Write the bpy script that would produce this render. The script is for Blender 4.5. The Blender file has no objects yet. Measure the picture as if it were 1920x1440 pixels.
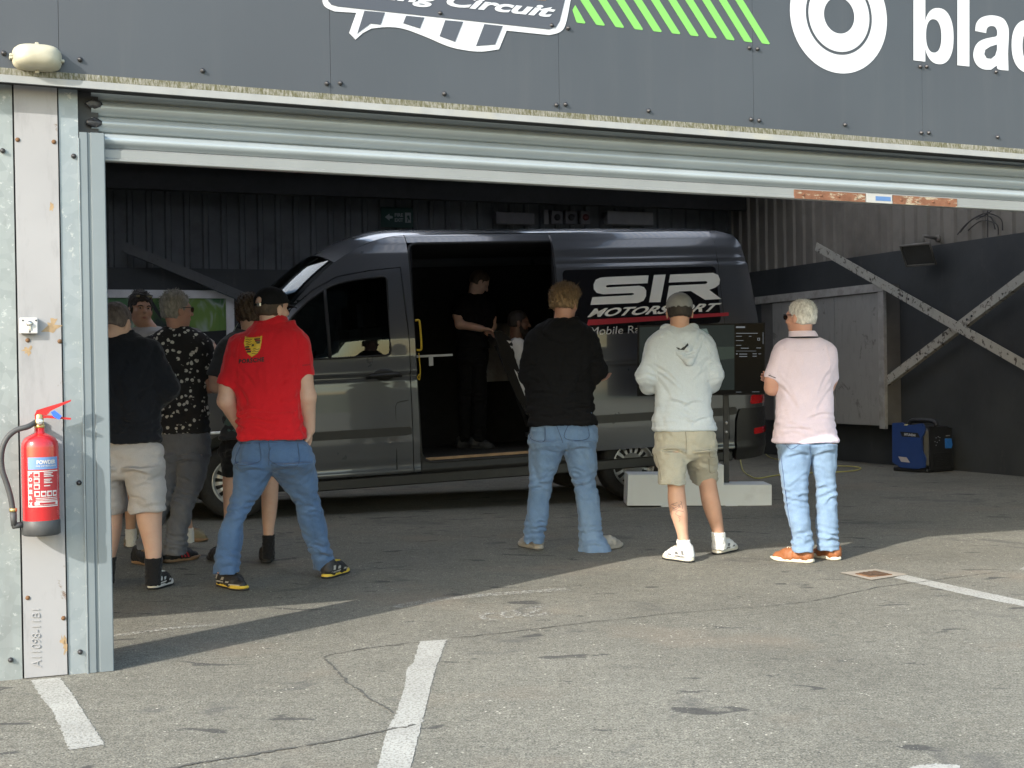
import bpy, math, random
import numpy as np
from mathutils import Vector, Matrix
from mathutils.bvhtree import BVHTree
random.seed(7); RNG = np.random.default_rng(7)
SC = bpy.context.scene
COL = SC.collection
R_ = math.radians

# ------------------------------------------------------------------ camera model (survey of the place)
FPX = 2500.0; PITCH = .006; ROLL = .016; CAM = np.array([0, 0, 1.25])
Fw = np.array([0, math.cos(PITCH), -math.sin(PITCH)])
Rt = np.array([math.cos(ROLL), 0, -math.sin(ROLL)]); Up = np.cross(Rt, Fw); Rt = np.cross(Fw, Up)
Rt /= np.linalg.norm(Rt); Up /= np.linalg.norm(Up)
def ray(x, y): return Fw + Rt * (x - 960) / FPX + Up * (720 - y) / FPX
def on_plane(x, y, P, n):
    d = ray(x, y); return CAM + d * ((np.asarray(P) - CAM) @ n) / (d @ n)
def ground(x, y, z=0.0):
    d = ray(x, y); return CAM + d * (z - CAM[2]) / d[2]
def at(x, y, Y):
    d = ray(x, y); return CAM + d * (Y / d[1])
# facade frame: t along the front, v into the garage, z up
F0 = ground(213, 1256); FA = R_(21.6)
FU = np.array([math.cos(FA), math.sin(FA), 0]); FV = np.array([-math.sin(FA), math.cos(FA), 0]); ZZ = np.array([0, 0, 1.0])
def fp(t, v, z): return F0 + FU * t + FV * v + ZZ * z
def fac(x, y, v=0.0):
    q = on_plane(x, y, F0 + FV * v, FV) - F0; return q @ FU, q[2]

# ------------------------------------------------------------------ objects
ORG = {}
def tag(o, label=None, cat=None, group=None, kind=None):
    if label: o['label'] = label
    if cat: o['category'] = cat
    if group: o['group'] = group
    if kind: o['kind'] = kind
    return o
def thing(name, loc, label, cat, group=None):
    o = bpy.data.objects.new(name, None); COL.objects.link(o); o.empty_display_size = .1
    loc = np.asarray(loc, float); o.location = loc; ORG[o.name] = loc
    return tag(o, label, cat, group)
def make_mesh(name, V, Fc, smooth=False):
    me = bpy.data.meshes.new(name)
    V = np.asarray(V, np.float32)
    if isinstance(Fc, np.ndarray):
        n = len(Fc); k = Fc.shape[1]
        me.vertices.add(len(V)); me.vertices.foreach_set('co', V.ravel())
        me.loops.add(n * k); me.loops.foreach_set('vertex_index', Fc.astype(np.int32).ravel())
        me.polygons.add(n); me.polygons.foreach_set('loop_start', np.arange(0, n * k, k, dtype=np.int32))
        me.update(calc_edges=True)
    else:
        me.from_pydata(V.tolist(), [], Fc); me.update()
    if smooth: me.polygons.foreach_set('use_smooth', np.ones(len(me.polygons), bool))
    return me
def link(name, V, Fc, mat, parent=None, smooth=False, loc=None, label=None):
    V = np.asarray(V, float).reshape(-1, 3)
    if parent is not None: org = ORG[parent.name]
    elif loc is not None: org = np.asarray(loc, float)
    else:
        lo, hi = V.min(0), V.max(0); org = np.array([(lo[0] + hi[0]) / 2, (lo[1] + hi[1]) / 2, lo[2]])
    me = make_mesh(name, V - org, Fc, smooth)
    if isinstance(mat, (list, tuple)):
        for m in mat: me.materials.append(m)
    else: me.materials.append(mat)
    o = bpy.data.objects.new(name, me); COL.objects.link(o); ORG[o.name] = org
    if parent is not None: o.parent = parent
    else: o.location = org
    if label: o['label'] = label
    return o

class MB:
    "collects shapes, then links them as one mesh object"
    def __init__(s): s.V = []; s.F = []; s.S = []
    def add(s, V, F, smooth=False):
        b = len(s.V); s.V += [tuple(map(float, p)) for p in V]
        s.F += [tuple(i + b for i in f) for f in F]; s.S += [smooth] * len(F); return s
    def box(s, c, ax, ay, az, bev=0.0):
        "centre and three half-extent vectors"
        c, ax, ay, az = map(lambda q: np.asarray(q, float), (c, ax, ay, az))
        if bev <= 0:
            V = [c + i * ax + j * ay + k * az for i in (-1, 1) for j in (-1, 1) for k in (-1, 1)]
            F = [(0, 1, 3, 2), (4, 6, 7, 5), (0, 4, 5, 1), (2, 3, 7, 6), (0, 2, 6, 4), (1, 5, 7, 3)]
            if np.dot(np.cross(ax, ay), az) < 0: F = [f[::-1] for f in F]
            return s.add(V, F)
        L = [np.linalg.norm(q) for q in (ax, ay, az)]
        f = [max(0, (l - bev) / l) for l in L]
        V = []; idx = {}
        for i in (-1, 1):
            for j in (-1, 1):
                for k in (-1, 1):
                    for d in range(3):
                        m = [f[0], f[1], f[2]]; m[d] = 1
                        idx[i, j, k, d] = len(V); V.append(c + i * m[0] * ax + j * m[1] * ay + k * m[2] * az)
        F = []
        for sg in (-1, 1):
            F.append([idx[sg, j, k, 0] for j, k in ((-1, -1), (1, -1), (1, 1), (-1, 1))])
            F.append([idx[i, sg, k, 1] for i, k in ((-1, -1), (1, -1), (1, 1), (-1, 1))])
            F.append([idx[i, j, sg, 2] for i, j in ((-1, -1), (1, -1), (1, 1), (-1, 1))])
        for a in (-1, 1):
            for b in (-1, 1):
                F.append([idx[a, b, -1, 0], idx[a, b, 1, 0], idx[a, b, 1, 1], idx[a, b, -1, 1]])
                F.append([idx[a, -1, b, 0], idx[a, 1, b, 0], idx[a, 1, b, 2], idx[a, -1, b, 2]])
                F.append([idx[-1, a, b, 1], idx[1, a, b, 1], idx[1, a, b, 2], idx[-1, a, b, 2]])
        for i in (-1, 1):
            for j in (-1, 1):
                for k in (-1, 1): F.append([idx[i, j, k, d] for d in range(3)])
        V = np.array(V); out = []
        for q in F:
            p = V[q]; n = np.cross(p[1] - p[0], p[2] - p[0])
            out.append(q if n @ (p.mean(0) - c) > 0 else q[::-1])
        return s.add(V, out)
    def fbox(s, t0, t1, v0, v1, z0, z1, bev=0.0):
        return s.box(fp((t0 + t1) / 2, (v0 + v1) / 2, (z0 + z1) / 2), FU * (t1 - t0) / 2, FV * (v1 - v0) / 2, ZZ * (z1 - z0) / 2, bev)
    def tube(s, pts, r, n=8, caps=True, closed=False):
        pts = [np.asarray(p, float) for p in pts]; N = len(pts)
        rr = [r] * N if np.isscalar(r) else list(r)
        V = []; F = []; up = None
        for i, p in enumerate(pts):
            a = pts[(i - 1) % N] if (i > 0 or closed) else pts[0]; b = pts[(i + 1) % N] if (i < N - 1 or closed) else pts[-1]
            d = b - a; d /= (np.linalg.norm(d) + 1e-12)
            if up is None: up = np.array([0, 0, 1.0]) if abs(d[2]) < .9 else np.array([1.0, 0, 0])
            x = np.cross(d, up); x /= np.linalg.norm(x) + 1e-12; y = np.cross(x, d); up = y
            for k in range(n):
                q = 2 * math.pi * k / n; V.append(p + rr[i] * (math.cos(q) * x + math.sin(q) * y))
        for i in range(N if closed else N - 1):
            for k in range(n):
                a, b = i * n + k, i * n + (k + 1) % n; c = ((i + 1) % N) * n
                F.append((a, b, c + (k + 1) % n, c + k))
        if caps and not closed: F.append(tuple(range(n))[::-1]); F.append(tuple(range((N - 1) * n, N * n)))
        return s.add(V, F, True)
    def lathe(s, c, axis, prof, n=32, ref=None, caps=True):
        "prof: list of (radius, height along axis)"
        c = np.asarray(c, float); axis = np.asarray(axis, float) / np.linalg.norm(axis)
        ref = np.array([0, 0, 1.0]) if abs(axis[2]) < .9 else np.array([1.0, 0, 0])
        x = np.cross(axis, ref); x /= np.linalg.norm(x); y = np.cross(axis, x)
        V = []; F = []
        for r, h in prof:
            for k in range(n):
                q = 2 * math.pi * k / n; V.append(c + axis * h + r * (math.cos(q) * x + math.sin(q) * y))
        for i in range(len(prof) - 1):
            for k in range(n):
                F.append((i * n + k, i * n + (k + 1) % n, (i + 1) * n + (k + 1) % n, (i + 1) * n + k))
        if caps: F.append(tuple(range(n))[::-1]); F.append(tuple(range((len(prof) - 1) * n, len(prof) * n)))
        return s.add(V, F, True)
    def prism(s, poly3, d, caps=True):
        "3-D polygon (planar) extruded by vector d"
        P = [np.asarray(p, float) for p in poly3]; n = len(P); d = np.asarray(d, float)
        F = [(i, (i + 1) % n, (i + 1) % n + n, i + n) for i in range(n)]
        V = P + [p + d for p in P]
        tri = tessellate(P)
        F += [t[::-1] for t in tri] + [tuple(i + n for i in t) for t in tri]
        return s.add(V, F)
    def sheet(s, poly3): return s.add(poly3, tessellate(poly3))
    def build(s, name, mat, parent=None, loc=None, label=None, auto=True):
        V = np.array(s.V); o = link(name, V, s.F, mat, parent, False, loc, label)
        o.data.polygons.foreach_set('use_smooth', np.array(s.S, bool)); o.data.validate(); o.data.update()
        return o
def tessellate(P):
    from mathutils.geometry import tessellate_polygon
    return [tuple(t) for t in tessellate_polygon([[Vector(p) for p in P]])]
def ellipsoid(c, ax, ay, az, nu=20, nv=12):
    V = []; F = []
    c, ax, ay, az = map(lambda q: np.asarray(q, float), (c, ax, ay, az))
    for j in range(nv + 1):
        ph = math.pi * j / nv
        for i in range(nu):
            th = 2 * math.pi * i / nu
            V.append(c + ax * math.sin(ph) * math.cos(th) + ay * math.sin(ph) * math.sin(th) + az * math.cos(ph))
    for j in range(nv):
        for i in range(nu): F.append((j * nu + i, (j + 1) * nu + i, (j + 1) * nu + (i + 1) % nu, j * nu + (i + 1) % nu))
    return V, F
def smooth_curve(pts, n=8):
    P = [np.asarray(p, float) for p in pts]; out = []
    for i in range(len(P) - 1):
        p0, p1, p2, p3 = P[max(i - 1, 0)], P[i], P[i + 1], P[min(i + 2, len(P) - 1)]
        for k in range(n):
            t = k / n
            out.append(.5 * (2 * p1 + (p2 - p0) * t + (2 * p0 - 5 * p1 + 4 * p2 - p3) * t * t + (3 * p1 - p0 - 3 * p2 + p3) * t ** 3))
    out.append(P[-1]); return out

# ------------------------------------------------------------------ text
def text2d(s, bold=0.0, shear=0.0, space=1.0):
    cu = bpy.data.curves.new('lettering', 'FONT'); cu.body = s; cu.offset = bold; cu.shear = shear; cu.space_character = space
    cu.resolution_u = 4; cu.fill_mode = 'FRONT'
    o = bpy.data.objects.new('lettering', cu); COL.objects.link(o)
    dg = bpy.context.evaluated_depsgraph_get(); dg.update()
    me = bpy.data.meshes.new_from_object(o.evaluated_get(dg))
    V = np.array([v.co[:2] for v in me.vertices]); F = [tuple(p.vertices) for p in me.polygons]
    bpy.data.objects.remove(o); bpy.data.curves.remove(cu); bpy.data.meshes.remove(me)
    return V, F
def fit_text(s, bl, br, tl, tr, bold=0., shear=0., space=1., ylim=None):
    "text squeezed into the quad with these four corners (any dimension)"
    V, F = text2d(s, bold, shear, space)
    lo, hi = V.min(0), V.max(0)
    if ylim: lo[1], hi[1] = ylim
    uv = (V - lo) / (hi - lo)
    bl, br, tl, tr = map(lambda q: np.asarray(q, float), (bl, br, tl, tr))
    u = uv[:, :1]; v = uv[:, 1:]
    return (bl * (1 - u) * (1 - v) + br * u * (1 - v) + tl * (1 - u) * v + tr * u * v), F
def thick(b, V, F, d):
    "gives a flat mesh real thickness along vector d"
    from collections import Counter
    n = len(V); ec = Counter()
    for f in F:
        f = list(f)
        for a, c in zip(f, f[1:] + f[:1]): ec[(a, c)] += 1
    W = [np.asarray(p, float) for p in V]; V2 = W + [p + d for p in W]; F2 = [tuple(f) for f in F] + [tuple(i + n for i in f)[::-1] for f in F]
    F2 += [(c, a, a + n, c + n) for (a, c) in ec if (c, a) not in ec]
    b.add(V2, F2)

# ------------------------------------------------------------------ materials
class NT:
    def __init__(s, name):
        s.m = bpy.data.materials.new(name); s.m.use_nodes = True; s.t = s.m.node_tree
        s.b = s.t.nodes['Principled BSDF']; s.out = s.t.nodes['Material Output']
    def n(s, typ, **k):
        q = s.t.nodes.new(typ)
        for a, v in k.items(): setattr(q, a, v)
        return q
    def l(s, a, b): s.t.links.new(a, b)
    def coord(s, scale=(1, 1, 1), rot=(0, 0, 0), world=False):
        c = s.n('ShaderNodeTexCoord') if not world else s.n('ShaderNodeNewGeometry')
        m = s.n('ShaderNodeMapping'); m.inputs['Scale'].default_value = scale; m.inputs['Rotation'].default_value = rot
        s.l(c.outputs['Object' if not world else 'Position'], m.inputs['Vector']); return m.outputs[0]
    def noise(s, vec, scale, detail=4, rough=.55, dist=0.):
        q = s.n('ShaderNodeTexNoise'); q.inputs['Scale'].default_value = scale; q.inputs['Detail'].default_value = detail
        q.inputs['Roughness'].default_value = rough; q.inputs['Distortion'].default_value = dist
        s.l(vec, q.inputs['Vector']); return q.outputs[0]
    def voro(s, vec, scale, feature='F1', rnd=1.):
        q = s.n('ShaderNodeTexVoronoi', feature=feature); q.inputs['Scale'].default_value = scale; q.inputs['Randomness'].default_value = rnd
        s.l(vec, q.inputs['Vector']); return q
    def ramp(s, fac, stops, interp='LINEAR'):
        q = s.n('ShaderNodeValToRGB'); q.color_ramp.interpolation = interp; e = q.color_ramp.elements
        for i, (p, c) in enumerate(stops):
            if i > 1: e.new(p)
            e[i].position = p; e[i].color = (*c, 1) if not np.isscalar(c) else (c, c, c, 1)
        s.l(fac, q.inputs[0]); return q.outputs[0]
    def mix(s, fac, a, b, mode='MIX'):
        q = s.n('ShaderNodeMix', data_type='RGBA', blend_type=mode)
        for sock, v in ((q.inputs[0], fac), (q.inputs[6], a), (q.inputs[7], b)):
            if isinstance(v, bpy.types.NodeSocket): s.l(v, sock)
            elif np.isscalar(v): sock.default_value = v if sock == q.inputs[0] else (v, v, v, 1)
            else: sock.default_value = (*v, 1)
        return q.outputs[2]
    def math(s, op, a, b=None, clamp=False):
        q = s.n('ShaderNodeMath', operation=op, use_clamp=clamp)
        for sock, v in ((q.inputs[0], a), (q.inputs[1], b)):
            if v is None: continue
            if isinstance(v, bpy.types.NodeSocket): s.l(v, sock)
            else: sock.default_value = v
        return q.outputs[0]
    def bump(s, h, strength=.3, dist=.01, prev=None):
        q = s.n('ShaderNodeBump'); q.inputs['Strength'].default_value = strength; q.inputs['Distance'].default_value = dist
        s.l(h, q.inputs['Height'])
        if prev: s.l(prev, q.inputs['Normal'])
        return q.outputs[0]
    def set(s, **k):
        for a, v in k.items():
            i = s.b.inputs[a.replace('_', ' ')]
            if isinstance(v, bpy.types.NodeSocket): s.l(v, i)
            elif isinstance(v, (tuple, list)): i.default_value = (*v, 1) if len(v) == 3 and i.type == 'RGBA' else v
            else: i.default_value = v
        return s
def mat(name, col, rough=.6, metal=0., var=.15, vs=5., bump=0., bs=80., bd=.004, coat=0., spec=.5, dirt=None, sheen=0.):
    q = NT(name); v = q.coord()
    c = q.ramp(q.noise(v, vs, 6), [(.25, tuple(max(0, x * (1 - var)) for x in col)), (.75, tuple(min(1, x * (1 + var)) for x in col))])
    if dirt: c = q.mix(q.ramp(q.noise(v, vs * .6, 7, .65), [(.52, 0.), (.72, 1.)]), c, dirt)
    r = q.ramp(q.noise(v, vs * 2.3, 4), [(.3, max(0, rough - .08)), (.7, min(1, rough + .08))])
    q.set(Base_Color=c, Roughness=r, Metallic=metal, Specular_IOR_Level=spec, Coat_Weight=coat, Coat_Roughness=.04)
    if sheen: q.set(Sheen_Weight=sheen)
    if bump: q.set(Normal=q.bump(q.noise(v, bs, 3), bump, bd))
    return q.m
def srgb(r, g, b): return tuple(((c / 255 + .055) / 1.055) ** 2.4 if c > 10 else c / 255 / 12.92 for c in (r, g, b))

# ------------------------------------------------------------------ implicit surfaces
def smin(a, b, k):
    if k <= 0: return np.minimum(a, b)
    h = np.maximum(k - np.abs(a - b), 0) / k
    return np.minimum(a, b) - h * h * k * .25
def smax(a, b, k): return -smin(-a, -b, k)
class Field:
    def __init__(s, lo, hi, h):
        s.lo = np.asarray(lo, np.float32); s.h = h
        n = np.ceil((np.asarray(hi) - s.lo) / h).astype(int) + 1
        s.ax = [s.lo[i] + h * np.arange(n[i], dtype=np.float32) for i in range(3)]
        s.F = np.full(n, .5, np.float32)
    def sl(s, lo, hi):
        out = []
        for i in range(3):
            a = int(np.clip(np.floor((lo[i] - s.lo[i]) / s.h), 0, len(s.ax[i]) - 1)); b = int(np.clip(np.ceil((hi[i] - s.lo[i]) / s.h) + 1, a + 1, len(s.ax[i])))
            out.append(slice(a, b))
        return tuple(out)
    def grids(s, q): return s.ax[0][q[0]][:, None, None], s.ax[1][q[1]][None, :, None], s.ax[2][q[2]][None, None, :]
    def add(s, prim, k=.02, op='add'):
        fn, lo, hi = prim; m = k + .03
        q = s.sl(np.asarray(lo) - m, np.asarray(hi) + m)
        d = fn(*s.grids(q)).astype(np.float32)
        if op == 'add': s.F[q] = smin(s.F[q], d, k)
        else: s.F[q] = smax(s.F[q], -d, k)
        return s
    def cut(s, fn, k=0.):   # keep where fn<0
        d = fn(s.ax[0][:, None, None], s.ax[1][None, :, None], s.ax[2][None, None, :])
        s.F = smax(s.F, d.astype(np.float32), k); return s
    def displace(s, fn, band=.03):
        m = np.abs(s.F) < band; i, j, k = np.nonzero(m)
        s.F[m] += fn(s.ax[0][i], s.ax[1][j], s.ax[2][k]).astype(np.float32); return s
    def mesh(s):
        F = np.pad(s.F, 1, constant_values=.5); ins = F < 0
        nx, ny, nz = F.shape
        cnt = np.zeros((nx - 1, ny - 1, nz - 1), np.int8); off = [(a, b, c) for a in (0, 1) for b in (0, 1) for c in (0, 1)]
        for a, b, c in off: cnt += ins[a:nx - 1 + a, b:ny - 1 + b, c:nz - 1 + c]
        act = (cnt > 0) & (cnt < 8)
        ci = np.argwhere(act); idx = np.full(act.shape, -1, np.int32); idx[act] = np.arange(len(ci))
        pos = np.zeros((len(ci), 3)); n = np.zeros(len(ci))
        for a in off:
            for d in range(3):
                if a[d]: continue
                b = list(a); b[d] = 1
                fa = F[tuple((ci + a).T)]; fb = F[tuple((ci + b).T)]
                cr = (fa < 0) != (fb < 0); t = np.where(cr, fa / np.where(fa == fb, 1, fa - fb), 0)
                p = np.array(a, float)[None] + 0 * pos; p[:, d] += t
                pos += p * cr[:, None]; n += cr
        V = (ci + pos / np.maximum(n, 1)[:, None] - 1) * s.h + s.lo
        Q = []
        for d in range(3):
            e = [0, 0, 0]; e[d] = 1
            A = ins[:nx - e[0], :ny - e[1], :nz - e[2]]; B = ins[e[0]:, e[1]:, e[2]:]
            for flag in (0, 1):
                ed = np.argwhere((A & ~B) if flag == 0 else (~A & B))
                o1, o2 = [(1, 2), (2, 0), (0, 1)][d]
                ed = ed[(ed[:, o1] > 0) & (ed[:, o2] > 0) & (ed[:, o1] < act.shape[o1]) & (ed[:, o2] < act.shape[o2])]
                if not len(ed): continue
                def g(i, j):
                    c = ed.copy(); c[:, o1] -= i; c[:, o2] -= j; return idx[tuple(c.T)]
                q = np.stack([g(1, 1), g(0, 1), g(0, 0), g(1, 0)], 1)
                Q.append(q if flag == 0 else q[:, ::-1])
        Q = np.concatenate(Q); Q = Q[(Q >= 0).all(1)]
        return V, Q
def cone(a, b, ra, rb, e=None, ratio=1.):
    "round cone; with e, stretched by ratio along unit vector e"
    a = np.asarray(a, float); b = np.asarray(b, float); r = max(ra, rb) * max(1, ratio)
    ab = b - a; L2 = ab @ ab + 1e-12
    def fn(X, Y, Z):
        px, py, pz = X - a[0], Y - a[1], Z - a[2]
        t = np.clip((px * ab[0] + py * ab[1] + pz * ab[2]) / L2, 0, 1)
        dx, dy, dz = px - t * ab[0], py - t * ab[1], pz - t * ab[2]
        if e is None: d = np.sqrt(dx * dx + dy * dy + dz * dz)
        else:
            c = dx * e[0] + dy * e[1] + dz * e[2]; d2 = dx * dx + dy * dy + dz * dz - c * c
            d = np.sqrt(np.maximum(d2, 0) + (c / ratio) ** 2)
        return d - (ra + (rb - ra) * t)
    return fn, np.minimum(a, b) - r, np.maximum(a, b) + r
def ell(c, r, M=None):
    "ellipsoid; M rows are its local axes"
    c = np.asarray(c, float); r = np.asarray(r, float); M = np.eye(3) if M is None else np.asarray(M); R = max(r)
    def fn(X, Y, Z):
        x, y, z = X - c[0], Y - c[1], Z - c[2]
        u = [(x * M[i][0] + y * M[i][1] + z * M[i][2]) / r[i] for i in range(3)]
        k = np.sqrt(u[0] ** 2 + u[1] ** 2 + u[2] ** 2)
        return (k - 1) * min(r)
    return fn, c - R, c + R
def column(rows, p=2.25, grow=0.):
    "rows of (z, cx, cy, half-width, half-depth): an upright stack of rounded sections"
    A = np.array(sorted(rows)); z = A[:, 0]
    zz = np.linspace(z[0], z[-1], 120)
    def herm(y):
        hh = np.diff(z); dd = np.diff(y) / hh; m = np.zeros(len(z))
        if len(z) > 2:                                  # monotone slopes: no overshoot
            w1, w2 = 2 * hh[1:] + hh[:-1], hh[1:] + 2 * hh[:-1]; ok = dd[1:] * dd[:-1] > 0
            m[1:-1][ok] = ((w1 + w2)[ok]) / (w1[ok] / dd[:-1][ok] + w2[ok] / dd[1:][ok])
        m[0], m[-1] = dd[0], dd[-1]
        i = np.clip(np.searchsorted(z, zz) - 1, 0, len(z) - 2); h = z[i + 1] - z[i]; t = (zz - z[i]) / h
        return (2 * t ** 3 - 3 * t ** 2 + 1) * y[i] + (t ** 3 - 2 * t ** 2 + t) * h * m[i] + (-2 * t ** 3 + 3 * t ** 2) * y[i + 1] + (t ** 3 - t ** 2) * h * m[i + 1]
    C = [herm(A[:, i]) for i in range(1, 5)]
    z0, z1 = z[0], z[-1]
    def fn(X, Y, Z):
        cx, cy, a, b = (np.interp(Z, zz, q) for q in C)
        a = np.maximum(a + grow, .01); b = np.maximum(b + grow, .01)
        n = (np.abs((X - cx) / a) ** p + np.abs((Y - cy) / b) ** p) ** (1 / p)
        return np.maximum((n - 1) * np.minimum(a, b), np.maximum(Z - z1, z0 - Z))
    m = max(A[:, 3].max(), A[:, 4].max()) + max(grow, 0)
    lo = np.array([A[:, 1].min() - m, A[:, 2].min() - m, z0]); hi = np.array([A[:, 1].max() + m, A[:, 2].max() + m, z1])
    return fn, lo, hi
def box_of(prims, m=.04):
    return np.min([p[1] for p in prims], 0) - m, np.max([p[2] for p in prims], 0) + m
def field(prims, h, k=.02, m=.04):
    lo, hi = box_of([p[0] if isinstance(p[0], tuple) else p for p in prims], m)
    f = Field(lo, hi, h)
    for p in prims:
        if isinstance(p[0], tuple): f.add(p[0], p[1])
        else: f.add(p, k)
    return f
def folds(amp, wl, seed, axis=(1, 1, 1), n=5):
    g = np.random.default_rng(abs(seed)); K = []
    for _ in range(n):
        d = g.normal(size=3) * np.asarray(axis); d /= np.linalg.norm(d)
        K.append((d * 2 * math.pi / (wl * g.uniform(.7, 1.6)), g.uniform(0, 6.28), g.normal(size=3) * 9, g.uniform(0, 6.28)))
    def fn(X, Y, Z):
        s = 0
        for k, ph, w, p2 in K:
            s = s + (1 - 2 * np.abs(np.sin(.5 * (k[0] * X + k[1] * Y + k[2] * Z + ph + 1.3 * np.sin(w[0] * X + w[1] * Y + w[2] * Z + p2)))))
        return amp * s / n ** .5
    return fn
def creases(lines, amp=.006, w=.011):
    "cloth creases: (x0, z0, x1, z1) lines raised as ridges with a valley below"
    def fn(X, Y, Z):
        s = 0
        for x0, z0, x1, z1, k in lines:
            L2 = (x1 - x0) ** 2 + (z1 - z0) ** 2 + 1e-9; t = np.clip(((X - x0) * (x1 - x0) + (Z - z0) * (z1 - z0)) / L2, 0, 1)
            bow = .018 * np.sin(math.pi * t) * k
            dx, dz = X - x0 - t * (x1 - x0), Z - z0 - t * (z1 - z0) - bow; d2 = dx * dx + dz * dz; e2 = dx * dx + (dz + .016) ** 2
            s = s - amp * k * np.sin(math.pi * (.12 + .76 * t)) * (np.exp(-d2 / w ** 2) - .8 * np.exp(-e2 / w ** 2))
        return s
    return fn
def bunch(z0, sig, amp, wl, seed):
    g = np.random.default_rng(abs(seed)); a, b, c = g.uniform(0, 6.28, 3)
    def fn(X, Y, Z):
        w = np.exp(-((Z - z0) / sig) ** 2)
        return amp * w * np.sin(2 * math.pi * Z / wl + 2.6 * np.sin(17 * X + a + 9 * Z) + 2.1 * np.sin(19 * Y + b - 11 * Z) + 2.4 * np.sin(9 * Z + 8 * X + c))
    return fn
# ------------------------------------------------------------------ world, sun, camera
w = bpy.data.worlds.new("World"); SC.world = w; w.use_nodes = True
SUNTR = FU * 1.7 + FV * 1.0 - ZZ * 1.05; SUNTR /= np.linalg.norm(SUNTR)     # the way the light travels
SUN_EL = math.asin(-SUNTR[2]); sdir = -SUNTR
nt = w.node_tree; bg = nt.nodes['Background']
sky = nt.nodes.new('ShaderNodeTexSky'); sky.sky_type = 'NISHITA'; sky.sun_disc = False
sky.sun_elevation = SUN_EL; sky.sun_rotation = math.atan2(sdir[0], sdir[1])
sky.air_density = 1.6; sky.dust_density = 1.5; sky.ozone_density = 1.0
nt.links.new(sky.outputs[0], bg.inputs[0]); bg.inputs[1].default_value = .15
sl = bpy.data.lights.new('sun', 'SUN'); sl.energy = 2.1; sl.angle = R_(.5); sl.color = (1, .95, .86)
so = bpy.data.objects.new('sun', sl); COL.objects.link(so)
so.rotation_euler = Vector(SUNTR).to_track_quat('-Z', 'Y').to_euler(); so.location = (-8, -10, 12)
cd = bpy.data.cameras.new('camera'); co = bpy.data.objects.new('camera', cd); COL.objects.link(co)
cd.sensor_width = 36; cd.lens = FPX / 1920 * 36; cd.clip_end = 1000; cd.clip_start = .05
mw = Matrix.Identity(4)
for i in range(3): mw[i][0], mw[i][1], mw[i][2], mw[i][3] = Rt[i], Up[i], -Fw[i], CAM[i]
co.matrix_world = mw; SC.camera = co
SC.view_settings.view_transform = 'Standard'; SC.view_settings.look = 'None'; SC.view_settings.exposure = 1.68; SC.view_settings.gamma = 1
SC.cycles.max_bounces = 8; SC.cycles.diffuse_bounces = 5; SC.cycles.glossy_bounces = 4

# ------------------------------------------------------------------ setting materials
def m_asphalt():
    q = NT('asphalt'); v = q.coord(world=True)
    c = q.ramp(q.noise(v, .55, 6, .6), [(.3, (.150, .142, .114)), (.7, (.200, .190, .156))])
    grit = q.ramp(q.noise(v, 130, 3, .7), [(.34, .30), (.62, 1.55)])
    c = q.mix(1., c, grit, 'MULTIPLY'); c = q.mix(1., c, q.ramp(q.noise(v, 42, 5, .75), [(.34, .62), (.64, 1.32)]), 'MULTIPLY')
    c = q.mix(.75, c, q.ramp(q.noise(v, 11, 5, .7), [(.34, .80), (.66, 1.18)]), 'MULTIPLY')
    stn = q.voro(v, 75); c = q.mix(q.ramp(stn.outputs['Distance'], [(.14, .32), (.30, 0.)]), c, q.ramp(stn.outputs['Color'], [(.2, (.06, .057, .05)), (.55, (.19, .18, .15)), (.9, (.40, .375, .32))]))
    c = q.mix(1., c, q.ramp(q.noise(v, .33, 4, .6), [(.32, .80), (.66, 1.08)]), 'MULTIPLY')
    warm = q.ramp(q.noise(v, .9, 4), [(.55, 0.), (.72, .5)]); c = q.mix(warm, c, (.225, .178, .13))
    oil = q.ramp(q.noise(v, 1.15, 5, .6, 1.2), [(.60, 0.), (.66, .55)]); c = q.mix(oil, c, (.072, .070, .066))
    sp = q.ramp(q.noise(q.coord((1, 2.4, 1), (0, 0, .4), True), 2.6, 4, .55, .6), [(.640, 0.), (.665, .75)]); c = q.mix(sp, c, (.035, .034, .034))
    vs = q.voro(v, 24).outputs['Distance']
    chips = q.math('MULTIPLY', q.ramp(vs, [(.09, 1.), (.135, 0.)]), q.ramp(q.noise(v, 3.1, 3), [(.52, 0.), (.6, 1.)]))
    c = q.mix(chips, c, (.62, .58, .49))
    v2 = q.voro(v, 61).outputs['Distance']; c = q.mix(q.math('MULTIPLY', q.ramp(v2, [(.12, .8), (.2, 0.)]), q.ramp(q.noise(v, 9, 2), [(.5, 0.), (.58, 1.)])), c, (.42, .40, .35))
    v3 = q.voro(v, 47).outputs['Distance']; c = q.mix(q.math('MULTIPLY', q.ramp(v3, [(.12, .8), (.22, 0.)]), q.ramp(q.noise(v, 7.3, 2), [(.5, 0.), (.6, 1.)])), c, (.05, .05, .048))
    h = q.noise(v, 140, 4, .7); h2 = q.noise(v, 2.2, 3)
    q.set(Base_Color=c, Roughness=q.ramp(q.noise(v, 1.3, 3), [(.3, .78), (.7, .95)]), Normal=q.bump(h2, .25, .02, q.bump(h, .55, .006)))
    return q.m
def m_paintline():
    q = NT('road_paint'); v = q.coord(world=True)
    c = q.ramp(q.noise(v, 3, 5), [(.3, (.33, .325, .295)), (.7, (.42, .415, .38))])
    c = q.mix(q.ramp(q.noise(v, 95, 3, .7), [(.36, .9), (.52, 0.)]), c, (.17, .16, .14))
    c = q.mix(q.ramp(q.noise(v, 9, 5, .7), [(.60, 0.), (.72, .7)]), c, (.30, .28, .24))
    q.set(Base_Color=c, Roughness=.85, Normal=q.bump(q.noise(v, 140, 3), .5, .005)); return q.m
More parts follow.
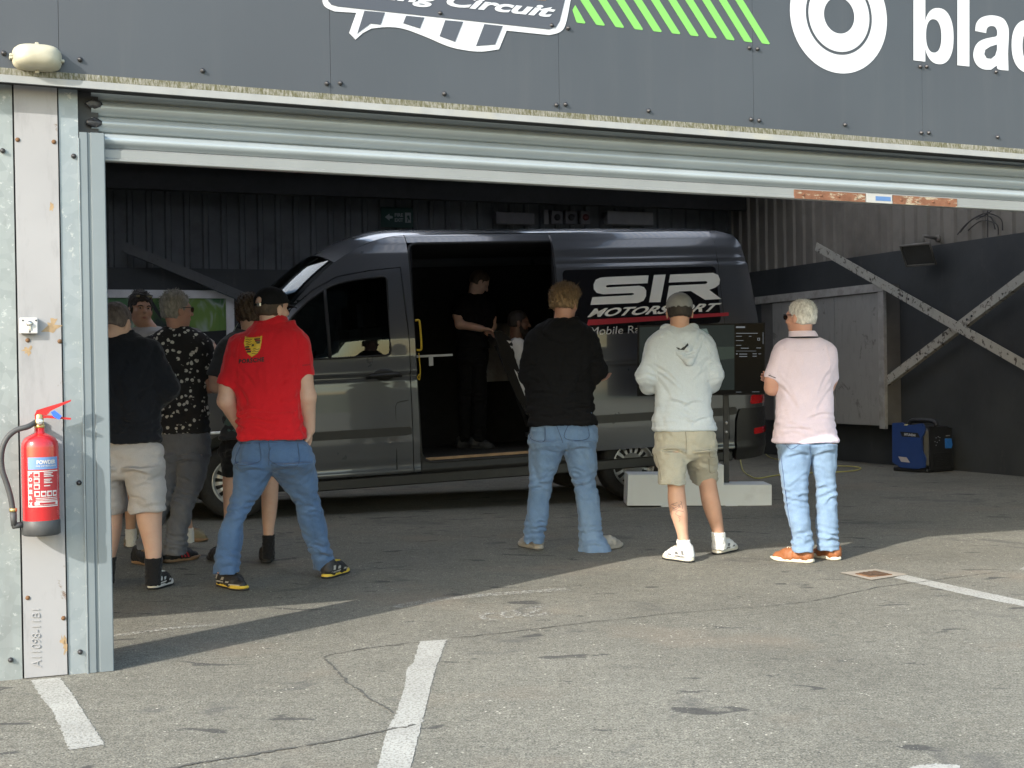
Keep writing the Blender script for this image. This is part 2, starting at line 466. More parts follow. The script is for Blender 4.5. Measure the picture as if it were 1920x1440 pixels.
def m_galv(name, a, b, metallic=.25, rough=.5, streak=0.):
    q = NT(name); v = q.coord()
    vo = q.voro(v, 26); sp = q.ramp(vo.outputs['Color'], [(.2, a), (.8, b)])
    c = q.mix(.6, sp, q.ramp(q.noise(v, 3, 5), [(.3, a), (.7, b)]))
    c = q.mix(q.ramp(q.noise(v, 34, 5, .7), [(.60, 0.), (.68, .8)]), c, (.42, .44, .445))
    c = q.mix(q.ramp(q.noise(q.coord((6, 6, .5)), 3, 4), [(.55, 0.), (.75, .35)]), c, (.18, .19, .19))
    q.set(Base_Color=c, Metallic=metallic, Roughness=q.ramp(q.noise(v, 12, 3), [(.3, rough - .1), (.7, rough + .12)]), Normal=q.bump(q.noise(v, 18, 3), .08, .004)); return q.m
def m_rusty(name, base, rust, lo=.60, scale=5.):
    q = NT(name); v = q.coord()
    c = q.ramp(q.noise(v, 2.5, 5), [(.3, tuple(x * .88 for x in base)), (.7, base)])
    c = q.mix(q.ramp(q.noise(q.coord((1, 1, .25)), 13, 5, .65), [(.53, 0.), (.74, .5)]), c, tuple(x * .55 for x in base))
    c = q.mix(q.ramp(q.noise(v, scale, 8, .72, .4), [(lo, 0.), (lo + .05, 1.)]), c, rust)
    q.set(Base_Color=c, Roughness=.6, Normal=q.bump(q.noise(v, scale, 8, .7), .15, .004)); return q.m
def m_moss():
    q = NT('mossy_flashing'); v = q.coord()
    c = q.ramp(q.noise(v, 4, 5), [(.3, (.19, .188, .17)), (.7, (.26, .256, .235))])
    big = q.ramp(q.noise(v, 1.1, 3), [(.30, .25), (.46, 1.)])
    fine = q.ramp(q.noise(q.coord((1, 1, .22)), 120, 5, .75), [(.34, 0.), (.58, 1.)])
    c = q.mix(q.math('MULTIPLY', big, fine), c, (.062, .060, .026))
    q.set(Base_Color=c, Roughness=.85, Normal=q.bump(q.noise(v, 70, 4), .4, .004)); return q.m
def m_board():
    q = NT('painted_board'); v = q.coord()
    c = q.ramp(q.noise(v, 1.3, 6), [(.3, (.030, .034, .038)), (.7, (.052, .057, .060))])
    c = q.mix(q.ramp(q.noise(q.coord((1, 1, .3)), 6, 6, .7), [(.60, 0.), (.8, .5)]), c, (.11, .105, .095))
    c = q.mix(q.ramp(q.noise(v, 40, 5, .7), [(.72, 0.), (.75, .6)]), c, (.22, .21, .19))
    q.set(Base_Color=c, Roughness=.62, Normal=q.bump(q.noise(v, 14, 5), .2, .01)); return q.m
ASPH = m_asphalt(); LINE = m_paintline()
GALV = m_galv('galvanised_sheet', (.20, .225, .23), (.28, .31, .315))
GALV2 = m_galv('galvanised_trim', (.205, .24, .262), (.265, .30, .325), .3, .42)
GUIDE = mat('guide_steel', (.165, .195, .215), .42, .2, .1, 2.5, .06, 20)
SLAT = mat('slat_steel', (.335, .382, .415), .38, .3, .07, 3.)
WPLATE = m_rusty('white_plate_paint', (.285, .287, .30), (.11, .058, .028), .635, 4.5)
q = NT('fascia_coating'); v = q.coord(); c = q.ramp(q.noise(v, .9, 5), [(.3, (.038, .045, .056)), (.7, (.047, .054, .066))])
c = q.mix(q.ramp(q.noise(q.coord((5, 5, .35)), 2.2, 5, .65), [(.52, 0.), (.75, .35)]), c, (.062, .067, .075)); c = q.mix(q.ramp(q.noise(v, 60, 4, .8), [(.74, 0.), (.78, .5)]), c, (.16, .17, .17))
q.set(Base_Color=c, Roughness=q.ramp(q.noise(v, 1.4, 5), [(.3, .40), (.7, .54)]), Normal=q.bump(q.noise(v, 1.1, 2), .06, .05)); FASC = q.m
WHITE = mat('white_vinyl', (.47, .49, .535), .4, 0, .03, 2)
DARKV = mat('dark_vinyl', (.050, .056, .074), .4, 0, .05, 2)
GREEN = mat('green_vinyl', (.15, .40, .085), .4, 0, .04, 2)
ORANGE = mat('orange_vinyl', (.75, .33, .05), .4, 0, .04, 2)
MOSS = m_moss(); LIP = mat('flashing_lip', (.245, .255, .26), .55, 0, .1, 9, dirt=(.28, .28, .255))
BOLT = mat('bolt_steel', (.06, .06, .065), .4, .6)
BOARD = m_board()
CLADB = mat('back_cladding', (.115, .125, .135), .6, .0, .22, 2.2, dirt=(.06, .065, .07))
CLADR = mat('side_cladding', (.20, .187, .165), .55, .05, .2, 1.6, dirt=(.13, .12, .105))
CEIL = mat('roof_sheet', (.045, .047, .05), .7)
BLACKM = mat('black_steel', (.03, .031, .034), .5, .2)

# ------------------------------------------------------------------ ground
def struct(name, V, Fc, m, loc=(0, 0, 0)):
    o = link(name, V, Fc, m, None, False, loc); o['kind'] = 'structure'; return o
S = 260.
struct('ground', [(-S, -S, 0), (S, -S, 0), (S, S, 0), (-S, S, 0)], [(0, 1, 2, 3)], ASPH)
def strip_px(name, left, right, m, z=.002, jit=.003, n=20):
    "a painted band on the ground between two edges surveyed in the photograph"
    Lp = smooth_curve([ground(*p) for p in left], n); Rp = smooth_curve([ground(*p) for p in right], n)
    k = max(len(Lp), len(Rp)); Lp = np.array(Lp); Rp = np.array(Rp)
    def rs(P):
        t = np.linspace(0, len(P) - 1, k); i = np.minimum(t.astype(int), len(P) - 2); f = (t - i)[:, None]; return P[i] * (1 - f) + P[i + 1] * f
    Lp, Rp = rs(Lp), rs(Rp); g = np.random.default_rng(len(left) + k)
    V = []; F = []
    for i in range(k):
        e_ = (Rp[i] - Lp[i]) / np.linalg.norm(Rp[i] - Lp[i]); a = Lp[i] + e_ * g.normal() * jit; b = Rp[i] + e_ * g.normal() * jit; V += [(a[0], a[1], z), (b[0], b[1], z)]
    for i in range(k - 1): F.append((2 * i, 2 * i + 1, 2 * i + 3, 2 * i + 2))
    return struct(name, V, F, m)
strip_px('bay_line', [(787, 1203), (776, 1240), (763, 1256), (759, 1287), (744, 1334), (730, 1362), (722, 1384), (708, 1440), (690, 1520)],
         [(837, 1200), (816, 1259), (800, 1321), (788, 1368), (770, 1440), (752, 1520)], LINE)
strip_px('bay_line', [(58, 1276), (74, 1304), (97, 1333), (114, 1368), (130, 1407)], [(112, 1271), (134, 1300), (160, 1340), (176, 1365), (197, 1397)], LINE)
strip_px('bay_line', [(1676, 1084), (1735, 1098), (1830, 1120), (1925, 1139), (2100, 1178)], [(1692, 1077), (1745, 1089), (1838, 1109), (1925, 1128), (2100, 1165)], LINE)
strip_px('bay_line', [(1911, 1068), (1990, 1087)], [(1922, 1062), (2002, 1080)], LINE)
strip_px('bay_line', [(1705, 1440), (1720, 1436), (1760, 1433), (1800, 1436)], [(1705, 1475), (1720, 1475), (1760, 1475), (1800, 1475)], LINE)
CONC = mat('concrete_patch', (.31, .27, .22), .85, 0, .14, 8, .4, 90)
P = [ground(1575, 1075), ground(1641, 1068), ground(1703, 1078), ground(1634, 1089)]
struct('drain_surround', [(p[0], p[1], .005) for p in P], [(0, 3, 2, 1)], CONC)
RUST = m_rusty('rusted_iron', (.20, .11, .06), (.10, .045, .02), .5, 9)
P = [ground(1604, 1078), ground(1643, 1073), ground(1673, 1079.5), ground(1631, 1084)]
dr = thing('drain_cover', sum(P) / 4, 'square rusty iron drain cover in a pale concrete patch by a white line', 'drain cover')
b = MB(); c = sum(P) / 4
b.prism([p + ZZ * .002 for p in P][::-1], ZZ * .008); b.build('frame', RUST, dr)
b = MB(); b.prism([c + (p - c) * .8 + ZZ * .0105 for p in P][::-1], ZZ * .004)
for k in (-.4, 0, .4): b.box(c + (P[1] - P[0]) * k * .6 + ZZ * .0165, (P[2] - P[1]) * .3, (P[1] - P[0]) * .04, ZZ * .002)
b.build('grate', mat('grate_iron', (.09, .055, .035), .8, .2, .3, 20), dr)
# cracks and joints
CRK = mat('crack_filler', (.082, .079, .07), .9)
def crack(pts, w, seed=1):
    q = smooth_curve([ground(*p) for p in pts], 22); g = np.random.default_rng(seed); V = []; F = []
    wob = np.cumsum(g.normal(size=len(q))) * .0035; wob -= np.linspace(0, wob[-1], len(q))
    for i, p in enumerate(q):
        d = q[min(i + 1, len(q) - 1)] - q[max(i - 1, 0)]; n = np.array([-d[1], d[0], 0]); n /= np.linalg.norm(n) + 1e-9
        p = p + n * wob[i]; ww = w * max(.12, .75 + .45 * g.normal()); V += [tuple((p - n * ww)[:2]) + (.003,), tuple((p + n * ww)[:2]) + (.003,)]
    for i in range(len(q) - 1): F.append((2 * i, 2 * i + 1, 2 * i + 3, 2 * i + 2))
    struct('ground_crack', V, F, CRK)
crack([(607, 1236), (640, 1272), (690, 1310), (738, 1338)], .006, 1)
crack([(607, 1234), (620, 1228), (700, 1214), (785, 1206)], .005, 2)
crack([(845, 1197), (1000, 1180), (1200, 1157), (1340, 1143), (1500, 1129), (1640, 1102), (1800, 1082), (1925, 1068)], .004, 3)
crack([(300, 1445), (400, 1427), (540, 1403), (700, 1376), (780, 1360)], .008, 4)
# chalky scuffs and lettering on the ground
def m_chalk():
    q = NT('chalk_scuff'); v = q.coord(world=True)
    q.set(Base_Color=(.46, .45, .41), Roughness=.95)
    q.set(Alpha=q.ramp(q.noise(v, 75, 3, .7), [(.50, 0.), (.58, .85)])); return q.m
CHALK = m_chalk()
def chalk_path(pts, w):
    q = smooth_curve([ground(*p) for p in pts], 8); V = []; F = []
    for i, p in enumerate(q):
        d = q[min(i + 1, len(q) - 1)] - q[max(i - 1, 0)]; n = np.array([-d[1], d[0], 0]); n /= np.linalg.norm(n) + 1e-9
        V += [tuple((p - n * w)[:2]) + (.005,), tuple((p + n * w)[:2]) + (.005,)]
    for i in range(len(q) - 1): F.append((2 * i, 2 * i + 1, 2 * i + 3, 2 * i + 2))
    struct('chalk_mark', V, F, CHALK)
chalk_path([(740, 1140), (820, 1126), (900, 1118), (980, 1112), (1065, 1106)], .05)
chalk_path([(932, 1152), (915, 1151), (904, 1157), (912, 1163), (930, 1164)], .018)
chalk_path([(955, 1147), (942, 1151), (944, 1158), (962, 1158), (972, 1152), (964, 1147), (955, 1147)], .016)
chalk_path([(988, 1143), (1010, 1139), (1006, 1146), (985, 1156), (1012, 1155), (1024, 1150)], .018)
chalk_path([(205, 1195), (320, 1180), (420, 1172)], .03)

ADDED_HILLM = mat('added_hill_grass', (.055, .085, .03), .9, 0, .3, .05)  # unseen hills behind the camera, added to darken reflections of the horizon
V = []; F = []; g = np.random.default_rng(4); n = 60
for i in range(n + 1):
    a = R_(100 + 160 * i / n) + R_(90); hgt = 2.0 + .8 * math.sin(i * .33) + .5 * math.sin(i * .9 + 1) + g.uniform(0, .3)
    for r, z in ((95, -.3), (120, hgt * .8), (150, hgt * 1.35), (230, hgt * 1.1)): V.append((r * math.cos(a), r * math.sin(a), z))
for i in range(n):
    for j in range(3): F.append((i * 4 + j, (i + 1) * 4 + j, (i + 1) * 4 + j + 1, i * 4 + j + 1))
struct('added_hills', V, F, ADDED_HILLM)
# ------------------------------------------------------------------ the garage
gar = thing('garage_building', fp(2, 0, 0), 'pit garage with dark grey fascia over a wide open bay, black boarded inside', 'garage')
VF = -.10                                                   # fascia face
seam_t = [fac(x, y, VF)[0] for x, y in ((110, 75), (620, 150), (1049, 200), (1413, 200), (1730, 240))]
def zf(t): return fac(0, 127, VF)[1] + (t - fac(0, 127, VF)[0]) * (fac(1920, 280, VF)[1] - fac(0, 127, VF)[1]) / (fac(1920, 280, VF)[0] - fac(0, 127, VF)[0])
st = [seam_t[0] - 1.17 * k for k in (6, 5, 4, 3, 2, 1)] + seam_t + [seam_t[-1] + 1.12 * k for k in range(1, 7)]
b = MB()
for a, c in zip(st[:-1], st[1:]):
    V = [fp(t, v, z) for t in (a + .0008, c - .0008) for v in (VF, VF + .03) for z in (zf(t), 4.3)]
    cen = sum(V) / 8
    F = [(0, 1, 3, 2), (4, 6, 7, 5), (0, 4, 5, 1), (2, 3, 7, 6), (0, 2, 6, 4), (1, 5, 7, 3)]
    b.add(V, F)
fascia = b.build('fascia', FASC, gar)
b = MB(); b.fbox(st[0], st[-1], VF + .04, .3, 2.72, 4.28); b.build('fascia_backing', BLACKM, gar)
bolts = [(150, 112), (380, 133), (613, 157), (638, 156), (833, 176), (1043, 197), (1060, 196), (1216, 208), (1408, 224), (1423, 226), (1584, 234), (1727, 249), (1741, 249), (1870, 257), (1405, 90), (1420, 92), (1725, 125), (1737, 125), (1867, 135), (825, 25), (1034, 48), (1065, 53), (7, 100)]
bm = MB(); n0 = -FV
bm.lathe((0, 0, 0), n0, [(.011, 0), (.011, .006), (.007, .008), (.0065, .014), (.003, .0155)], 10)
base = None
for x, y in bolts:
    t, z = fac(x, y, VF); p = fp(t, VF - .0005, z)
    if base is None:
        base = bm.build('bolt', BOLT, None, loc=(0, 0, 0)); o = base
    else: o = base.copy(); COL.objects.link(o)
    o.parent = fascia; o.location = p - ORG[fascia.name]; ORG[o.name] = p
# flashing under the fascia: mossy band then clean lip bent outward
def band(name, prof, m, parent, t0=-6.9, t1=10.9, n=60):
    "profile of (v, dz below fascia edge) swept along the front"
    V = []; F = []; k = len(prof)
    for i in range(n + 1):
        t = t0 + (t1 - t0) * i / n
        for v, dz in prof: V.append(fp(t, v, zf(t) + dz))
    for i in range(n):
        for j in range(k - 1): F.append((i * k + j, (i + 1) * k + j, (i + 1) * k + j + 1, i * k + j + 1))
    return link(name, V, F, m, parent)
band('flashing', [(VF + .005, .0), (VF - .012, -.001), (VF - .016, -.030)], MOSS, gar)
band('flashing_lip', [(VF - .016, -.0302), (VF - .023, -.033), (VF - .023, -.062), (VF - .014, -.063)], LIP, gar)
band('soffit', [(VF - .012, -.060), (VF + .03, -.050), (.12, -.050)], BLACKM, gar)
# column: galvanised sheets, white plate, edge trim, guide channel
b = MB(); b.fbox(-.62, -.372, -.012, .02, 0, 2.60); pl = b.build('column_sheet', GALV, gar)
b = MB(); b.fbox(-.365, -.192, -.022, .0, .004, 2.60); plate = b.build('column_plate', WPLATE, gar)
b = MB(); b.fbox(-.186, -.108, -.014, .02, 0, 2.60); b.fbox(-.112, -.106, -.034, -.0145, 0, 2.3); b.build('column_trim', GALV2, gar)
b = MB(); b.fbox(-.60, -.02, .03, .10, 0, 2.75); b.build('column_core', BLACKM, gar)
ch = [(-.104, .03), (-.104, -.030), (-.074, -.030), (-.068, -.022), (-.060, -.022), (-.056, -.032), (-.004, -.032), (0, -.028), (0, .05), (-.008, .05), (-.008, -.02), (-.09, -.02), (-.09, .03)]
b = MB(); b.prism([fp(t, v, 0.002) for t, v in ch], ZZ * 2.324); b.build('shutter_guide', GUIDE, gar)
b = MB(); b.fbox(-.10, -.004, .04, .09, .002, 2.34); b.build('guide_back', BLACKM, gar)
FX = []
for x, y in ((138, 293), (150, 1222), (5, 283), (20, 1237), (148, 905)):
    t, z = fac(x, y, -.013); o = base.copy(); COL.objects.link(o); o.parent = gar; o.location = fp(t, -.0145, z) - ORG[gar.name]
RB = mat('rust_stain_bolt', (.12, .06, .025), .8)
b = MB()
for x, y in ((33, 262), (101, 266), (52, 638), (112, 640), (52, 1121), (119, 1159)):
    t, z = fac(x, y, -.022); b = MB(); b.lathe(fp(t, -.0222, z), n0, [(.010, 0), (.008, .004), (.002, .006)], 10); b.build('rusty_bolt', RB, plate)
SPL = mat('rust_splash', (.28, .20, .115), .8, 0, .3, 40)
b = MB(); g = np.random.default_rng(3)
for x, y, w_, h_ in ((99, 610, .026, .036), (97, 388, .008, .016), (118, 1200, .012, .02), (122, 1215, .008, .03), (53, 657, .02, .018)):
    t, z = fac(x, y, -.022); P = []
    for k in range(16):
        a = k / 16 * 6.283; r = 1 + .3 * g.normal(); P.append(fp(t + w_ * r * math.cos(a), -.0225, z + h_ * r * math.sin(a)))
    b = MB(); b.sheet(P[::-1]); b.build('rust_patch', SPL, plate)
# weld-bead writing on the plate, read upwards
wl = MB()
q0 = lambda x, y: np.array(fac(x, y, -.022))
V, F = fit_text('A11098-11B1', q0(77, 1250), q0(74, 1142), q0(58, 1250), q0(60, 1142), bold=-.015)
thick(wl, [fp(t, -.0262, z) for t, z in V], F, FV * .004)
wl.build('weld_writing', [mat('weld_bead', (.29, .29, .30), .5)], plate)
# roller shutters
def shutter(t0, t1, zb, nsl, name, label, ends, drop=.0126):
    root = thing(name, fp((t0 + t1) / 2, .045, zb), label, 'roller shutter', 'roller shutters of the garage')
    n = 40; prof = []
    p_ = .07
    for s_ in range(nsl):
        z0 = zb + .058 + s_ * p_
        prof += [(.066, z0), (.066, z0 + .006), (.042, z0 + .0068)]
        for k in range(9):
            a = k / 8; prof.append((.042 - .030 * math.sin(math.pi * a) ** .7, z0 + .008 + a * (p_ - .010)))
        prof += [(.066, z0 + p_ - .0012)]
    V = []; F = []; k = len(prof)
    for i in range(n + 1):
        t = t0 + (t1 - t0) * i / n
        for v, z in prof: V.append(fp(t, v, z - drop * max(t, 0)))
    for i in range(n):
        for j in range(k - 1): F.append((i * k + j, (i + 1) * k + j, (i + 1) * k + j + 1, i * k + j + 1))
    link('slat_curtain', V, F, SLAT, root, True)
    V = []; F = []; pr = [(.045, 0), (.012, 0), (.008, .004), (.008, .012), (.012, .016), (.012, .050), (.020, .057), (.045, .057)]; k = len(pr)
    for i in range(n + 1):
        t = t0 + (t1 - t0) * i / n
        for v, z in pr: V.append(fp(t, v, zb + z - drop * max(t, 0)))
    for i in range(n):
        for j in range(k): F.append((i * k + j, (i + 1) * k + j, (i + 1) * k + (j + 1) % k, i * k + (j + 1) % k))
    F += [tuple(range(k)), tuple(range(n * k, n * k + k))[::-1]]
    bar = link('bottom_bar', V, F, mat('bar_aluminium', (.215, .228, .235), .42, .25, .08, 4), root)
    return root, bar
sh, bar = shutter(-.05, 10.3, fac(197, 302, .012)[1], 6, 'roller_shutter', 'wide steel roller shutter raised above the van, rusty plate on its bottom bar', True)
GR = mat('grease', (.04, .042, .05), .35, .3, .5, 30, .6, 60)
bm = MB()
for x, y in ((176, 195), (176, 230)):
    t, z = fac(x, y, .02)
    V, F = ellipsoid(fp(t, .014, z), FU * .036, FV * .010, ZZ * .019, 14, 8)
    V = [np.array(p) + RNG.normal(size=3) * .002 for p in V]; bm = MB(); bm.add(V, F, True); bm.build('grease_smear', GR, sh)
bm = MB()
for x0, x1 in ((1491, 1624), (1676, 1796)):
    pa = [fac(x0, 363 if x0 < 1600 else 371, .0), fac(x1, 368 if x0 < 1600 else 375.5, .0)]
    zc = fac(197, 302, .012)[1]
    t0, t1 = pa[0][0], pa[1][0]
    P = [fp(t0, .006, zc - .0126 * t0 + .002), fp(t1, .006, zc - .0126 * t1 + .002), fp(t1, .006, zc - .0126 * t1 + .049), fp(t0, .006, zc - .0126 * t0 + .049)]
    bm.prism(P, FV * .006)
    for k in range(4):
        t = t0 + (t1 - t0) * (.12 + .25 * k); bm.lathe(fp(t, .006, zc - .0126 * t + .024), n0, [(.008, 0), (.006, .004), (.001, .005)], 8)
q = NT('rust_plate'); v = q.coord()
c = q.ramp(q.noise(v, 14, 6, .7), [(.3, (.09, .036, .018)), (.6, (.17, .075, .042))]); c = q.mix(q.ramp(q.noise(q.coord((1, 1, 3)), 11, 6, .75), [(.54, 0.), (.6, 1.)]), c, (.30, .265, .20))
q.set(Base_Color=c, Roughness=.85); bm.build('rust_plate', q.m, bar)
STK = mat('sticker_white', (.33, .335, .335), .5); STB = mat('sticker_blue', (.07, .15, .33), .5)
zc = fac(197, 302, .012)[1]; t0, t1 = fac(1626, 370)[0], fac(1674, 372)[0]
def on_bar(ta, tb, za, zb_, v=.006, d=.002): return [fp(ta, v, zc - .0126 * ta + za), fp(tb, v, zc - .0126 * tb + za), fp(tb, v, zc - .0126 * tb + zb_), fp(ta, v, zc - .0126 * ta + zb_)]
bm = MB(); bm.prism(on_bar(t0, t1, .002, .05), FV * .004); bm.build('maker_label', STK, bar)
bm = MB(); bm.prism(on_bar(t0 + .35 * (t1 - t0), t1 - .01, .014, .038, .0045), FV * .0012); bm.build('maker_label', STB, bar)
sh2, _ = shutter(-6.3, -.60, 1.35, 18, 'roller_shutter', 'steel roller shutter of the next bay, half lowered beside the white column', False)
# interior: back, side walls, roof
DEEP = 12.5; TR = 10.66; TL = -6.6
def corrugated(P0, U, N, length, z0, z1, m, name, pitch=.25, dep=.035):
    V = []; F = []; k = 0; s_ = 0.; pr = []
    while s_ < length:
        pr += [(s_, 0), (s_ + pitch * .62, 0), (s_ + pitch * .70, dep), (s_ + pitch * .92, dep)]; s_ += pitch
    for a, d in pr: V += [P0 + U * a + N * d + ZZ * z0, P0 + U * a + N * d + ZZ * z1]
    for i in range(len(pr) - 1): F.append((2 * i, 2 * i + 2, 2 * i + 3, 2 * i + 1))
    return link(name, V, F, m, gar)
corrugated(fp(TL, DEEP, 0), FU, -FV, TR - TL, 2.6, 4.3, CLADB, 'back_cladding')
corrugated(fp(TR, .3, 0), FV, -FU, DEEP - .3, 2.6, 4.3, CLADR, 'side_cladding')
b = MB(); b.fbox(TL, TR - .1, DEEP - .10, DEEP + .2, 0, 2.78); b.fbox(TL, TR, DEEP + .04, DEEP + .1, 2.5, 4.4); b.build('back_wall', BOARD, gar)
b = MB(); b.fbox(TR - .07, TR + .2, .3, DEEP, 0, 2.80); b.fbox(TR + .03, TR + .1, .3, DEEP, 2.5, 4.4); b.build('side_wall', BOARD, gar)
b = MB(); b.fbox(TL - .2, TL, .3, DEEP, 0, 4.4); b.build('end_wall', BOARD, gar)
RL = [(-2.9, -1.6), (.6, 1.9), (3.3, 4.6), (6.0, 7.3), (8.7, 10.0)]        # translucent rooflight sheets, out of view; extra strips added to brighten the interior
b = MB(); edges = [TL - .2] + [e for p_ in RL for e in p_] + [TR + .2]
for a, c in zip(edges[0::2], edges[1::2]): b.fbox(a, c, -.05, DEEP + .3, 4.31, 4.45)
for a, c in RL: b.fbox(a, c, -.05, 3.0, 4.31, 4.45); b.fbox(a, c, 10.5, DEEP + .3, 4.31, 4.45)
for k in range(1, 8): b.fbox(TL, TR, k * 1.65, k * 1.65 + .12, 4.08, 4.30)
b.build('roof', CEIL, gar)
q = NT('rooflight_sheet'); tl_ = q.n('ShaderNodeBsdfTranslucent'); tl_.inputs[0].default_value = (.86, .84, .87, 1); q.l(tl_.outputs[0], q.out.inputs[0])
for a, c in RL:
    b = MB(); n = int((c - a) / .075) * 2; V = []; F = []
    for i in range(n + 1):
        t = a + (c - a) * i / n; V += [fp(t, 3.0, 4.36 + .018 * (i % 2)), fp(t, 10.5, 4.36 + .018 * (i % 2))]
    for i in range(n): F.append((2 * i, 2 * i + 1, 2 * i + 3, 2 * i + 2))
    b.add(V, F); b.build('rooflight', q.m, gar)
b = MB(); b.fbox(TL, TR, DEEP - .5, DEEP - .34, 3.78, 4.3); b.build('roof_beam', CEIL, gar)
b = MB(); b.fbox(TR - .35, TR + .2, -.02, .3, 0, 4.28); b.build('end_column', GALV, gar)
b = MB(); b.fbox(TL - .2, -6.25, -.02, .3, 0, 4.28); b.build('end_column', GALV, gar)
# crossing braces
def rw(x, y, t):
    q = on_plane(x, y, F0 + FU * t, FU) - F0; return q @ FV, q[2]
BRACE = m_rusty('brace_paint', (.42, .41, .365), (.06, .052, .042), .545, 15)
def brace(P0, P1, nrm, wd, name='brace', holes=()):
    b = MB(); d = P1 - P0; L = np.linalg.norm(d); d /= L; s_ = np.cross(d, nrm); c = (P0 + P1) / 2
    b.box(c, d * L / 2, s_ * wd / 2, nrm * .004); b.box(c + s_ * (wd / 2 - .004) - nrm * .035, d * L / 2, s_ * .004, nrm * .03)
    o = b.build(name, BRACE, gar)
    if holes:
        hb = MB()
        for h in holes: hb.lathe(P0 + d * L * h + nrm * .004, nrm, [(.016, 0), (.016, .006), (.006, .010)], 10)
        hb.build('brace_bolt', BOLT, o)
TB = TR - .36
def RW(x, y, t): v_, z = rw(x, y, t); return fp(t, v_, z)
brace(RW(1530, 462, TB), RW(2010, 735, TB), -FU, .115, holes=(.40, .425))
brace(RW(1652, 722, TB + .06), RW(2010, 450, TB + .06), -FU, .115, holes=(.50, .525))
def BW(x, y, v): q = on_plane(x, y, F0 + FV * v, FV); return q
BRACE = m_rusty('dark_brace_paint', (.11, .115, .12), (.05, .045, .04), .6, 6)
brace(BW(232, 462, DEEP - .3), BW(500, 575, DEEP - .3), -FV, .13)

# ------------------------------------------------------------------ signs on the fascia
def FP(x, y, v): t, z = fac(x, y, v); return fp(t, v, z)
def zoomed(pts, ox, oy, k=3.0): return [(ox + x / k, oy + y / k) for x, y in pts]
def flat(b, pts, v, d=.002): b.prism([FP(x, y, v) for x, y in pts][::-1], FV * d)
def sign_root(name, x, y, label): return thing(name, FP(x, y, VF), label, 'sign')
s1 = sign_root('circuit_sign', 840, 60, 'racing circuit logo sign with rounded white border and chequered flag on the fascia')
outer = smooth_curve([(198, -330), (196, -200), (192, -60), (196, 10), (215, 42), (262, 64)], 4) + [(385, 72), (345, 185), (380, 222), (422, 185)] + \
    smooth_curve([(470, 160), (560, 152), (650, 162), (770, 205), (900, 260), (1000, 283), (1090, 290), (1187, 277)], 4) + [(1230, 172)] + smooth_curve([(1470, 197), (1530, 180), (1562, 135), (1590, 0), (1625, -180)], 4)
b = MB(); flat(b, zoomed([tuple(p) for p in outer], 540, 0), VF - .004, .004); b.build('border', WHITE, s1)
b = MB()
flat(b, zoomed([(224, -318), (222, -60), (226, 5), (244, 26), (280, 36), (1470, 165), (1508, 152), (1528, 120), (1560, -10), (1592, -165)], 540, 0), VF - .006)
flat(b, zoomed([(430, 60), (545, 70), (522, 138), (465, 132), (390, 188)], 540, 0), VF - .006)
flat(b, zoomed([(665, 88), (767, 98), (742, 160), (648, 130)], 540, 0), VF - .006)
flat(b, zoomed([(885, 113), (985, 122), (940, 235), (853, 203)], 540, 0), VF - .006)
flat(b, zoomed([(1105, 135), (1208, 146), (1165, 250), (1058, 258)], 540, 0), VF - .006)
b.build('backing', DARKV, s1)
V, F = fit_text('Racing Circuit', (250, -14), (1485, 118), (282, -108), (1512, 34), bold=.035, shear=.25)
b = MB(); b.add([FP(540 + x / 3, y / 3, VF - .0085) for x, y in V], F); b.build('lettering', WHITE, s1)
b = MB(); flat(b, zoomed([(1330, -10), (1400, -2), (1450, 0), (1475, -24), (1360, -44)], 540, 0), VF - .008); b.build('lettering', ORANGE, s1)
s2 = sign_root('stripe_sign', 1255, 60, 'row of slanting green stripes on the dark fascia between the logo and the ring')
t0, zb0 = fac(1089, 43.3, VF); t1, zb1 = fac(1435.5, 82.3, VF)
d_ = np.array(fac(1405, 0, VF)) - np.array(fac(1442 - 6, 82, VF)); slope = -(np.array(fac(1395, 0, VF)) - np.array(fac(1442, 82, VF)))
kx = (fac(1391, 0, VF)[0] - t1 - .02) / (fac(1391, 0, VF)[1] - zb1)
b = MB()
for i in range(11):
    t = t0 + (t1 - t0) * i / 10; z = zb0 + (zb1 - zb0) * i / 10; hgt = .62; wd = .024
    q = [(t - wd, z + .003), (t - wd + .006, z), (t + wd - .004, z - .001), (t + wd, z + .004), (t + wd + kx * hgt, z + hgt), (t - wd + kx * hgt, z + hgt)]
    if i == 0: q = [(t - wd, z + .003), (t - wd + .006, z), (t + wd - .004, z - .001), (t + wd, z + .004), (t - wd - .005, z + .085), (t - wd - .02, z + .06)]
    b.prism([fp(a, VF - .002, c) for a, c in q][::-1], FV * .0015)
b.build('stripe', GREEN, s2)
def smooth_t(*segs):
    out = []
    for g_ in segs: out += [tuple(q_) for q_ in smooth_curve(g_, 4)]
    return out
s3 = sign_root('sponsor_sign', 1750, 60, 'white double ring emblem and bold white lettering on the dark fascia')
tc = (fac(1480.5, 25, VF)[0] + fac(1662.3, 30, VF)[0]) / 2; ro = (fac(1662.3, 30, VF)[0] - fac(1480.5, 25, VF)[0]) / 2; zc_ = fac(1580, 138.3, VF)[1] + ro
b = MB()
for r0, r1 in ((ro, ro * .68), (ro * .628, ro * .312)):
    n = 72; V = []; F = []
    for k in range(n):
        a = 2 * math.pi * k / n
        for r in (r0, r1): V.append(fp(tc + r * math.cos(a), VF - .003, zc_ + r * math.sin(a)))
    for k in range(n): F.append((2 * k, 2 * k + 1, 2 * ((k + 1) % n) + 1, 2 * ((k + 1) % n)))
    b.add(V, F)
b.build('ring', WHITE, s3)
b = MB()
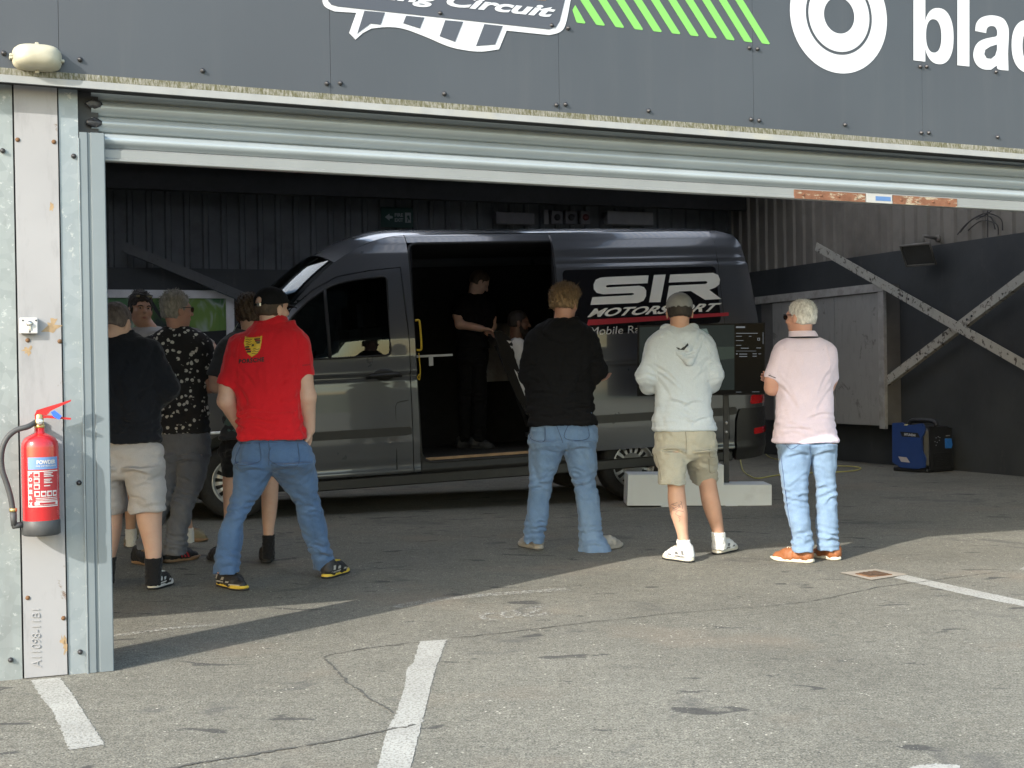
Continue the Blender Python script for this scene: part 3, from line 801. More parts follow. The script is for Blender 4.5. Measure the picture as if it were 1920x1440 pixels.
def holed(b, outer, hole=None):
    from mathutils.geometry import tessellate_polygon
    conv = lambda L: [FP(1280 + x / 3, y / 3, VF - .003) for x, y in L]
    loops = [conv(outer)] + ([conv(hole)] if hole else []); P = [p for L in loops for p in L]
    b.add(P, [tuple(t) for t in tessellate_polygon([[Vector(p) for p in L] for L in loops])])
def oval(cx, cy, rx, ry, p=2.3, n=40, slope=0.): return [(cx + rx * abs(math.cos(a)) ** (2 / p) * math.copysign(1, math.cos(a)), cy + ry * abs(math.sin(a)) ** (2 / p) * math.copysign(1, math.sin(a)) + slope * (rx * math.cos(a))) for a in np.linspace(0, 2 * math.pi, n + 1)[:-1]]
holed(b, [(1298, -70), (1365, -62), (1365, 347), (1298, 339)])
ob = [(x, y) for x, y in oval(1440, 203, 84, 158, slope=.1)]; ob = [(max(x, 1365.5), y) for x, y in ob]
holed(b, ob, oval(1412, 202, 43, 94, slope=.1))
holed(b, [(1545, -45), (1613, -38), (1613, 374), (1545, 367)])
holed(b, smooth_t([(1833, 397), (1775, 390), (1768, 368)], [(1735, 392), (1690, 389), (1652, 362), (1634, 310), (1650, 252), (1690, 222), (1760, 206)], [(1769, 198), (1768, 172), (1755, 150), (1730, 147), (1712, 160), (1707, 186)], [(1645, 174), (1652, 130), (1682, 98), (1740, 86), (1800, 102), (1828, 142), (1835, 188), (1830, 300)]), [(1768, 250), (1730, 262), (1702, 280), (1697, 305), (1710, 328), (1735, 331), (1758, 312), (1768, 280)])
oc = oval(1950, 262, 100, 150, slope=.1); ic = oval(1950, 262, 38, 92, slope=.1)
holed(b, [q_ for q_ in oc[5:36]] + [q_ for q_ in ic[5:36]][::-1])
b.build('lettering', WHITE, s3)
# ------------------------------------------------------------------ bulkhead light, key switch, extinguisher
CREAM = mat('cream_plastic', (.41, .39, .305), .42, 0, .04, 4, dirt=(.33, .31, .235))
tb_, zb_ = fac(70, 106, VF - .05); lt = thing('bulkhead_light', fp(tb_, VF, zb_), 'cream oval bulkhead light fixed to the fascia above the column', 'light')
b = MB(); n = 40; prof = [(1.0, .001), (1.0, .022), (.94, .03), (.93, .055), (.80, .082), (.5, .098), (.2, .102), (.01, .103)]; V = []; F = []
hw, hh = (fac(117, 106, VF - .05)[0] - fac(23, 106, VF - .05)[0]) / 2, .055
for s_, d in prof:
    for k in range(n):
        a = 2 * math.pi * k / n; p = 3.2
        cx = abs(math.cos(a)) ** (2 / p) * math.copysign(1, math.cos(a)); cz = abs(math.sin(a)) ** (2 / p) * math.copysign(1, math.sin(a))
        V.append(fp(tb_ + hw * (cx * (1 - .35 * (1 - s_))) * s_ ** .6, VF - d, zb_ + hh * cz * s_))
for i in range(len(prof) - 1):
    for k in range(n): F.append((i * n + k, i * n + (k + 1) % n, (i + 1) * n + (k + 1) % n, (i + 1) * n + k))
F.append(tuple(range((len(prof) - 1) * n, len(prof) * n))); b.add(V, [f[::-1] for f in F], True); b.build('diffuser', CREAM, lt)
b = MB()
for a, c in ((-1.02, .1), (1.02, -.1), (0, 1.06), (0, -1.06), (-1.03, -.1)): b.fbox(tb_ + hw * a - .008, tb_ + hw * a + .008, VF - .03, VF, zb_ + hh * c - .006, zb_ + hh * c + .006, .003)
b.build('clip', CREAM, lt)
ts, zs = fac(55, 611, -.03); sw = thing('key_switch', fp(ts, -.022, zs), 'small white key switch box on the white column plate', 'switch')
b = MB(); b.fbox(ts - .040, ts + .034, -.052, -.0225, zs - .034, zs + .034, .004); b.build('box', mat('white_enamel', (.46, .46, .46), .35), sw)
b = MB(); b.lathe(fp(ts, -.052, zs + .008), n0, [(.013, 0), (.013, .004), (.009, .005), (.009, .011), (.004, .012)], 14); b.fbox(ts - .005, ts + .005, -.058, -.0521, zs - .018, zs - .0, .001)
b.build('lock', mat('chrome', (.6, .6, .6), .2, .9), sw)
b = MB()
for dx, dz in ((-.026, .022), (.026, .022), (0, -.025)): b.lathe(fp(ts + dx, -.052, zs + dz), n0, [(.004, 0), (.003, .002)], 8)
b.build('screw', BOLT, sw)

te, ze = fac(76, 905, -.10); ex = thing('fire_extinguisher', fp(te, -.10, fac(70, 1005, -.10)[1]), 'red powder fire extinguisher hung on the white column plate', 'fire extinguisher')
REDP = mat('extinguisher_red', (.40, .014, .018), .25, 0, .06, 3, coat=.5)
zb0 = fac(70, 1003, -.10)[1]; zt = fac(76, 818, -.10)[1]; rr = (fac(113, 880, -.10)[0] - fac(42, 880, -.10)[0]) / 2
EC = lambda z: fp(te, -.10, z)
b = MB(); b.lathe(EC(0), ZZ, [(rr * .99, zb0 + .03), (rr, zb0 + .06), (rr, zt - .045), (rr * .97, zt - .025), (rr * .82, zt - .006), (rr * .5, zt + .008), (.022, zt + .015), (.02, zt + .04)], 40); b.build('cylinder', REDP, ex)
RUB = mat('rubber', (.045, .047, .05), .6, 0, .25, 14)
b = MB(); b.lathe(EC(0), ZZ, [(rr * .93, zb0), (rr * 1.03, zb0 + .006), (rr * 1.03, zb0 + .062), (rr * 1.0, zb0 + .064)], 40); b.build('base_ring', RUB, ex)
def cyl(ang, z, o=0.): return fp(te + (rr + o) * math.sin(ang), -.10 - (rr + o) * math.cos(ang), z)
def ex_px(x, y): # pixel of the zoomed view of the extinguisher -> angle, z
    t, z = fac(x / 5.143, 740 + y / 5.143, -.10 - rr); s_ = np.clip((t - te + .012) / rr, -.98, .98); return math.asin(s_) - .0, z
def patch(b, a0, a1, z0, z1, o):
    n = 14; V = []; F = []
    for k in range(n + 1):
        a = a0 + (a1 - a0) * k / n; V += [cyl(a, z0, o), cyl(a, z1, o)]
    for k in range(n): F.append((2 * k, 2 * k + 2, 2 * k + 3, 2 * k + 1))
    b.add(V, F, True)
a0, a1 = -.72, 1.05; zz = lambda y: fac(400 / 5.143, 740 + y / 5.143, -.18)[1]
LW = mat('label_white', (.52, .51, .51), .45); LB = mat('label_blue', (.13, .235, .46), .45); LR = mat('label_red', (.34, .02, .03), .4)
b = MB(); patch(b, a0 - .02, a1, zz(1085), zz(735), .0006); lab = b.build('label', LW, ex)
b = MB(); patch(b, a0, a1, zz(722), zz(605), .0012); b.build('label', LB, lab)
b = MB()
patch(b, a0 + .02, a1 - .03, zz(1075), zz(745), .0012); b.build('label', LR, lab)
b = MB()
def etext(s, aL, aR, yB, yT, bold=.03, o=.0022):
    V, F = fit_text(s, (aL, zz(yB)), (aR, zz(yB)), (aL, zz(yT)), (aR, zz(yT)), bold=bold); b.add([cyl(a, z, o) for a, z in V], F)
etext('POWDER', -.22, .85, 672, 632, .05); etext('FIRE EXTINGUISHER', -.25, .88, 697, 682, .02); 
for i, ch in enumerate('POWERX'): etext(ch, a0 + .04, a0 + .25, 778 + i * 59, 740 + i * 59, .05)
for i in range(3):
    patch(b, -.38, -.08, zz(797 + i * 58), zz(748 + i * 58), .0018)
    for k in range(3 if i < 2 else 1): patch(b, .14, .14 + (.5, .42, .55)[k] - .08 * i, zz(762 + i * 62 + k * 16), zz(753 + i * 62 + k * 16), .0018)
for i in range(4): patch(b, -.36 + .33 * i, -.08 + .33 * i, zz(985), zz(930), .0018)
for y in (996, 1012, 1026): patch(b, -.3, .95, zz(y + 7), zz(y), .0018)
patch(b, -.36, .98, zz(1068), zz(1036), .0018)
b.build('label_print', LW, lab)
b = MB()
for i in range(3): patch(b, -.35, -.14, zz(788 + i * 58), zz(760 + i * 58), .0026)
for i in range(4): patch(b, -.30 + .33 * i, -.13 + .33 * i, zz(972), zz(945), .0026)
patch(b, -.1, .8, zz(1062), zz(1043), .0026); b.build('label_print', LR, lab)
BRASS = mat('brass', (.55, .42, .18), .35, .8); CH = mat('gauge_steel', (.6, .6, .6), .25, .7)
b = MB(); b.lathe(EC(zt + .035), ZZ, [(.021, 0), (.021, .012), (.017, .015), (.017, .055), (.012, .06)], 16); b.lathe(EC(zt + .062) - FV * .016, n0, [(.014, 0), (.016, .004), (.016, .010)], 16); valve = b.build('valve', BRASS, ex)
b = MB(); b.lathe(EC(zt + .062) - FV * .0265, n0, [(.0135, 0), (.0125, .0015)], 16); b.build('gauge', CH, valve)
b = MB()
zz0 = zt + .088
b.prism([EC(zz0) + FU * a + ZZ * c - FV * .013 for a, c in ((-.02, 0), (.03, .0), (.045, .018), (.125, .055), (.128, .063), (.03, .034), (-.01, .022))], FV * .026)
b.prism([EC(zz0) + FU * a + ZZ * c - FV * .011 for a, c in ((-.018, -.015), (.03, -.012), (.125, -.022), (.126, -.014), (.035, -.001), (-.018, -.001))], FV * .022)
b.build('handle', REDP, ex)
b = MB(); b.prism([EC(zz0) + FU * a + ZZ * c - FV * .019 for a, c in ((.045, .012), (.06, .02), (.088, -.004), (.078, -.02), (.055, -.008))], FV * .004); b.build('tamper_tag', mat('blue_tag', (.03, .12, .65), .4), ex)
hp = [EC(zt + .060) - FU * .015]
for x, y in ((270, 308), (150, 345), (60, 430), (15, 560), (20, 720), (65, 860), (100, 980), (118, 1080), (125, 1150)):
    t, z = fac(x / 5.143, 740 + y / 5.143, -.13); hp.append(fp(t, -.13, z))
b = MB(); b.tube(smooth_curve(hp, 6), .0115, 10); hose = b.build('hose', RUB, ex)
b = MB(); t, z = fac(128 / 5.143, 740 + 1160 / 5.143, -.13); t2, z2 = fac(135 / 5.143, 740 + 1265 / 5.143, -.13)
b.tube([fp(t, -.13, z + .012), fp(t2, -.13, z2)], [.014, .012], 10); b.tube([fp(t2 - .006, -.13, z2), fp(te - rr * .9, -.115, z2 + .002)], .013, 10); b.build('nozzle', RUB, hose)
b = MB(); b.lathe(fp(t, -.13, z + .02), ZZ, [(.0155, -.006), (.0155, .008)], 12); b.build('ferrule', BRASS, hose)
b = MB(); b.fbox(te - .02, te + .02, -.04, -.0225, zt + .02, zt + .06); b.fbox(te - .015, te + .015, -.09, -.04, zt + .038, zt + .044); b.build('wall_bracket', CH, ex)
# ------------------------------------------------------------------ the van
VB = R_(18.6); VP0 = np.array([-2.45, 11.9, 0]); VA = np.array([math.cos(VB), math.sin(VB), 0]); VN = np.array([-math.sin(VB), math.cos(VB), 0]); VT = .032; VW = 2.04
def vp(L, w_, z): return VP0 + VA * (L * math.cos(VT) - z * math.sin(VT)) + VN * w_ + ZZ * (L * math.sin(VT) + z * math.cos(VT))
def vd(dL, dw, dz): return vp(dL, dw, dz) - vp(0, 0, 0)
def vpx(x, y, w_=0.):
    q = on_plane(x, y, VP0 + VN * w_, VN) - VP0; L = q @ VA; z = q[2]
    return L * math.cos(VT) + z * math.sin(VT), -L * math.sin(VT) + z * math.cos(VT)
_gz = np.array([.15, .30, .45, .62, .9, 1.15, 1.4, 1.5, 1.58, 1.66, 1.8, 2.2, 2.38, 2.47, 2.53, 2.57]); _gi = np.array([.07, .03, .012, 0, 0, .003, .010, .0112, .0125, .021, .042, .100, .136, .172, .23, .31])
_lz = np.array([.30, .325, .37, .385, .62, 1.10, 1.17, 1.185, 1.20, 1.205, 1.235, 1.245, 1.27, 1.36, 1.40]); _li = np.array([.0, -.022, -.004, 0, 0, 0, .004, -.001, .010, .012, .012, -.014, -.014, -.003, 0])
_uz = np.array([2.08, 2.16, 2.195, 2.215, 2.235, 2.26, 2.28, 2.36]); _ui = np.array([0, -.006, -.012, .004, .004, -.004, .005, 0])
def ginset(L, z):
    g = np.interp(z, _gz, _gi)
    if L > -.35: g += np.interp(z, _lz, _li) * min(1, (L + .35) / .3)
    if L > 1.7: g += np.interp(z, _uz, _ui)
    if L < .25: g += .40 * ((.25 - L) / 1.25) ** 2.2
    if z > 1.42: g += .20 * min(1, max(0, (1.25 - L) / .95)) ** 2 * min(1, (z - 1.42) / .5)
    if L > 5.05: g += .24 * min(1.15, (L - 5.05) / .40) ** 2.6
    return g
def inside(pt, poly):
    x, y = pt; c = False; n = len(poly)
    for i in range(n):
        x1, y1 = poly[i]; x2, y2 = poly[i - 1]
        if (y1 > y) != (y2 > y) and x < (x2 - x1) * (y - y1) / (y2 - y1) + x1: c = not c
    return c
def nearest(p, polys):
    best = None
    for poly in polys:
        A = np.array(poly); B = np.roll(A, -1, 0); d = B - A
        t = np.clip(((p - A) * d).sum(1) / ((d * d).sum(1) + 1e-12), 0, 1); q = A + d * t[:, None]; e = ((q - p) ** 2).sum(1); i = e.argmin()
        if best is None or e[i] < best[0]: best = (e[i], q[i])
    return best[1]
def inpoly(X, Y, poly):
    A = np.array(poly); c = np.zeros(X.shape, bool)
    for i in range(len(A)):
        x1, y1 = A[i]; x2, y2 = A[i - 1]
        if y1 == y2: continue
        m = ((y1 > Y) != (y2 > Y)) & (X < (x2 - x1) * (Y - y1) / (y2 - y1) + x1); c ^= m
    return c
def rounded(poly, r, n=5):
    P = [np.array(p, float) for p in poly]; out = []; N = len(P)
    for i in range(N):
        a, p, c = P[i - 1], P[i], P[(i + 1) % N]; ri = r[i] if not np.isscalar(r) else r
        u = a - p; v = c - p; lu, lv = np.linalg.norm(u), np.linalg.norm(v); k = min(ri, lu * .45, lv * .45)
        s, e = p + u / lu * k, p + v / lv * k
        for j in range(n + 1):
            t = j / n; out.append(tuple((1 - t) ** 2 * s + 2 * t * (1 - t) * p + t * t * e))
    return out
def panel(name, poly, m, parent, holes=(), off=0., step=.03, depth=.02, far=False, zstep=None, label=None):
    A = np.array(poly); lo, hi = A.min(0), A.max(0); nx = max(2, int(math.ceil((hi[0] - lo[0]) / step))); ny = max(2, int(math.ceil((hi[1] - lo[1]) / (zstep or step))))
    xs = np.linspace(lo[0], hi[0], nx + 1); ys = np.linspace(lo[1], hi[1], ny + 1)
    cx, cy = np.meshgrid((xs[1:] + xs[:-1]) / 2, (ys[1:] + ys[:-1]) / 2, indexing='ij')
    keep = inpoly(cx, cy, poly)
    for h in holes: keep &= ~inpoly(cx, cy, h)
    cnt = np.zeros((nx + 1, ny + 1), int)
    for a in (0, 1):
        for b_ in (0, 1): cnt[a:nx + a, b_:ny + b_] += keep
    idx = -np.ones((nx + 1, ny + 1), int); pts = []
    allp = [poly] + list(holes)
    for i, j in np.argwhere(cnt > 0):
        p = np.array([xs[i], ys[j]])
        if cnt[i, j] < 4: p = nearest(p, allp)
        idx[i, j] = len(pts); pts.append(p)
    pts = np.array(pts)
    bi = np.array([idx[i, j] for i, j in np.argwhere((cnt > 0) & (cnt < 4))])
    for poly_ in allp:
        for c in poly_:
            d = ((pts[bi] - np.array(c)) ** 2).sum(1); k = d.argmin()
            if d[k] < (step * 1.1) ** 2: pts[bi[k]] = c
    F = [(idx[i, j], idx[i + 1, j], idx[i + 1, j + 1], idx[i, j + 1]) for i, j in np.argwhere(keep)]
    S = [(lambda g: vp(L, g if not far else VW - g, z))(ginset(L, z) + off) for L, z in pts]
    if far: F = [f[::-1] for f in F]
    V = list(S); sm = [True] * len(F)
    from collections import Counter
    ec = Counter()
    for f in F:
        for a, b_ in zip(f, f[1:] + f[:1]): ec[(a, b_)] += 1
    if depth:
        dv = VN * depth * (-1 if far else 1)
        for (a, b_) in list(ec):
            if (b_, a) not in ec:
                k = len(V); V += [S[a], S[b_], S[a] + dv, S[b_] + dv]; F.append((k + 1, k, k + 2, k + 3)); sm.append(False)
    o = link(name, V, F, m, parent, False, None, label); o.data.polygons.foreach_set('use_smooth', np.array(sm)); o.data.update(); return o
def seal(b, poly, off, r, closed=True):
    b.tube([vp(L, ginset(L, z) + off, z) for L, z in poly], r, 6, closed=closed)
def m_paint():
    q = NT('van_metallic_grey'); v = q.coord()
    fl = q.voro(v, 900).outputs['Distance']
    c = q.ramp(fl, [(.1, (.072, .077, .088)), (.7, (.100, .106, .119))])
    q.set(Base_Color=c, Metallic=.3, Roughness=q.ramp(q.noise(v, 3, 5), [(.3, .27), (.7, .36)]), Coat_Weight=1., Coat_Roughness=q.ramp(q.noise(v, 1.7, 5, .7), [(.4, .03), (.75, .09)]), Specular_IOR_Level=.6); return q.m
PAINT = m_paint()
TRIM = mat('black_trim', (.022, .022, .024), .45, 0, .15, 12, .1, 120)
GLOSSB = mat('black_vinyl_gloss', (.012, .012, .014), .12, 0, .1, 4, coat=.6)
LINING = mat('black_carpet', (.010, .010, .012), .95)
RUBB = mat('seal_rubber', (.012, .012, .013), .55)
q = NT('tinted_glass'); tr = q.n('ShaderNodeBsdfTransparent'); tr.inputs[0].default_value = (.30, .34, .33, 1); gl = q.n('ShaderNodeBsdfGlossy'); gl.inputs['Roughness'].default_value = .015; gl.inputs[0].default_value = (.9, .95, .95, 1)
fr = q.n('ShaderNodeFresnel'); fr.inputs[0].default_value = 1.75; mx = q.n('ShaderNodeMixShader'); q.l(fr.outputs[0], mx.inputs[0]); q.l(tr.outputs[0], mx.inputs[1]); q.l(gl.outputs[0], mx.inputs[2]); q.l(mx.outputs[0], q.out.inputs[0]); GLASS = q.m
CREAMV = mat('cream_vinyl', (.84, .82, .74), .4, 0, .04, 3); REDV = mat('red_vinyl', (.40, .025, .04), .4, 0, .05, 3); WHV = mat('white_van_vinyl', (.66, .66, .66), .4)

van = thing('panel_van', vp(2, 1, 0), 'dark grey high roof panel van inside the garage with its side door slid open', 'van')
def arc(cx, cz, r, a0, a1, n=18): return [(cx + r * math.cos(R_(a0 + (a1 - a0) * k / n)), cz + r * math.sin(R_(a0 + (a1 - a0) * k / n))) for k in range(n + 1)]
LR_ = 3.88
# windows and openings
win = rounded([(1.455, 1.415), (.36, 1.40), (.47, 1.66), (.57, 1.80), (.72, 1.94), (.93, 2.075), (1.14, 2.125), (1.47, 2.155)], [.05, .05, .02, .03, .05, .1, .1, .05], 4)
doorF = [(1.62, .315), (1.625, 1.2), (1.635, 1.5), (1.605, 2.23), (1.30, 2.205), (1.0, 2.155), (.78, 2.04), (.58, 1.88), (.44, 1.68), (.30, 1.42), (.34, 1.2), (.46, .85), (.52, .6), (.50, .315)]
panel('front_door', doorF, PAINT, van, [win], zstep=.02, step=.03)
fender = [(.325, 1.42), (.29, 1.42)] + [(-.25, 1.30), (-.55, 1.20), (-.82, 1.05), (-.97, .85), (-1.0, .62), (-.96, .34), (-.50, .32)] + arc(0, .36, .43, 185, 20) + [(.41, .35), (.49, .315), (.51, .6), (.45, .85), (.33, 1.2)]
panel('front_wing', fender, PAINT, van, zstep=.02)
roofedge = [(.28, 1.43), (.43, 1.70), (.57, 1.90), (.77, 2.11), (.98, 2.29), (1.2, 2.42), (1.4, 2.50), (1.62, 2.545)]
upper = roofedge + [(1.685, 2.55), (1.685, 2.245), (1.61, 2.24), (1.30, 2.215), (.99, 2.165), (.77, 2.05), (.57, 1.89), (.43, 1.69), (.29, 1.43)]
panel('roof_side', roofedge + [(1.692, 2.55), (1.692, .315), (1.628, .315), (1.633, 1.2), (1.643, 1.5), (1.613, 2.238), (1.30, 2.213), (.995, 2.163), (.775, 2.048), (.573, 1.887), (.433, 1.687), (.293, 1.432)], PAINT, van, zstep=.02)
opening = rounded([(1.70, .395), (3.16, .395), (3.16, 2.46), (1.70, 2.46)], [.13, .03, .03, .10])
rear_top = [(5.0, 2.55), (5.15, 2.50), (5.22, 2.40)]
quarter = [(3.17, .315), (3.17, 2.55)] + rear_top + [(5.30, 2.1), (5.38, 1.6), (5.45, 1.1), (5.47, .72), (5.02, .72), (4.98, .62), (4.97, .32)] + [(LR_ + .44, .32)] + arc(LR_, .30, .43, 5, 175) + [(LR_ - .44, .32)]
panel('rear_quarter', quarter, PAINT, van, zstep=.02)
panel('roof_rail', [(1.70, 2.47), (3.16, 2.47), (3.16, 2.55), (1.70, 2.55)], PAINT, van, zstep=.02)
panel('side_sill', [(1.70, .25), (3.16, .25), (3.16, .385), (1.83, .385), (1.74, .42), (1.70, .52)], TRIM, van, zstep=.02)
b = MB(); seal(b, opening, .012, .016); b.build('door_seal', RUBB, van)
# glass of the front door, its black frame and divider
panel('side_window', win, GLASS, van, off=.010, depth=0)
b = MB(); seal(b, win, .001, .010); b.tube([vp(.885, ginset(.885, z) + .004, z) for z in np.linspace(1.41, 2.05, 8)], .017, 6); b.build('window_frame', RUBB, van)
# slid-back side door with the graphics
DO = -.075
sd = panel('sliding_door', rounded([(3.13, .40), (4.875, .40), (4.875, 2.535), (3.13, 2.535)], [.03, .10, .03, .03]), PAINT, van, off=DO, zstep=.02, depth=.05)
gp = rounded([(3.20, 1.50), (4.84, 1.60), (4.845, 2.17), (3.19, 2.165)], .05)
panel('glazed_panel', gp, GLOSSB, sd, off=DO - .003, depth=.004)
bl = MB()
def on_door(pts, o=.006): # pixels of the enlarged view -> points on the sliding door
    out = []
    for x, y in pts:
        L, z = vpx(960 + x / 3.79, 400 + y / 3.79, .0); out.append((L, z))
    return out
def decal(b, pts, o=-.0045, z0=0.):
    LZ = on_door(pts); P = [vp(L, ginset(L, z) + DO + o, z) for L, z in LZ]
    b.add(P, [t for t in tessellate(P)])
S_ = [(972, 440), (962, 497), (690, 508), (668, 513), (664, 520), (672, 527), (900, 515), (935, 525), (949, 550), (945, 590), (925, 622), (885, 638), (548, 652), (565, 597), (840, 583), (858, 578), (862, 572), (850, 567), (640, 576), (598, 566), (578, 540), (578, 505), (595, 472), (625, 458), (660, 453)]
I_ = [(1010, 438), (1094, 434), (1045, 632), (964, 634)]
Rr = [(1125, 435), (1430, 423), (1465, 437), (1477, 470), (1470, 505), (1440, 528), (1395, 545), (1478, 610), (1362, 616), (1265, 553), (1180, 557), (1160, 630), (1085, 632), (1113, 515), (1370, 503), (1384, 497), (1386, 488), (1376, 482), (1112, 492)]
b = MB()
for q_ in (S_, I_, Rr): decal(b, q_)
def dtext(b, s, bl, br, tl, tr, bold, shear, o=-.0045, space=1.):
    V, F = fit_text(s, bl, br, tl, tr, bold, shear, space)
    P = [vp(L, ginset(L, z) + DO + o, z) for L, z in on_door(V)]; b.add(P, F)
dtext(b, 'MOTORSPORT', (520, 741), (1440, 697), (548, 679), (1480, 637), .03, .28)
b.build('lettering', CREAMV, sd)
b = MB(); decal(b, [(527, 757), (1523, 706), (1520, 730), (513, 800)]); b.build('stripe', REDV, sd)
b = MB(); dtext(b, 'Mobile Ra', (530, 868), (888, 853), (545, 812), (890, 798), .0, .0); b.build('lettering', WHV, sd)
b = MB(); b.tube([vp(4.878, ginset(4.878, z) + DO + .01, z) for z in np.linspace(.42, 2.53, 20)], .008, 6); b.build('door_edge', RUBB, sd)
# mouldings
def strip(name, L0, L1, z0, z1, o, m, parent, n=24):
    return panel(name, rounded([(L0, z0), (L1, z0), (L1, z1), (L0, z1)], .02, 3), m, parent, off=o, depth=.016, step=.06, zstep=.02)
strip('side_moulding', .53, 1.615, .665, .745, -.014, TRIM, van); strip('side_moulding', 3.15, 4.86, .665, .745, -.014 + DO, TRIM, sd); strip('side_moulding', 4.90, 5.0, .665, .745, -.014, TRIM, van)
b = MB()
for L0, L1, z0, z1 in ((.45, 4.95, .20, .300),): 
    c = vp((L0 + L1) / 2, .055, (z0 + z1) / 2); b.box(c, vd((L1 - L0) / 2, 0, 0), VN * .03, vd(0, 0, (z1 - z0) / 2), .01)
b.build('sill_trim', TRIM, van)
b = MB(); L, z = vpx(720, 704); b.tube([vp(L - .16, -.005, z - .015), vp(L - .12, -.035, z - .004), vp(L + .12, -.035, z + .004), vp(L + .16, -.005, z - .008)], [.016, .020, .020, .016], 8)
V, F = ellipsoid(vp(L, .0, z + .01), vd(.11, 0, 0), VN * .022, vd(0, 0, .055)); b.add(V, F, True); b.build('door_handle', RUBB, van)
b = MB(); fl = [(1.60, .99), (1.50, .975), (1.475, .94), (1.462, .35)]; seal(b, smooth_curve(fl[:3], 3) + [np.array(fl[3])], .0, .0035, False); b.build('panel_gap', RUBB, van)
b = MB(); V, F = ellipsoid(vp(.40, -.13, 1.75), vd(.06, 0, 0), VN * .10, vd(0, 0, .15)); b.add(V, F, True); b.tube([vp(.36, .10, 1.56), vp(.38, -.08, 1.62)], .035, 8); mir = b.build('wing_mirror', TRIM, van)
b = MB(); b.box(vp(.462, -.13, 1.75), vd(.002, 0, 0), VN * .075, vd(0, 0, .115), .001); b.build('mirror_glass', mat('mirror', (.7, .7, .72), .03, 1.), mir)
# nose, hood, windscreen, roof and rear swept across the width
def sweep(name, gam, m, crown, n=18, nrm=None, off=0.):
    V = []; F = []; G = smooth_curve(gam, 4); k = len(G)
    for i, p in enumerate(G):
        L, z = p; w0 = ginset(L, z); d = G[min(i + 1, k - 1)] - G[max(i - 1, 0)]; nn = np.array([-d[1], d[0]]); nn /= np.linalg.norm(nn) + 1e-9
        s = i / (k - 1); c = (crown[0] * (1 - s) + crown[1] * s)
        for j in range(n + 1):
            u = 2 * j / n - 1; e = c * (1 - u * u) + off
            V.append(vp(L + nn[0] * e, w0 + (VW - 2 * w0) * j / n, z + nn[1] * e))
    for i in range(k - 1):
        for j in range(n): F.append((i * (n + 1) + j, (i + 1) * (n + 1) + j, (i + 1) * (n + 1) + j + 1, i * (n + 1) + j + 1))
    return link(name, V, F, m, van, True)
sweep('front_bumper', [(-.96, .34), (-1.0, .62), (-.985, .76)], TRIM, (.03, .04))
sweep('bonnet', [(-.985, .765), (-.97, .85), (-.82, 1.05), (-.55, 1.20), (-.25, 1.30), (.0, 1.36), (.22, 1.415)], PAINT, (.05, .16))
sweep('windscreen', [(.235, 1.42), (.28, 1.43), (.43, 1.70), (.57, 1.90), (.77, 2.11), (.98, 2.29)], GLASS, (.30, .16))
sweep('roof', [(.99, 2.295), (1.2, 2.42), (1.4, 2.50), (1.62, 2.545), (1.9, 2.555), (3.2, 2.56), (4.6, 2.555), (5.0, 2.55), (5.15, 2.50), (5.22, 2.40)], PAINT, (.15, .06))
sweep('rear_door', [(5.225, 2.395), (5.30, 2.1), (5.38, 1.6), (5.45, 1.1), (5.47, .72)], PAINT, (.03, .05))
farpoly = [(-.96, .34), (-1.0, .62), (-.97, .85), (-.82, 1.05), (-.55, 1.20), (-.25, 1.30), (.28, 1.43)] + roofedge[1:] + rear_top + [(5.30, 2.1), (5.38, 1.6), (5.45, 1.1), (5.47, .72), (5.40, .3), (LR_ + .44, .3)] + arc(LR_, .30, .43, 0, 180) + [(LR_ - .44, .3), (.44, .3)] + arc(0, .36, .43, 0, 180)
panel('far_side', farpoly, PAINT, van, [win], far=True, step=.06)
panel('side_window', win, GLASS, van, off=.01, far=True, depth=0, step=.06)
# rear corner bumper, lamps, reflector
panel('rear_bumper', rounded([(4.985, .20), (5.44, .23), (5.50, .45), (5.50, .725), (5.03, .725), (4.99, .60)], .03, 3), TRIM, van, off=-.02, depth=.05)
REDL = mat('red_lens', (.55, .01, .015), .12, 0, .1, 30, coat=.8)
panel('tail_lamp', rounded([(5.16, .760), (5.465, .770), (5.46, .862), (5.18, .852)], .02, 3), REDL, van, off=-.012, depth=.03)
panel('reflector', rounded([(5.19, .455), (5.44, .462), (5.437, .525), (5.195, .515)], .008, 2), REDL, van, off=-.026, depth=.01)
b = MB(); b.box(vp(5.44, VW / 2, .47), vd(.05, 0, 0), VN * (VW / 2 - .36), vd(0, 0, .24), .03); b.build('rear_bumper', TRIM, van)
HL = mat('headlamp_lens', (.55, .57, .58), .1, .3, .2, 20, coat=.8)
panel('headlamp', rounded([(-.62, .86), (-.24, 1.02), (-.30, 1.10), (-.70, 1.02)], .03, 3), HL, van, off=-.008, depth=.03)
b = MB(); L, z = vpx(405, 812); b.box(vp(L, .012, z), vd(.05, 0, 0), VN * .008, vd(0, 0, .012), .004); b.build('indicator', HL, van)
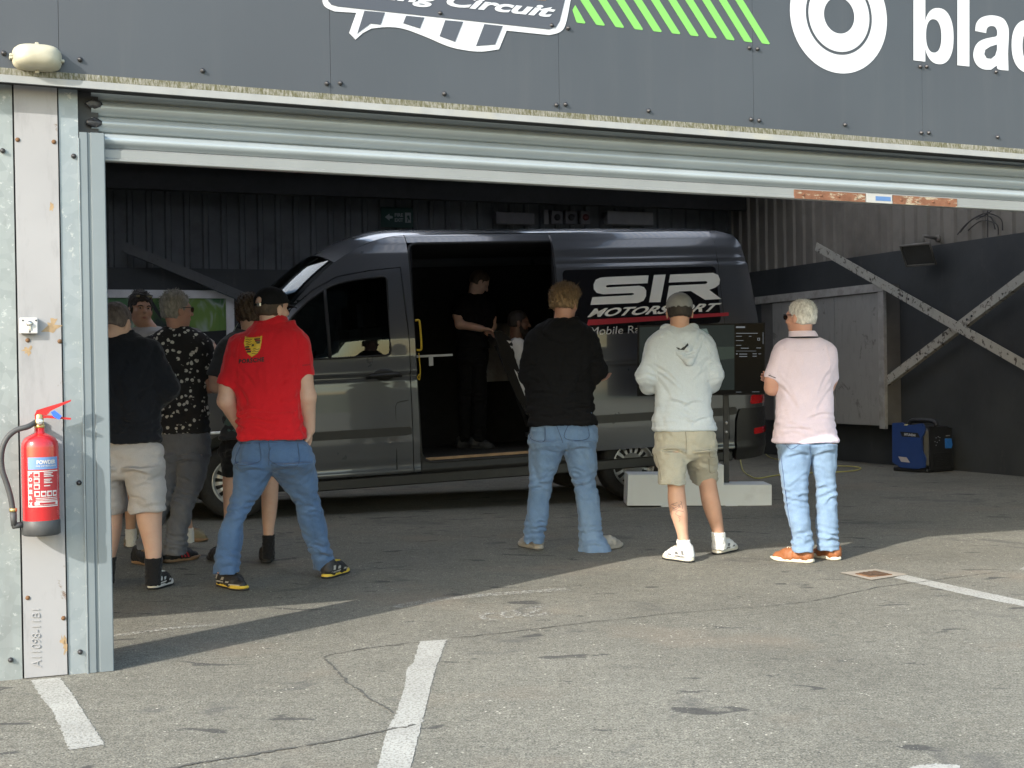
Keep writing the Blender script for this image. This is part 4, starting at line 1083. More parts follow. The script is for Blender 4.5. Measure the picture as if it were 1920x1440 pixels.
# underbody and wheels
b = MB(); b.box(vp(2.2, VW / 2, .30), vd(3.1, 0, 0), VN * (VW / 2 - .30), vd(0, 0, .10)); b.build('underbody', BLACKM, van)
TYRE = mat('tyre', (.022, .022, .023), .8, 0, .2, 20, .1, 60); RIM = mat('steel_rim', (.50, .51, .53), .35, .6, .1, 8); HUBD = mat('hub_dark', (.05, .05, .055), .6, .3)
def wheel(L, wc, zc, sgn):
    c = vp(L, wc, zc); ax = -VN * sgn
    b = MB(); b.lathe(c, ax, [(.215, -.10), (.30, -.115), (.335, -.09), (.343, -.05), (.343, .05), (.335, .09), (.30, .115), (.232, .105), (.222, .095)], 48, caps=False); ty = b.build('wheel', TYRE, van)
    b = MB(); b.lathe(c, ax, [(.222, .094), (.214, .100), (.206, .085), (.196, .05), (.186, .040)], 48, caps=False)
    b.lathe(c, ax, [(.120, .055), (.105, .075), (.075, .082), (.06, .095), (.03, .098), (.001, .098)], 32, caps=False)
    x = VA; y = np.cross(ax, x); N = 16
    for k in range(N):
        a0 = 2 * math.pi * k / N; a1 = a0 + 2 * math.pi / N * .5; P = []
        V = []
        for r, h in ((.19, .042), (.155, .060), (.118, .056)):
            for a in (a0, a1): V.append(c + ax * h + r * (math.cos(a) * x + math.sin(a) * y))
        b.add(V, [(0, 1, 3, 2), (2, 3, 5, 4)])
    b.build('rim', RIM, ty)
    b = MB(); b.lathe(c, ax, [(.214, -.08), (.212, .025), (.001, .03)], 32, caps=False); b.build('hub', HUBD, ty)
for L, zc in ((0, .343), (LR_, .343 - .118)):
    wheel(L, .17, zc, 1); wheel(L, VW - .17, zc, -1)
b = MB()
for L in (0, LR_): b.tube([vp(L, .3, .36 - (.12 if L else 0)), vp(L, VW - .3, .36 - (.12 if L else 0))], .05, 10)
b.build('axle', BLACKM, van)
b = MB()
for L, zc in ((0, .36), (LR_, .30)):
    P = arc(L, zc, .45, 0, 180, 14); V = []; F = []
    for p in P: V += [vp(p[0], .03, p[1]), vp(p[0], .40, p[1])]
    for i in range(len(P) - 1): F.append((2 * i, 2 * i + 1, 2 * i + 3, 2 * i + 2))
    b = MB(); b.add(V, F); k = [vp(p[0], .40, p[1]) for p in P]; b.sheet(k); b.build('wheel_arch', BLACKM, van)
# load space
b = MB()
def ibox(L0, L1, w0, w1, z0, z1): b.box(vp((L0 + L1) / 2, (w0 + w1) / 2, (z0 + z1) / 2), vd((L1 - L0) / 2, 0, 0), VN * (w1 - w0) / 2, vd(0, 0, (z1 - z0) / 2))
ibox(1.64, 4.9, 1.80, 1.82, .42, 2.36); ibox(1.64, 4.9, .24, 1.82, 2.45, 2.47); ibox(1.64, 1.66, .24, 1.82, .4, 2.45); ibox(4.88, 4.9, .26, 1.82, .4, 2.45); ibox(3.20, 4.9, .12, .14, .4, 2.0); ibox(3.20, 4.9, .24, .26, 2.0, 2.45)
ibox(1.66, 1.74, .17, .30, .42, 2.44); ibox(3.17, 3.20, .20, .26, .4, 2.45); ibox(3.17, 3.20, .08, .26, .4, 2.0)
b.build('lining', LINING, van)
b = MB(); ibox(1.69, 5.18, .10, 1.84, .40, .435); b.build('load_floor', mat('black_floor', (.03, .028, .025), .6, 0, .3, 9), van)
b = MB(); ibox(1.74, 3.15, .075, .10, .412, .437); b.build('plywood_edge', mat('plywood', (.36, .24, .14), .7, 0, .2, 12), van)
YEL = mat('yellow_paint', (.62, .42, .03), .45, 0, .2, 20)
b = MB()
for L in (2.02, 2.2, 2.42, 2.64, 2.86): ibox(L, L + .13, .038, .05, .362, .372)
b.build('hazard_tape', YEL, van)
b = MB()
for x, y in ((829, 868), (920, 863)): L, z = vpx(x, y, .03); ibox(L - .06, L + .06, .026, .04, z - .018, z + .018)
b.build('step_catch', mat('zinc', (.5, .5, .5), .4, .7), van)
b = MB(); L, z0_ = vpx(783, 656, .06); _, z1_ = vpx(779, 601, .06)
b.tube(smooth_curve([vp(L - .01, .06, z1_), vp(L + .022, .05, z1_), vp(L + .03, .045, z1_ - .04), vp(L + .035, .045, z0_ + .04), vp(L + .027, .05, z0_), vp(L - .01, .06, z0_)], 5), .010, 8); b.build('grab_handle', YEL, van)
b = MB(); pts = [vpx(x, y, .05) for x, y in ((785, 662), (787, 680), (788, 700), (786, 712), (783, 706), (788, 700))]; b.tube(smooth_curve([vp(L, .05, z) for L, z in pts], 5), .006, 6); b.build('strap', YEL, van)
b = MB(); ibox(1.70, 2.12, .25, .62, 1.385, 1.405); ibox(1.88, 1.92, .24, .26, 1.30, 1.385); b.build('shelf', mat('grey_laminate', (.42, .43, .45), .4), van)
b = MB(); (La, za), (Lb, zb_) = vpx(896, 800, 1.45), vpx(896, 658, 1.45); ibox(La, La + .012, 1.45, 1.47, za, zb_); ibox(La - .01, La + .09, 1.45, 1.47, zb_, zb_ + .022); b.build('desk_leg', mat('white_edge', (.6, .6, .6), .5), van)
b = MB(); ibox(2.80, 3.16, 1.55, 1.57, 1.10, 1.72); b.build('silver_panel', mat('silver_foil', (.35, .35, .36), .35, .7, .3, 6, .6, 7, .05), van)
# cab
b = MB(); SEATM = mat('cab_seat_cloth', (.05, .05, .055), .9)
for w0 in (.20, 1.25):
    ibox(.75, 1.3, w0, w0 + .52, .70, .95); ibox(1.22, 1.42, w0, w0 + .52, .9, 1.68); ibox(1.28, 1.40, w0 + .13, w0 + .39, 1.70, 1.92)
ibox(.30, .62, .25, 1.8, .95, 1.36)
b.build('cab_seat', SEATM, van)
b = MB(); b.tube([vp(.72 + .10 * math.cos(a), .46 + .2 * math.sin(a), 1.32 + .16 * math.cos(a)) for a in np.linspace(0, 6.283, 25)[:-1]], .016, 8, closed=True); b.build('steering_wheel', TRIM, van)

# ------------------------------------------------------------------ racing seat in the van
seat = thing('racing_seat', vp(2.95, .62, .437), 'black racing simulator seat with white side panels standing in the van', 'racing seat')
YS = vp(2.75, .55, 1)[1]
def SP(x, y, dy=0.): return at(x, y, YS + dy)
SHELL = mat('seat_shell', (.007, .007, .008), .5, 0, .1, 8, spec=.15); SWH = mat('seat_white', (.62, .62, .63), .5)
prof = smooth_curve([np.array(p, float) for p in ((925, 622), (938, 620), (952, 630), (966, 655), (974, 690), (988, 720), (1003, 742), (1035, 752), (1075, 742), (1082, 752), (1075, 775), (1030, 795), (1002, 792), (985, 770), (965, 735), (950, 700), (936, 660))], 3)
b = MB(); b.prism([SP(*p) for p in prof][::-1], np.array([0, .06, 0])); b.prism([SP(*p, .46) for p in prof][::-1], np.array([0, .06, 0]))
inner = [(928, 632), (945, 670), (965, 715), (990, 760), (1010, 782), (1060, 772)]
pa = smooth_curve([SP(*p, .03) for p in inner], 4); V = []; F = []
for p in pa: V += [p, p + np.array([0, .46, 0])]
for i in range(len(pa) - 1): F.append((2 * i, 2 * i + 1, 2 * i + 3, 2 * i + 2))
b.add(V, F, True); b.build('shell', SHELL, seat)
b = MB()
for P in ([(970, 697), (984, 699), (999, 722), (990, 720), (980, 706)], [(964, 692), (969, 698), (992, 745), (986, 747)], [(993, 724), (1001, 726), (999, 740), (993, 738)], [(950, 638), (960, 640), (955, 644)], [(956, 648), (963, 650), (960, 654)]): b.prism([SP(x, y, -.003) for x, y in P][::-1], np.array([0, .002, 0]))
b.build('side_panel', SWH, seat)
b = MB(); b.tube([SP(929, 648, .1), SP(955, 706, .1), SP(990, 800, .1)], .016, 8); b.tube([SP(985, 815, .05), SP(1090, 812, .05)], .022, 8); b.tube([SP(985, 815, .45), SP(1090, 812, .45)], .022, 8)
for x in (1000, 1070):
    for dy in (.05, .45): b.tube([SP(x, 780, dy), SP(x - 8, 822, dy)], .018, 8)
b.build('frame', BLACKM, seat)
# ------------------------------------------------------------------ things inside the garage
# wall cabinet (boxed-in cover) on the side wall
TC = TR - .32
cv0, cz0 = rw(1663, 800, TC); cvL, czt = rw(1425, 556, TC); _, cz1 = rw(1660, 530, TC); _, czb = rw(1570, 806, TC)
cab = thing('wall_cabinet', fp(TC + .15, (cv0 + cvL) / 2, cz0), 'big grey two-panel boxed cabinet hung on the side wall behind the brace', 'cabinet')
CABP = m_rusty('cabinet_paint', (.30, .295, .28), (.17, .165, .155), .6, 3); CABF = mat('cabinet_frame', (.33, .32, .305), .7, 0, .2, 7, dirt=(.2, .19, .17)); CABD = mat('cabinet_dark', (.12, .115, .108), .7, 0, .2, 4)
b = MB(); b.fbox(TC + .02, TR - .075, cv0 + .02, cvL, cz0 + .02, cz1 - .02); b.build('case', CABD, cab)
vm = rw(1567, 680, TC)[0]
def strip_b(b, v0, v1, z0, z1, o=.0): b.fbox(TC - .012 - o, TC + .019, v0, v1, z0, z1, .003)
b = MB(); strip_b(b, cv0 + .13, vm - .006, cz0 + .01, cz1 - .12); b.build('panel', CABP, cab)
b = MB(); strip_b(b, vm + .006, cvL - .35, cz0 + .01, cz1 - .12); b.build('panel', CABP, cab)
b = MB(); strip_b(b, cv0, cvL + .1, cz1 - .11, cz1, .02); b.build('top_rail', CABF, cab)
b = MB(); strip_b(b, cv0, cv0 + .115, cz0 - .03, cz1 - .112, .02); b.build('stile', CABF, cab)
# floodlight
fl_t = TR - .30; fv, fz = rw(1727, 470, fl_t); fld = thing('floodlight', fp(fl_t, fv, fz), 'dusty floodlight tilted down on the dark side wall above the brace', 'floodlight')
fc = fp(fl_t, fv, fz); aim = -FU * .75 - FV * .35 - ZZ * .55; aim /= np.linalg.norm(aim); sx = np.cross(aim, ZZ); sx /= np.linalg.norm(sx); sy = np.cross(sx, aim)
FLM = mat('floodlight_alloy', (.16, .15, .135), .6, .3, .25, 9)
b = MB(); fr_ = lambda a, c, d: fc + sx * a + sy * c + aim * d
V = [fr_(a * .19, c * .14, .10) for a, c in ((-1, -1), (1, -1), (1, 1), (-1, 1))] + [fr_(a * .10, c * .06, -.10) for a, c in ((-1, -1), (1, -1), (1, 1), (-1, 1))]
b.add(V, [(4, 5, 6, 7)[::-1], (0, 1, 5, 4), (1, 2, 6, 5), (2, 3, 7, 6), (3, 0, 4, 7)]); b.build('housing', FLM, fld)
b = MB(); P = [fr_(a * .195, c * .145, .105) for a, c in ((-1, -1), (1, -1), (1, 1), (-1, 1))]; b.tube(P, .016, 6, closed=True); b.build('rim', FLM, fld)
b = MB(); b.sheet([fr_(a * .185, c * .135, .098) for a, c in ((-1, -1), (1, -1), (1, 1), (-1, 1))]); b.build('glass', mat('flood_glass', (.05, .05, .05), .1, coat=.8), fld)
b = MB(); b.tube([fr_(0, .02, -.10), fr_(0, .12, -.16), fp(TR - .075, fv - .05, fz + .15)], .022, 8); b.lathe(fp(TR - .072, fv - .05, fz + .15), -FU, [(.05, 0), (.05, .02), (.02, .03)], 12); b.build('bracket', FLM, fld)
# loose cable loops on the cladding
CBL = mat('cable_black', (.03, .03, .03), .6)
b = MB()
for pts in ([(1795, 440), (1812, 420), (1835, 406), (1858, 408), (1866, 430)], [(1800, 436), (1822, 412), (1850, 400), (1876, 410), (1880, 432)], [(1830, 412), (1858, 396), (1862, 380)], [(1852, 445), (1852, 398), (1853, 380)], [(1815, 432), (1840, 414), (1868, 420), (1872, 440)]): b.tube(smooth_curve([RW(x, y, TR - .09) for x, y in pts], 6), .007, 6)
tag(b.build('cable_coil', CBL), 'loose black cable loops hanging on the pale cladding above the dark side wall', 'cable')
# generator
gb = ground(1738, 887); gen = thing('generator', gb + np.array([0, .3, 0]), 'blue and black portable generator on the floor by the side wall', 'generator')
gyaw = math.atan2(gb[0], gb[1]); e1 = np.array([math.cos(R_(41) - gyaw), -math.sin(R_(41) - gyaw) * -1 * -1, 0])
fwd = np.array([math.sin(gyaw), math.cos(gyaw), 0]); rgt = np.array([math.cos(gyaw), -math.sin(gyaw), 0])
n1 = -fwd * math.cos(R_(38)) - rgt * math.sin(R_(38)); n2 = -fwd * math.sin(R_(38)) + rgt * math.cos(R_(38))   # outward normals of the blue side and of the control panel
W1, W2, GH = .50, .50, .54
gc = gb - n1 * W2 / 2 - n2 * W1 / 2
def GP(a, h, o=0., face=1):  # point on a face: a across (m, from centre, picture right), h up
    if face == 1: return gc + n1 * (W2 / 2 + o) + n2 * a + ZZ * h
    return gc + n2 * (W1 / 2 + o) - n1 * a + ZZ * h
GBK = mat('generator_black', (.016, .017, .020), .45, 0, .2, 10); GBL = mat('generator_blue', (.022, .055, .20), .4, 0, .1, 5)
b = MB(); b.box(gc + ZZ * (.04 + .225), n2 * (W1 / 2 - .01), n1 * (W2 / 2 - .012), ZZ * .225, .04); b.box(gc + ZZ * .025, n2 * W1 / 2, n1 * W2 / 2, ZZ * .022, .012); b.build('body', GBK, gen)
def gprism(b, pts, o, d, face=1): b.prism([GP(a, h, o, face) for a, h in pts], (n1 if face == 1 else n2) * d)
b = MB(); gprism(b, [(-.24, .10), (-.12, .045), (.12, .04), (.225, .06), (.235, .16), (.19, .24), (.185, .38), (.225, .43), (.235, .48), (.20, .535), (.06, .515), (-.04, .515), (-.10, .54), (-.235, .53)], -.011, .028); cov = b.build('side_cover', GBL, gen)
b = MB(); gprism(b, [(-.12, .44), (.14, .43), (.17, .38), (-.09, .385)], .0175, .002); b.build('name_plate', GBK, cov)
V, F = fit_text('HYUNDAI', (-.055, .397), (.105, .390), (-.055, .425), (.105, .418), bold=.04); b = MB(); b.add([GP(a, h, .0205) for a, h in V], F); b.build('lettering', WHITE, cov)
b = MB(); gprism(b, [(-.15, .165), (-.03, .16), (.02, .105), (-.11, .11)], .0175, .002); b.build('rating_label', mat('label_grey', (.45, .42, .44), .5), cov)
b = MB(); gprism(b, [(-.06, .508), (-.01, .506), (-.015, .522), (-.05, .522)], .0, .02); b.build('filler_mark', mat('pale_yellow', (.65, .58, .3), .5), cov)
b = MB(); gprism(b, [(-.20, .04), (.20, .04), (.21, .47), (-.20, .50)], -.012, .022, 2); pnl = b.build('control_panel', mat('panel_black', (.020, .021, .024), .35), gen)
b = MB(); gprism(b, [(.07, .255), (.15, .255), (.175, .29), (.15, .36), (.07, .36)], .0105, .03, 2); b.build('blue_socket', mat('socket_blue', (.03, .17, .55), .35), pnl)
b = MB(); g = np.random.default_rng(5)
for a, h in ((-.10, .37), (-.06, .38), (-.03, .37), (-.12, .33), (-.08, .32), (-.04, .34), (-.10, .29), (.09, .385), (.115, .385), (.14, .385)): gprism(b, [(a, h), (a + .013, h), (a + .013, h + .009), (a, h + .009)], .0105, .002, 2)
b.build('panel_marks', WHITE, pnl)
b = MB(); gprism(b, [(-.15, .06), (.16, .06), (.16, .21), (-.15, .21)], .0105, .006, 2)
for k in range(7): gprism(b, [(-.13, .075 + k * .018), (.14, .075 + k * .018), (.14, .082 + k * .018), (-.13, .082 + k * .018)], .017, .004, 2)
b.build('vent', GBK, pnl)
b = MB(); b.tube(smooth_curve([gc + ZZ * .50 - n2 * .20, gc + ZZ * .545 - n2 * .16, gc + ZZ * .555, gc + ZZ * .545 + n2 * .16, gc + ZZ * .50 + n2 * .20], 6), .028, 8); b.build('handle', GBK, gen)
gen.scale = (1.03, 1.03, 1.12)
# red jack and yellow lead by the van's rear corner
j0 = vp(5.12, .62, -.165); j0[2] = 0
jk = thing('trolley_jack', j0, 'low red trolley jack under the rear corner of the van', 'jack')
JR = mat('jack_red', (.30, .012, .02), .4, .1, .2, 10)
b = MB()
for s_ in (-.09, .09): b.box(j0 + VN * s_ + ZZ * .075 - VA * .12, VA * .26, VN * .012, ZZ * .03, .008)
b.box(j0 + ZZ * .115 - VA * .1, VA * .07, VN * .075, ZZ * .035, .01); b.tube([j0 + ZZ * .09 + VA * .05, j0 + ZZ * .20 - VA * .02], .026, 8); b.build('frame', JR, jk)
b = MB(); b.lathe(j0 + ZZ * .20 - VA * .02, ZZ, [(.05, 0), (.055, .015), (.04, .02)], 14); b.build('saddle', BLACKM, jk)
for a, c in ((-.36, .10), (-.36, -.10), (.12, .09), (.12, -.09)):
    b = MB(); b.lathe(j0 + VA * a + VN * c + ZZ * .045 - VN * .02, VN, [(.045, 0), (.045, .04)], 14); b.build('wheel', BLACKM, jk)
b = MB()
pts = [ground(1386, 862), ground(1392, 880, .004), ground(1405, 892, .008), ground(1422, 897, .008), ground(1460, 891, .008), ground(1520, 887, .008), ground(1590, 884, .008), ground(1614, 879, .008), ground(1600, 875, .008), ground(1560, 873, .008), ground(1500, 868, .008), ground(1450, 860, .008), ground(1436, 852, .008)]
pts[0] = pts[0] * np.array([1, 1, 0]) + ZZ * .14
for p in pts[1:]: p[2] = .010
b.tube(smooth_curve(pts, 6), .008, 6); tag(b.build('extension_lead', mat('yellow_flex', (.48, .44, .14), .5)), 'thin yellow extension lead looping over the floor behind the van', 'cable')
# monitor stand: white stepped plinth, post, screen
mg0 = ground(1178, 949); mg1 = ground(1450, 950); my = (mg0[1] + mg1[1]) / 2
def MP(x, y, dy=0.): return at(x, y, my + dy)
mon = thing('monitor_stand', MP(1313, 949), 'large dark screen on a black post with a white stepped plinth beside the van', 'monitor')
PLW = mat('plinth_white', (.70, .73, .75), .45, 0, .04, 3, dirt=(.58, .595, .60))
b = MB(); step_ = [(1176, 948), (1178, 890), (1281, 890), (1282, 872), (1345, 871), (1357, 872), (1357, 909), (1447, 909), (1447, 948)]
dq = np.array([0, .42, 0]) + VA * .0
b.prism([MP(x, y) for x, y in step_][::-1], dq); b.build('plinth', PLW, mon)
b = MB()
for x0, x1 in ((1240, 1256), (1361, 1383)): 
    p0 = MP(x0, 950.5); p1 = MP(x1, 950.5); p0[2] = p1[2] = .008; b.box((p0 + p1) / 2 + np.array([0, .03, 0]), (p1 - p0) / 2, np.array([0, .04, 0]), ZZ * .009)
b.build('foot', PLW, mon)
b = MB(); p0 = MP(1362, 905, .25); p1 = MP(1360, 690, .25); p0[2] = .2
b.box((p0 + p1) / 2, np.array([.024, 0, 0]), np.array([0, .02, 0]), (p1 - p0) / 2); b.build('post', BLACKM, mon)
b = MB()
for y in (793, 810): b.lathe(MP(1362, y, .23), np.array([0, -1., 0]), [(.014, 0), (.014, .004), (.009, .010), (.002, .012)], 12)
b.build('post_bolt', mat('bolt_bright', (.65, .65, .66), .3, .6), mon)
SB = mat('screen_bezel', (.012, .012, .014), .5, spec=.15)
c4 = [(1195, 743), (1434, 740), (1434, 605), (1196, 610)]
b = MB(); b.prism([MP(x, y, .17) for x, y in c4], np.array([0, .05, 0])); scr = b.build('screen', SB, mon)
q = NT('screen_panel'); q.set(Base_Color=(.008, .009, .011), Roughness=.14, Specular_IOR_Level=.05); PANEL = q.m
b = MB(); b.sheet([MP(x, y, .1685) for x, y in ((1197.5, 740.5), (1432, 737.5), (1432, 607), (1198.5, 612))]); b.build('display', PANEL, scr)
def emis(name, c, s): q = NT(name); q.set(Base_Color=(.01, .01, .01), Emission_Color=c, Emission_Strength=s, Roughness=.2, Specular_IOR_Level=.05); return q.m
def disp(pts, m, o=.1670):
    b = MB(); b.sheet([MP(x, y, o) for x, y in pts]); return b.build('display', m, scr)
disp([(1199, 733), (1377, 731), (1377, 609), (1199, 613)], emis('display_scene', (.004, .006, .006), 1.))
disp([(1218, 640), (1224, 628), (1252, 622), (1325, 616), (1331, 630), (1336, 645), (1336, 650), (1218, 650)], emis('display_sky', (.035, .048, .044), 1.), .1660)
disp([(1210, 690), (1377, 672), (1377, 650), (1210, 652)], emis('display_field', (.009, .013, .011), 1.), .1665)
TX = emis('display_text', (.045, .05, .055), 1.)
b = MB()
def bar_(x0, x1, y, h=1.2): b.add([MP(x, yy, .1655) for x, yy in ((x0, y), (x1, y), (x1, y - h), (x0, y - h))], [(0, 1, 2, 3)])
for x0, x1, y, h in ((1380, 1397, 615, 3.2), (1380, 1421, 625.5, 1.2), (1380, 1391, 631, 1), (1404, 1409, 631, 1), (1380, 1394, 639, 1), (1380, 1390, 648, 1), (1389, 1404, 653.5, 1.3), (1418, 1427, 653, 1.2), (1380, 1418, 658.5, .6), (1380, 1383, 664.5, 2), (1386, 1401, 664.5, 1.3), (1411, 1419, 664, 1.2), (1422, 1427, 664, 1.), (1386, 1401, 669, 1.3), (1411, 1419, 668.5, 1.2), (1380, 1390, 735.5, .7), (1410, 1424, 735, .7), (1430.3, 1431.2, 645, 22)): bar_(x0, x1, y, h)
for x0, x1, y, h in ((1420, 1425, 638.5, 1), (1420, 1425, 634.5, 1), (1420, 1421.2, 637.5, 3), (1423.8, 1425, 637.5, 3)): bar_(x0, x1, y, h)
b.build('display_text', TX, scr)
# things on the back wall
DB = DEEP - .11
def BB(name, x0, x1, y0, y1, dep, m, label, cat, parts=None, v=DB):
    a = BW(x0, y1, v) - F0; c = BW(x1, y0, v) - F0
    t0, z0, t1, z1 = a @ FU, a[2], c @ FU, c[2]
    r = thing(name, fp((t0 + t1) / 2, v, z0), label, cat); b = MB(); b.fbox(t0, t1, v - dep, v, z0, z1, .006); b.build('case', m, r)
    return r, t0, t1, z0, z1, v - dep
EXG = mat('exit_green', (.008, .045, .035), .5); EXW = mat('exit_white', (.30, .33, .34), .5); BOXG = mat('box_grey', (.15, .145, .155), .6); BOXW = mat('box_white', (.24, .24, .25), .6); ABK = mat('box_black', (.02, .02, .022), .5)
r, t0, t1, z0, z1, vv = BB('exit_sign', 714, 774, 390, 426, .02, EXG, 'dark green fire exit sign with arrow on the back cladding', 'sign')
W_, H_ = t1 - t0, z1 - z0; X = lambda u: t0 + W_ * u; Zz = lambda u: z0 + H_ * u
b = MB(); b.prism([fp(X(u), vv - .002, Zz(k)) for u, k in ((.12, .5), (.26, .68), (.26, .58), (.36, .55), (.36, .45), (.26, .42), (.26, .32))], FV * .001)
for s_, yb in (('FIRE', .53), ('EXIT', .28)):
    V, F = fit_text(s_, (X(.42), Zz(yb)), (X(.68), Zz(yb)), (X(.42), Zz(yb + .18)), (X(.68), Zz(yb + .18)), bold=.03); b.add([fp(t, vv - .002, z) for t, z in V], F)
b.add([fp(X(u), vv - .002, Zz(k)) for u, k in ((.74, .25), (.92, .25), (.92, .75), (.74, .75))], [(0, 1, 2, 3)])
b.build('symbol', EXW, r)
b = MB(); b.add([fp(X(u), vv - .003, Zz(k)) for u, k in ((.80, .3), (.83, .3), (.85, .45), (.89, .35), (.90, .38), (.87, .62), (.80, .6), (.79, .5), (.82, .5))], [tuple(range(9))]); b.build('symbol', EXG, r)
r, *_ = BB('junction_box', 925, 996, 401, 421, .12, BOXG, 'long grey electrical box on the back wall above the van side door', 'electrical box')
r, *_ = BB('conduit', 1018, 1026, 394, 421, .05, BOXW, 'short pale vertical conduit between the boxes on the back wall', 'conduit')
for k, (x0, x1, nm) in enumerate(((1030, 1049, 'left'), (1056, 1076, 'middle'), (1084, 1101, 'right'))):
    r, t0, t1, z0, z1, vv = BB('switch_box', x0, x1, 397, 421, .10, BOXG, '%s of the three small square isolator boxes on the back wall' % {'left': 'leftmost', 'middle': 'middle', 'right': 'rightmost'}[nm], 'isolator'); r['group'] = 'isolator boxes on the back wall'
    b = MB(); b.lathe(fp((t0 + t1) / 2, vv, (z0 + z1) / 2), n0, [(.05, 0), (.05, .02), (.02, .03)], 14); b.build('dial', mat('dial_red', (.10, .02, .02), .5) if k == 2 else ABK, r)
r, *_ = BB('fuse_board', 1132, 1217, 400, 422, .14, BOXW, 'wide pale fuse board on the back wall above the rear of the van', 'fuse board')
# green poster in a white frame
pa = BW(150, 700, DB - .02) - F0; pb = BW(438, 545, DB - .02) - F0; t0, t1, z0, z1 = pa @ FU, pb @ FU, pa[2], pb[2]
po = thing('poster', fp((t0 + t1) / 2, DB, z0), 'green landscape poster in a broad white frame on the back wall', 'poster'); fw = .11
PF = mat('frame_white', (.78, .77, .78), .6)
b = MB()
for q_ in ((t0, t1, z1 - fw, z1), (t0, t1, z0, z0 + fw), (t0, t0 + fw, z0 + fw, z1 - fw), (t1 - fw, t1, z0 + fw, z1 - fw)): b.fbox(q_[0], q_[1], DB - .05, DB, q_[2], q_[3], .004)
b.build('frame', PF, po)
q = NT('poster_print'); v = q.coord((1, 1, 1), (.2, 0, .6)); n_ = q.noise(q.coord((1.1, 1.1, .8), (.3, .5, .2)), 1.6, 3, .4, 1.8)
c = q.ramp(n_, [(.30, (.02, .035, .03)), (.38, (.05, .12, .03)), (.46, (.13, .26, .05)), (.52, (.18, .30, .06)), (.58, (.36, .44, .38)), (.66, (.08, .20, .08))]); q.set(Base_Color=c, Roughness=.5); 
b = MB(); b.fbox(t0 + fw, t1 - fw, DB - .02, DB - .005, z0 + fw, z1 - fw); pr_ = b.build('print', q.m, po)
b = MB(); px_ = lambda pts: [ (lambda Q: fp(Q @ FU, DB - .022, Q[2]))(BW(x, y, DB - .02) - F0) for x, y in pts]
b.sheet(px_([(378, 622), (424, 619), (424, 660), (395, 670), (370, 640)])); b.sheet(px_([(284, 560), (303, 592), (302, 600), (288, 580)])); b.build('print', mat('poster_black', (.012, .014, .016), .5), po)
b = MB(); b.sheet(px_([(352, 612), (372, 616), (390, 630), (396, 640), (380, 650), (355, 640)])); b.build('print', mat('poster_pale', (.30, .28, .29), .5), po)
b = MB(); b.sheet(px_([(388, 641), (402, 640), (410, 652), (402, 662), (390, 660)])); b.build('print', mat('poster_maroon', (.16, .02, .035), .5), po)
# ------------------------------------------------------------------ people
SKIN = {}
def skin(name, c, bump=.05):
    q = NT(name); v = q.coord()
    k = q.ramp(q.noise(v, 9, 5), [(.3, tuple(x * .9 for x in c)), (.7, tuple(min(1, x * 1.08) for x in c))])
    k = q.mix(q.ramp(q.noise(v, 28, 4), [(.55, 0.), (.75, .35)]), k, (c[0] * 1.02, c[1] * .74, c[2] * .68))
    q.set(Base_Color=k, Roughness=.5, Subsurface_Weight=.08, Subsurface_Radius=(.01, .004, .002), Normal=q.bump(q.noise(v, 160, 3), bump, .002)); return q.m
SK_PALE = skin('skin_pale', (.56, .36, .28)); SK_TAN = skin('skin_tan', (.47, .28, .20)); SK_RED = skin('skin_ruddy', (.52, .29, .225)); SK_BROWN = skin('skin_brown', (.15, .078, .052))
def cloth(name, c, var=.1, weave=380, bump=.25, rough=.9, fade=None, fs=5., sheen=.15):
    q = NT(name); v = q.coord()
    k = q.ramp(q.noise(v, 6, 5), [(.3, tuple(x * (1 - var) for x in c)), (.7, tuple(min(1, x * (1 + var)) for x in c))])
    if fade: k = q.mix(q.ramp(q.noise(q.coord((1.3, 1.3, .55)), fs, 5, .6), [(.42, 0.), (.66, .8)]), k, fade)
    k = q.mix(.25, k, q.ramp(q.noise(v, weave, 2), [(.3, tuple(x * .6 for x in c)), (.7, tuple(min(1, x * 1.35) for x in c))]))
    h = q.noise(v, weave, 2); h2 = q.noise(q.coord((1, 1, .8)), 17, 4, .5, 1.6)
    q.set(Base_Color=k, Roughness=rough, Sheen_Weight=sheen, Specular_IOR_Level=.2, Normal=q.bump(h2, .22, .02, q.bump(h, bump, .002))); return q.m
DENIM_B = cloth('denim_blue', (.070, .130, .255), .15, 300, .4, .85, (.115, .19, .33), 3.); DENIM_L = cloth('denim_light', (.125, .205, .345), .15, 300, .4, .85, (.20, .295, .43), 3.); DENIM_P = cloth('denim_pale', (.15, .23, .355), .15, 300, .4, .85, (.205, .295, .41), 3.)
CL_RED = cloth('red_pique', (.58, .013, .022), .06, 420, .3); CL_BLACK = cloth('black_fleece', (.0075, .008, .010), .15, 260, .25, .95, sheen=.0); CL_NAVY = cloth('dark_knit', (.010, .012, .018), .12, 260, .35, .95, sheen=.1)
CL_GREY = cloth('pale_grey_fleece', (.485, .545, .60), .05, 260, .3); CL_PINK = cloth('pale_pink_pique', (.63, .55, .65), .05, 420, .3); CL_KHAKI = cloth('khaki_cotton', (.37, .36, .30), .1, 320, .3); CL_STONE = cloth('stone_cotton', (.44, .42, .43), .07, 320, .25)
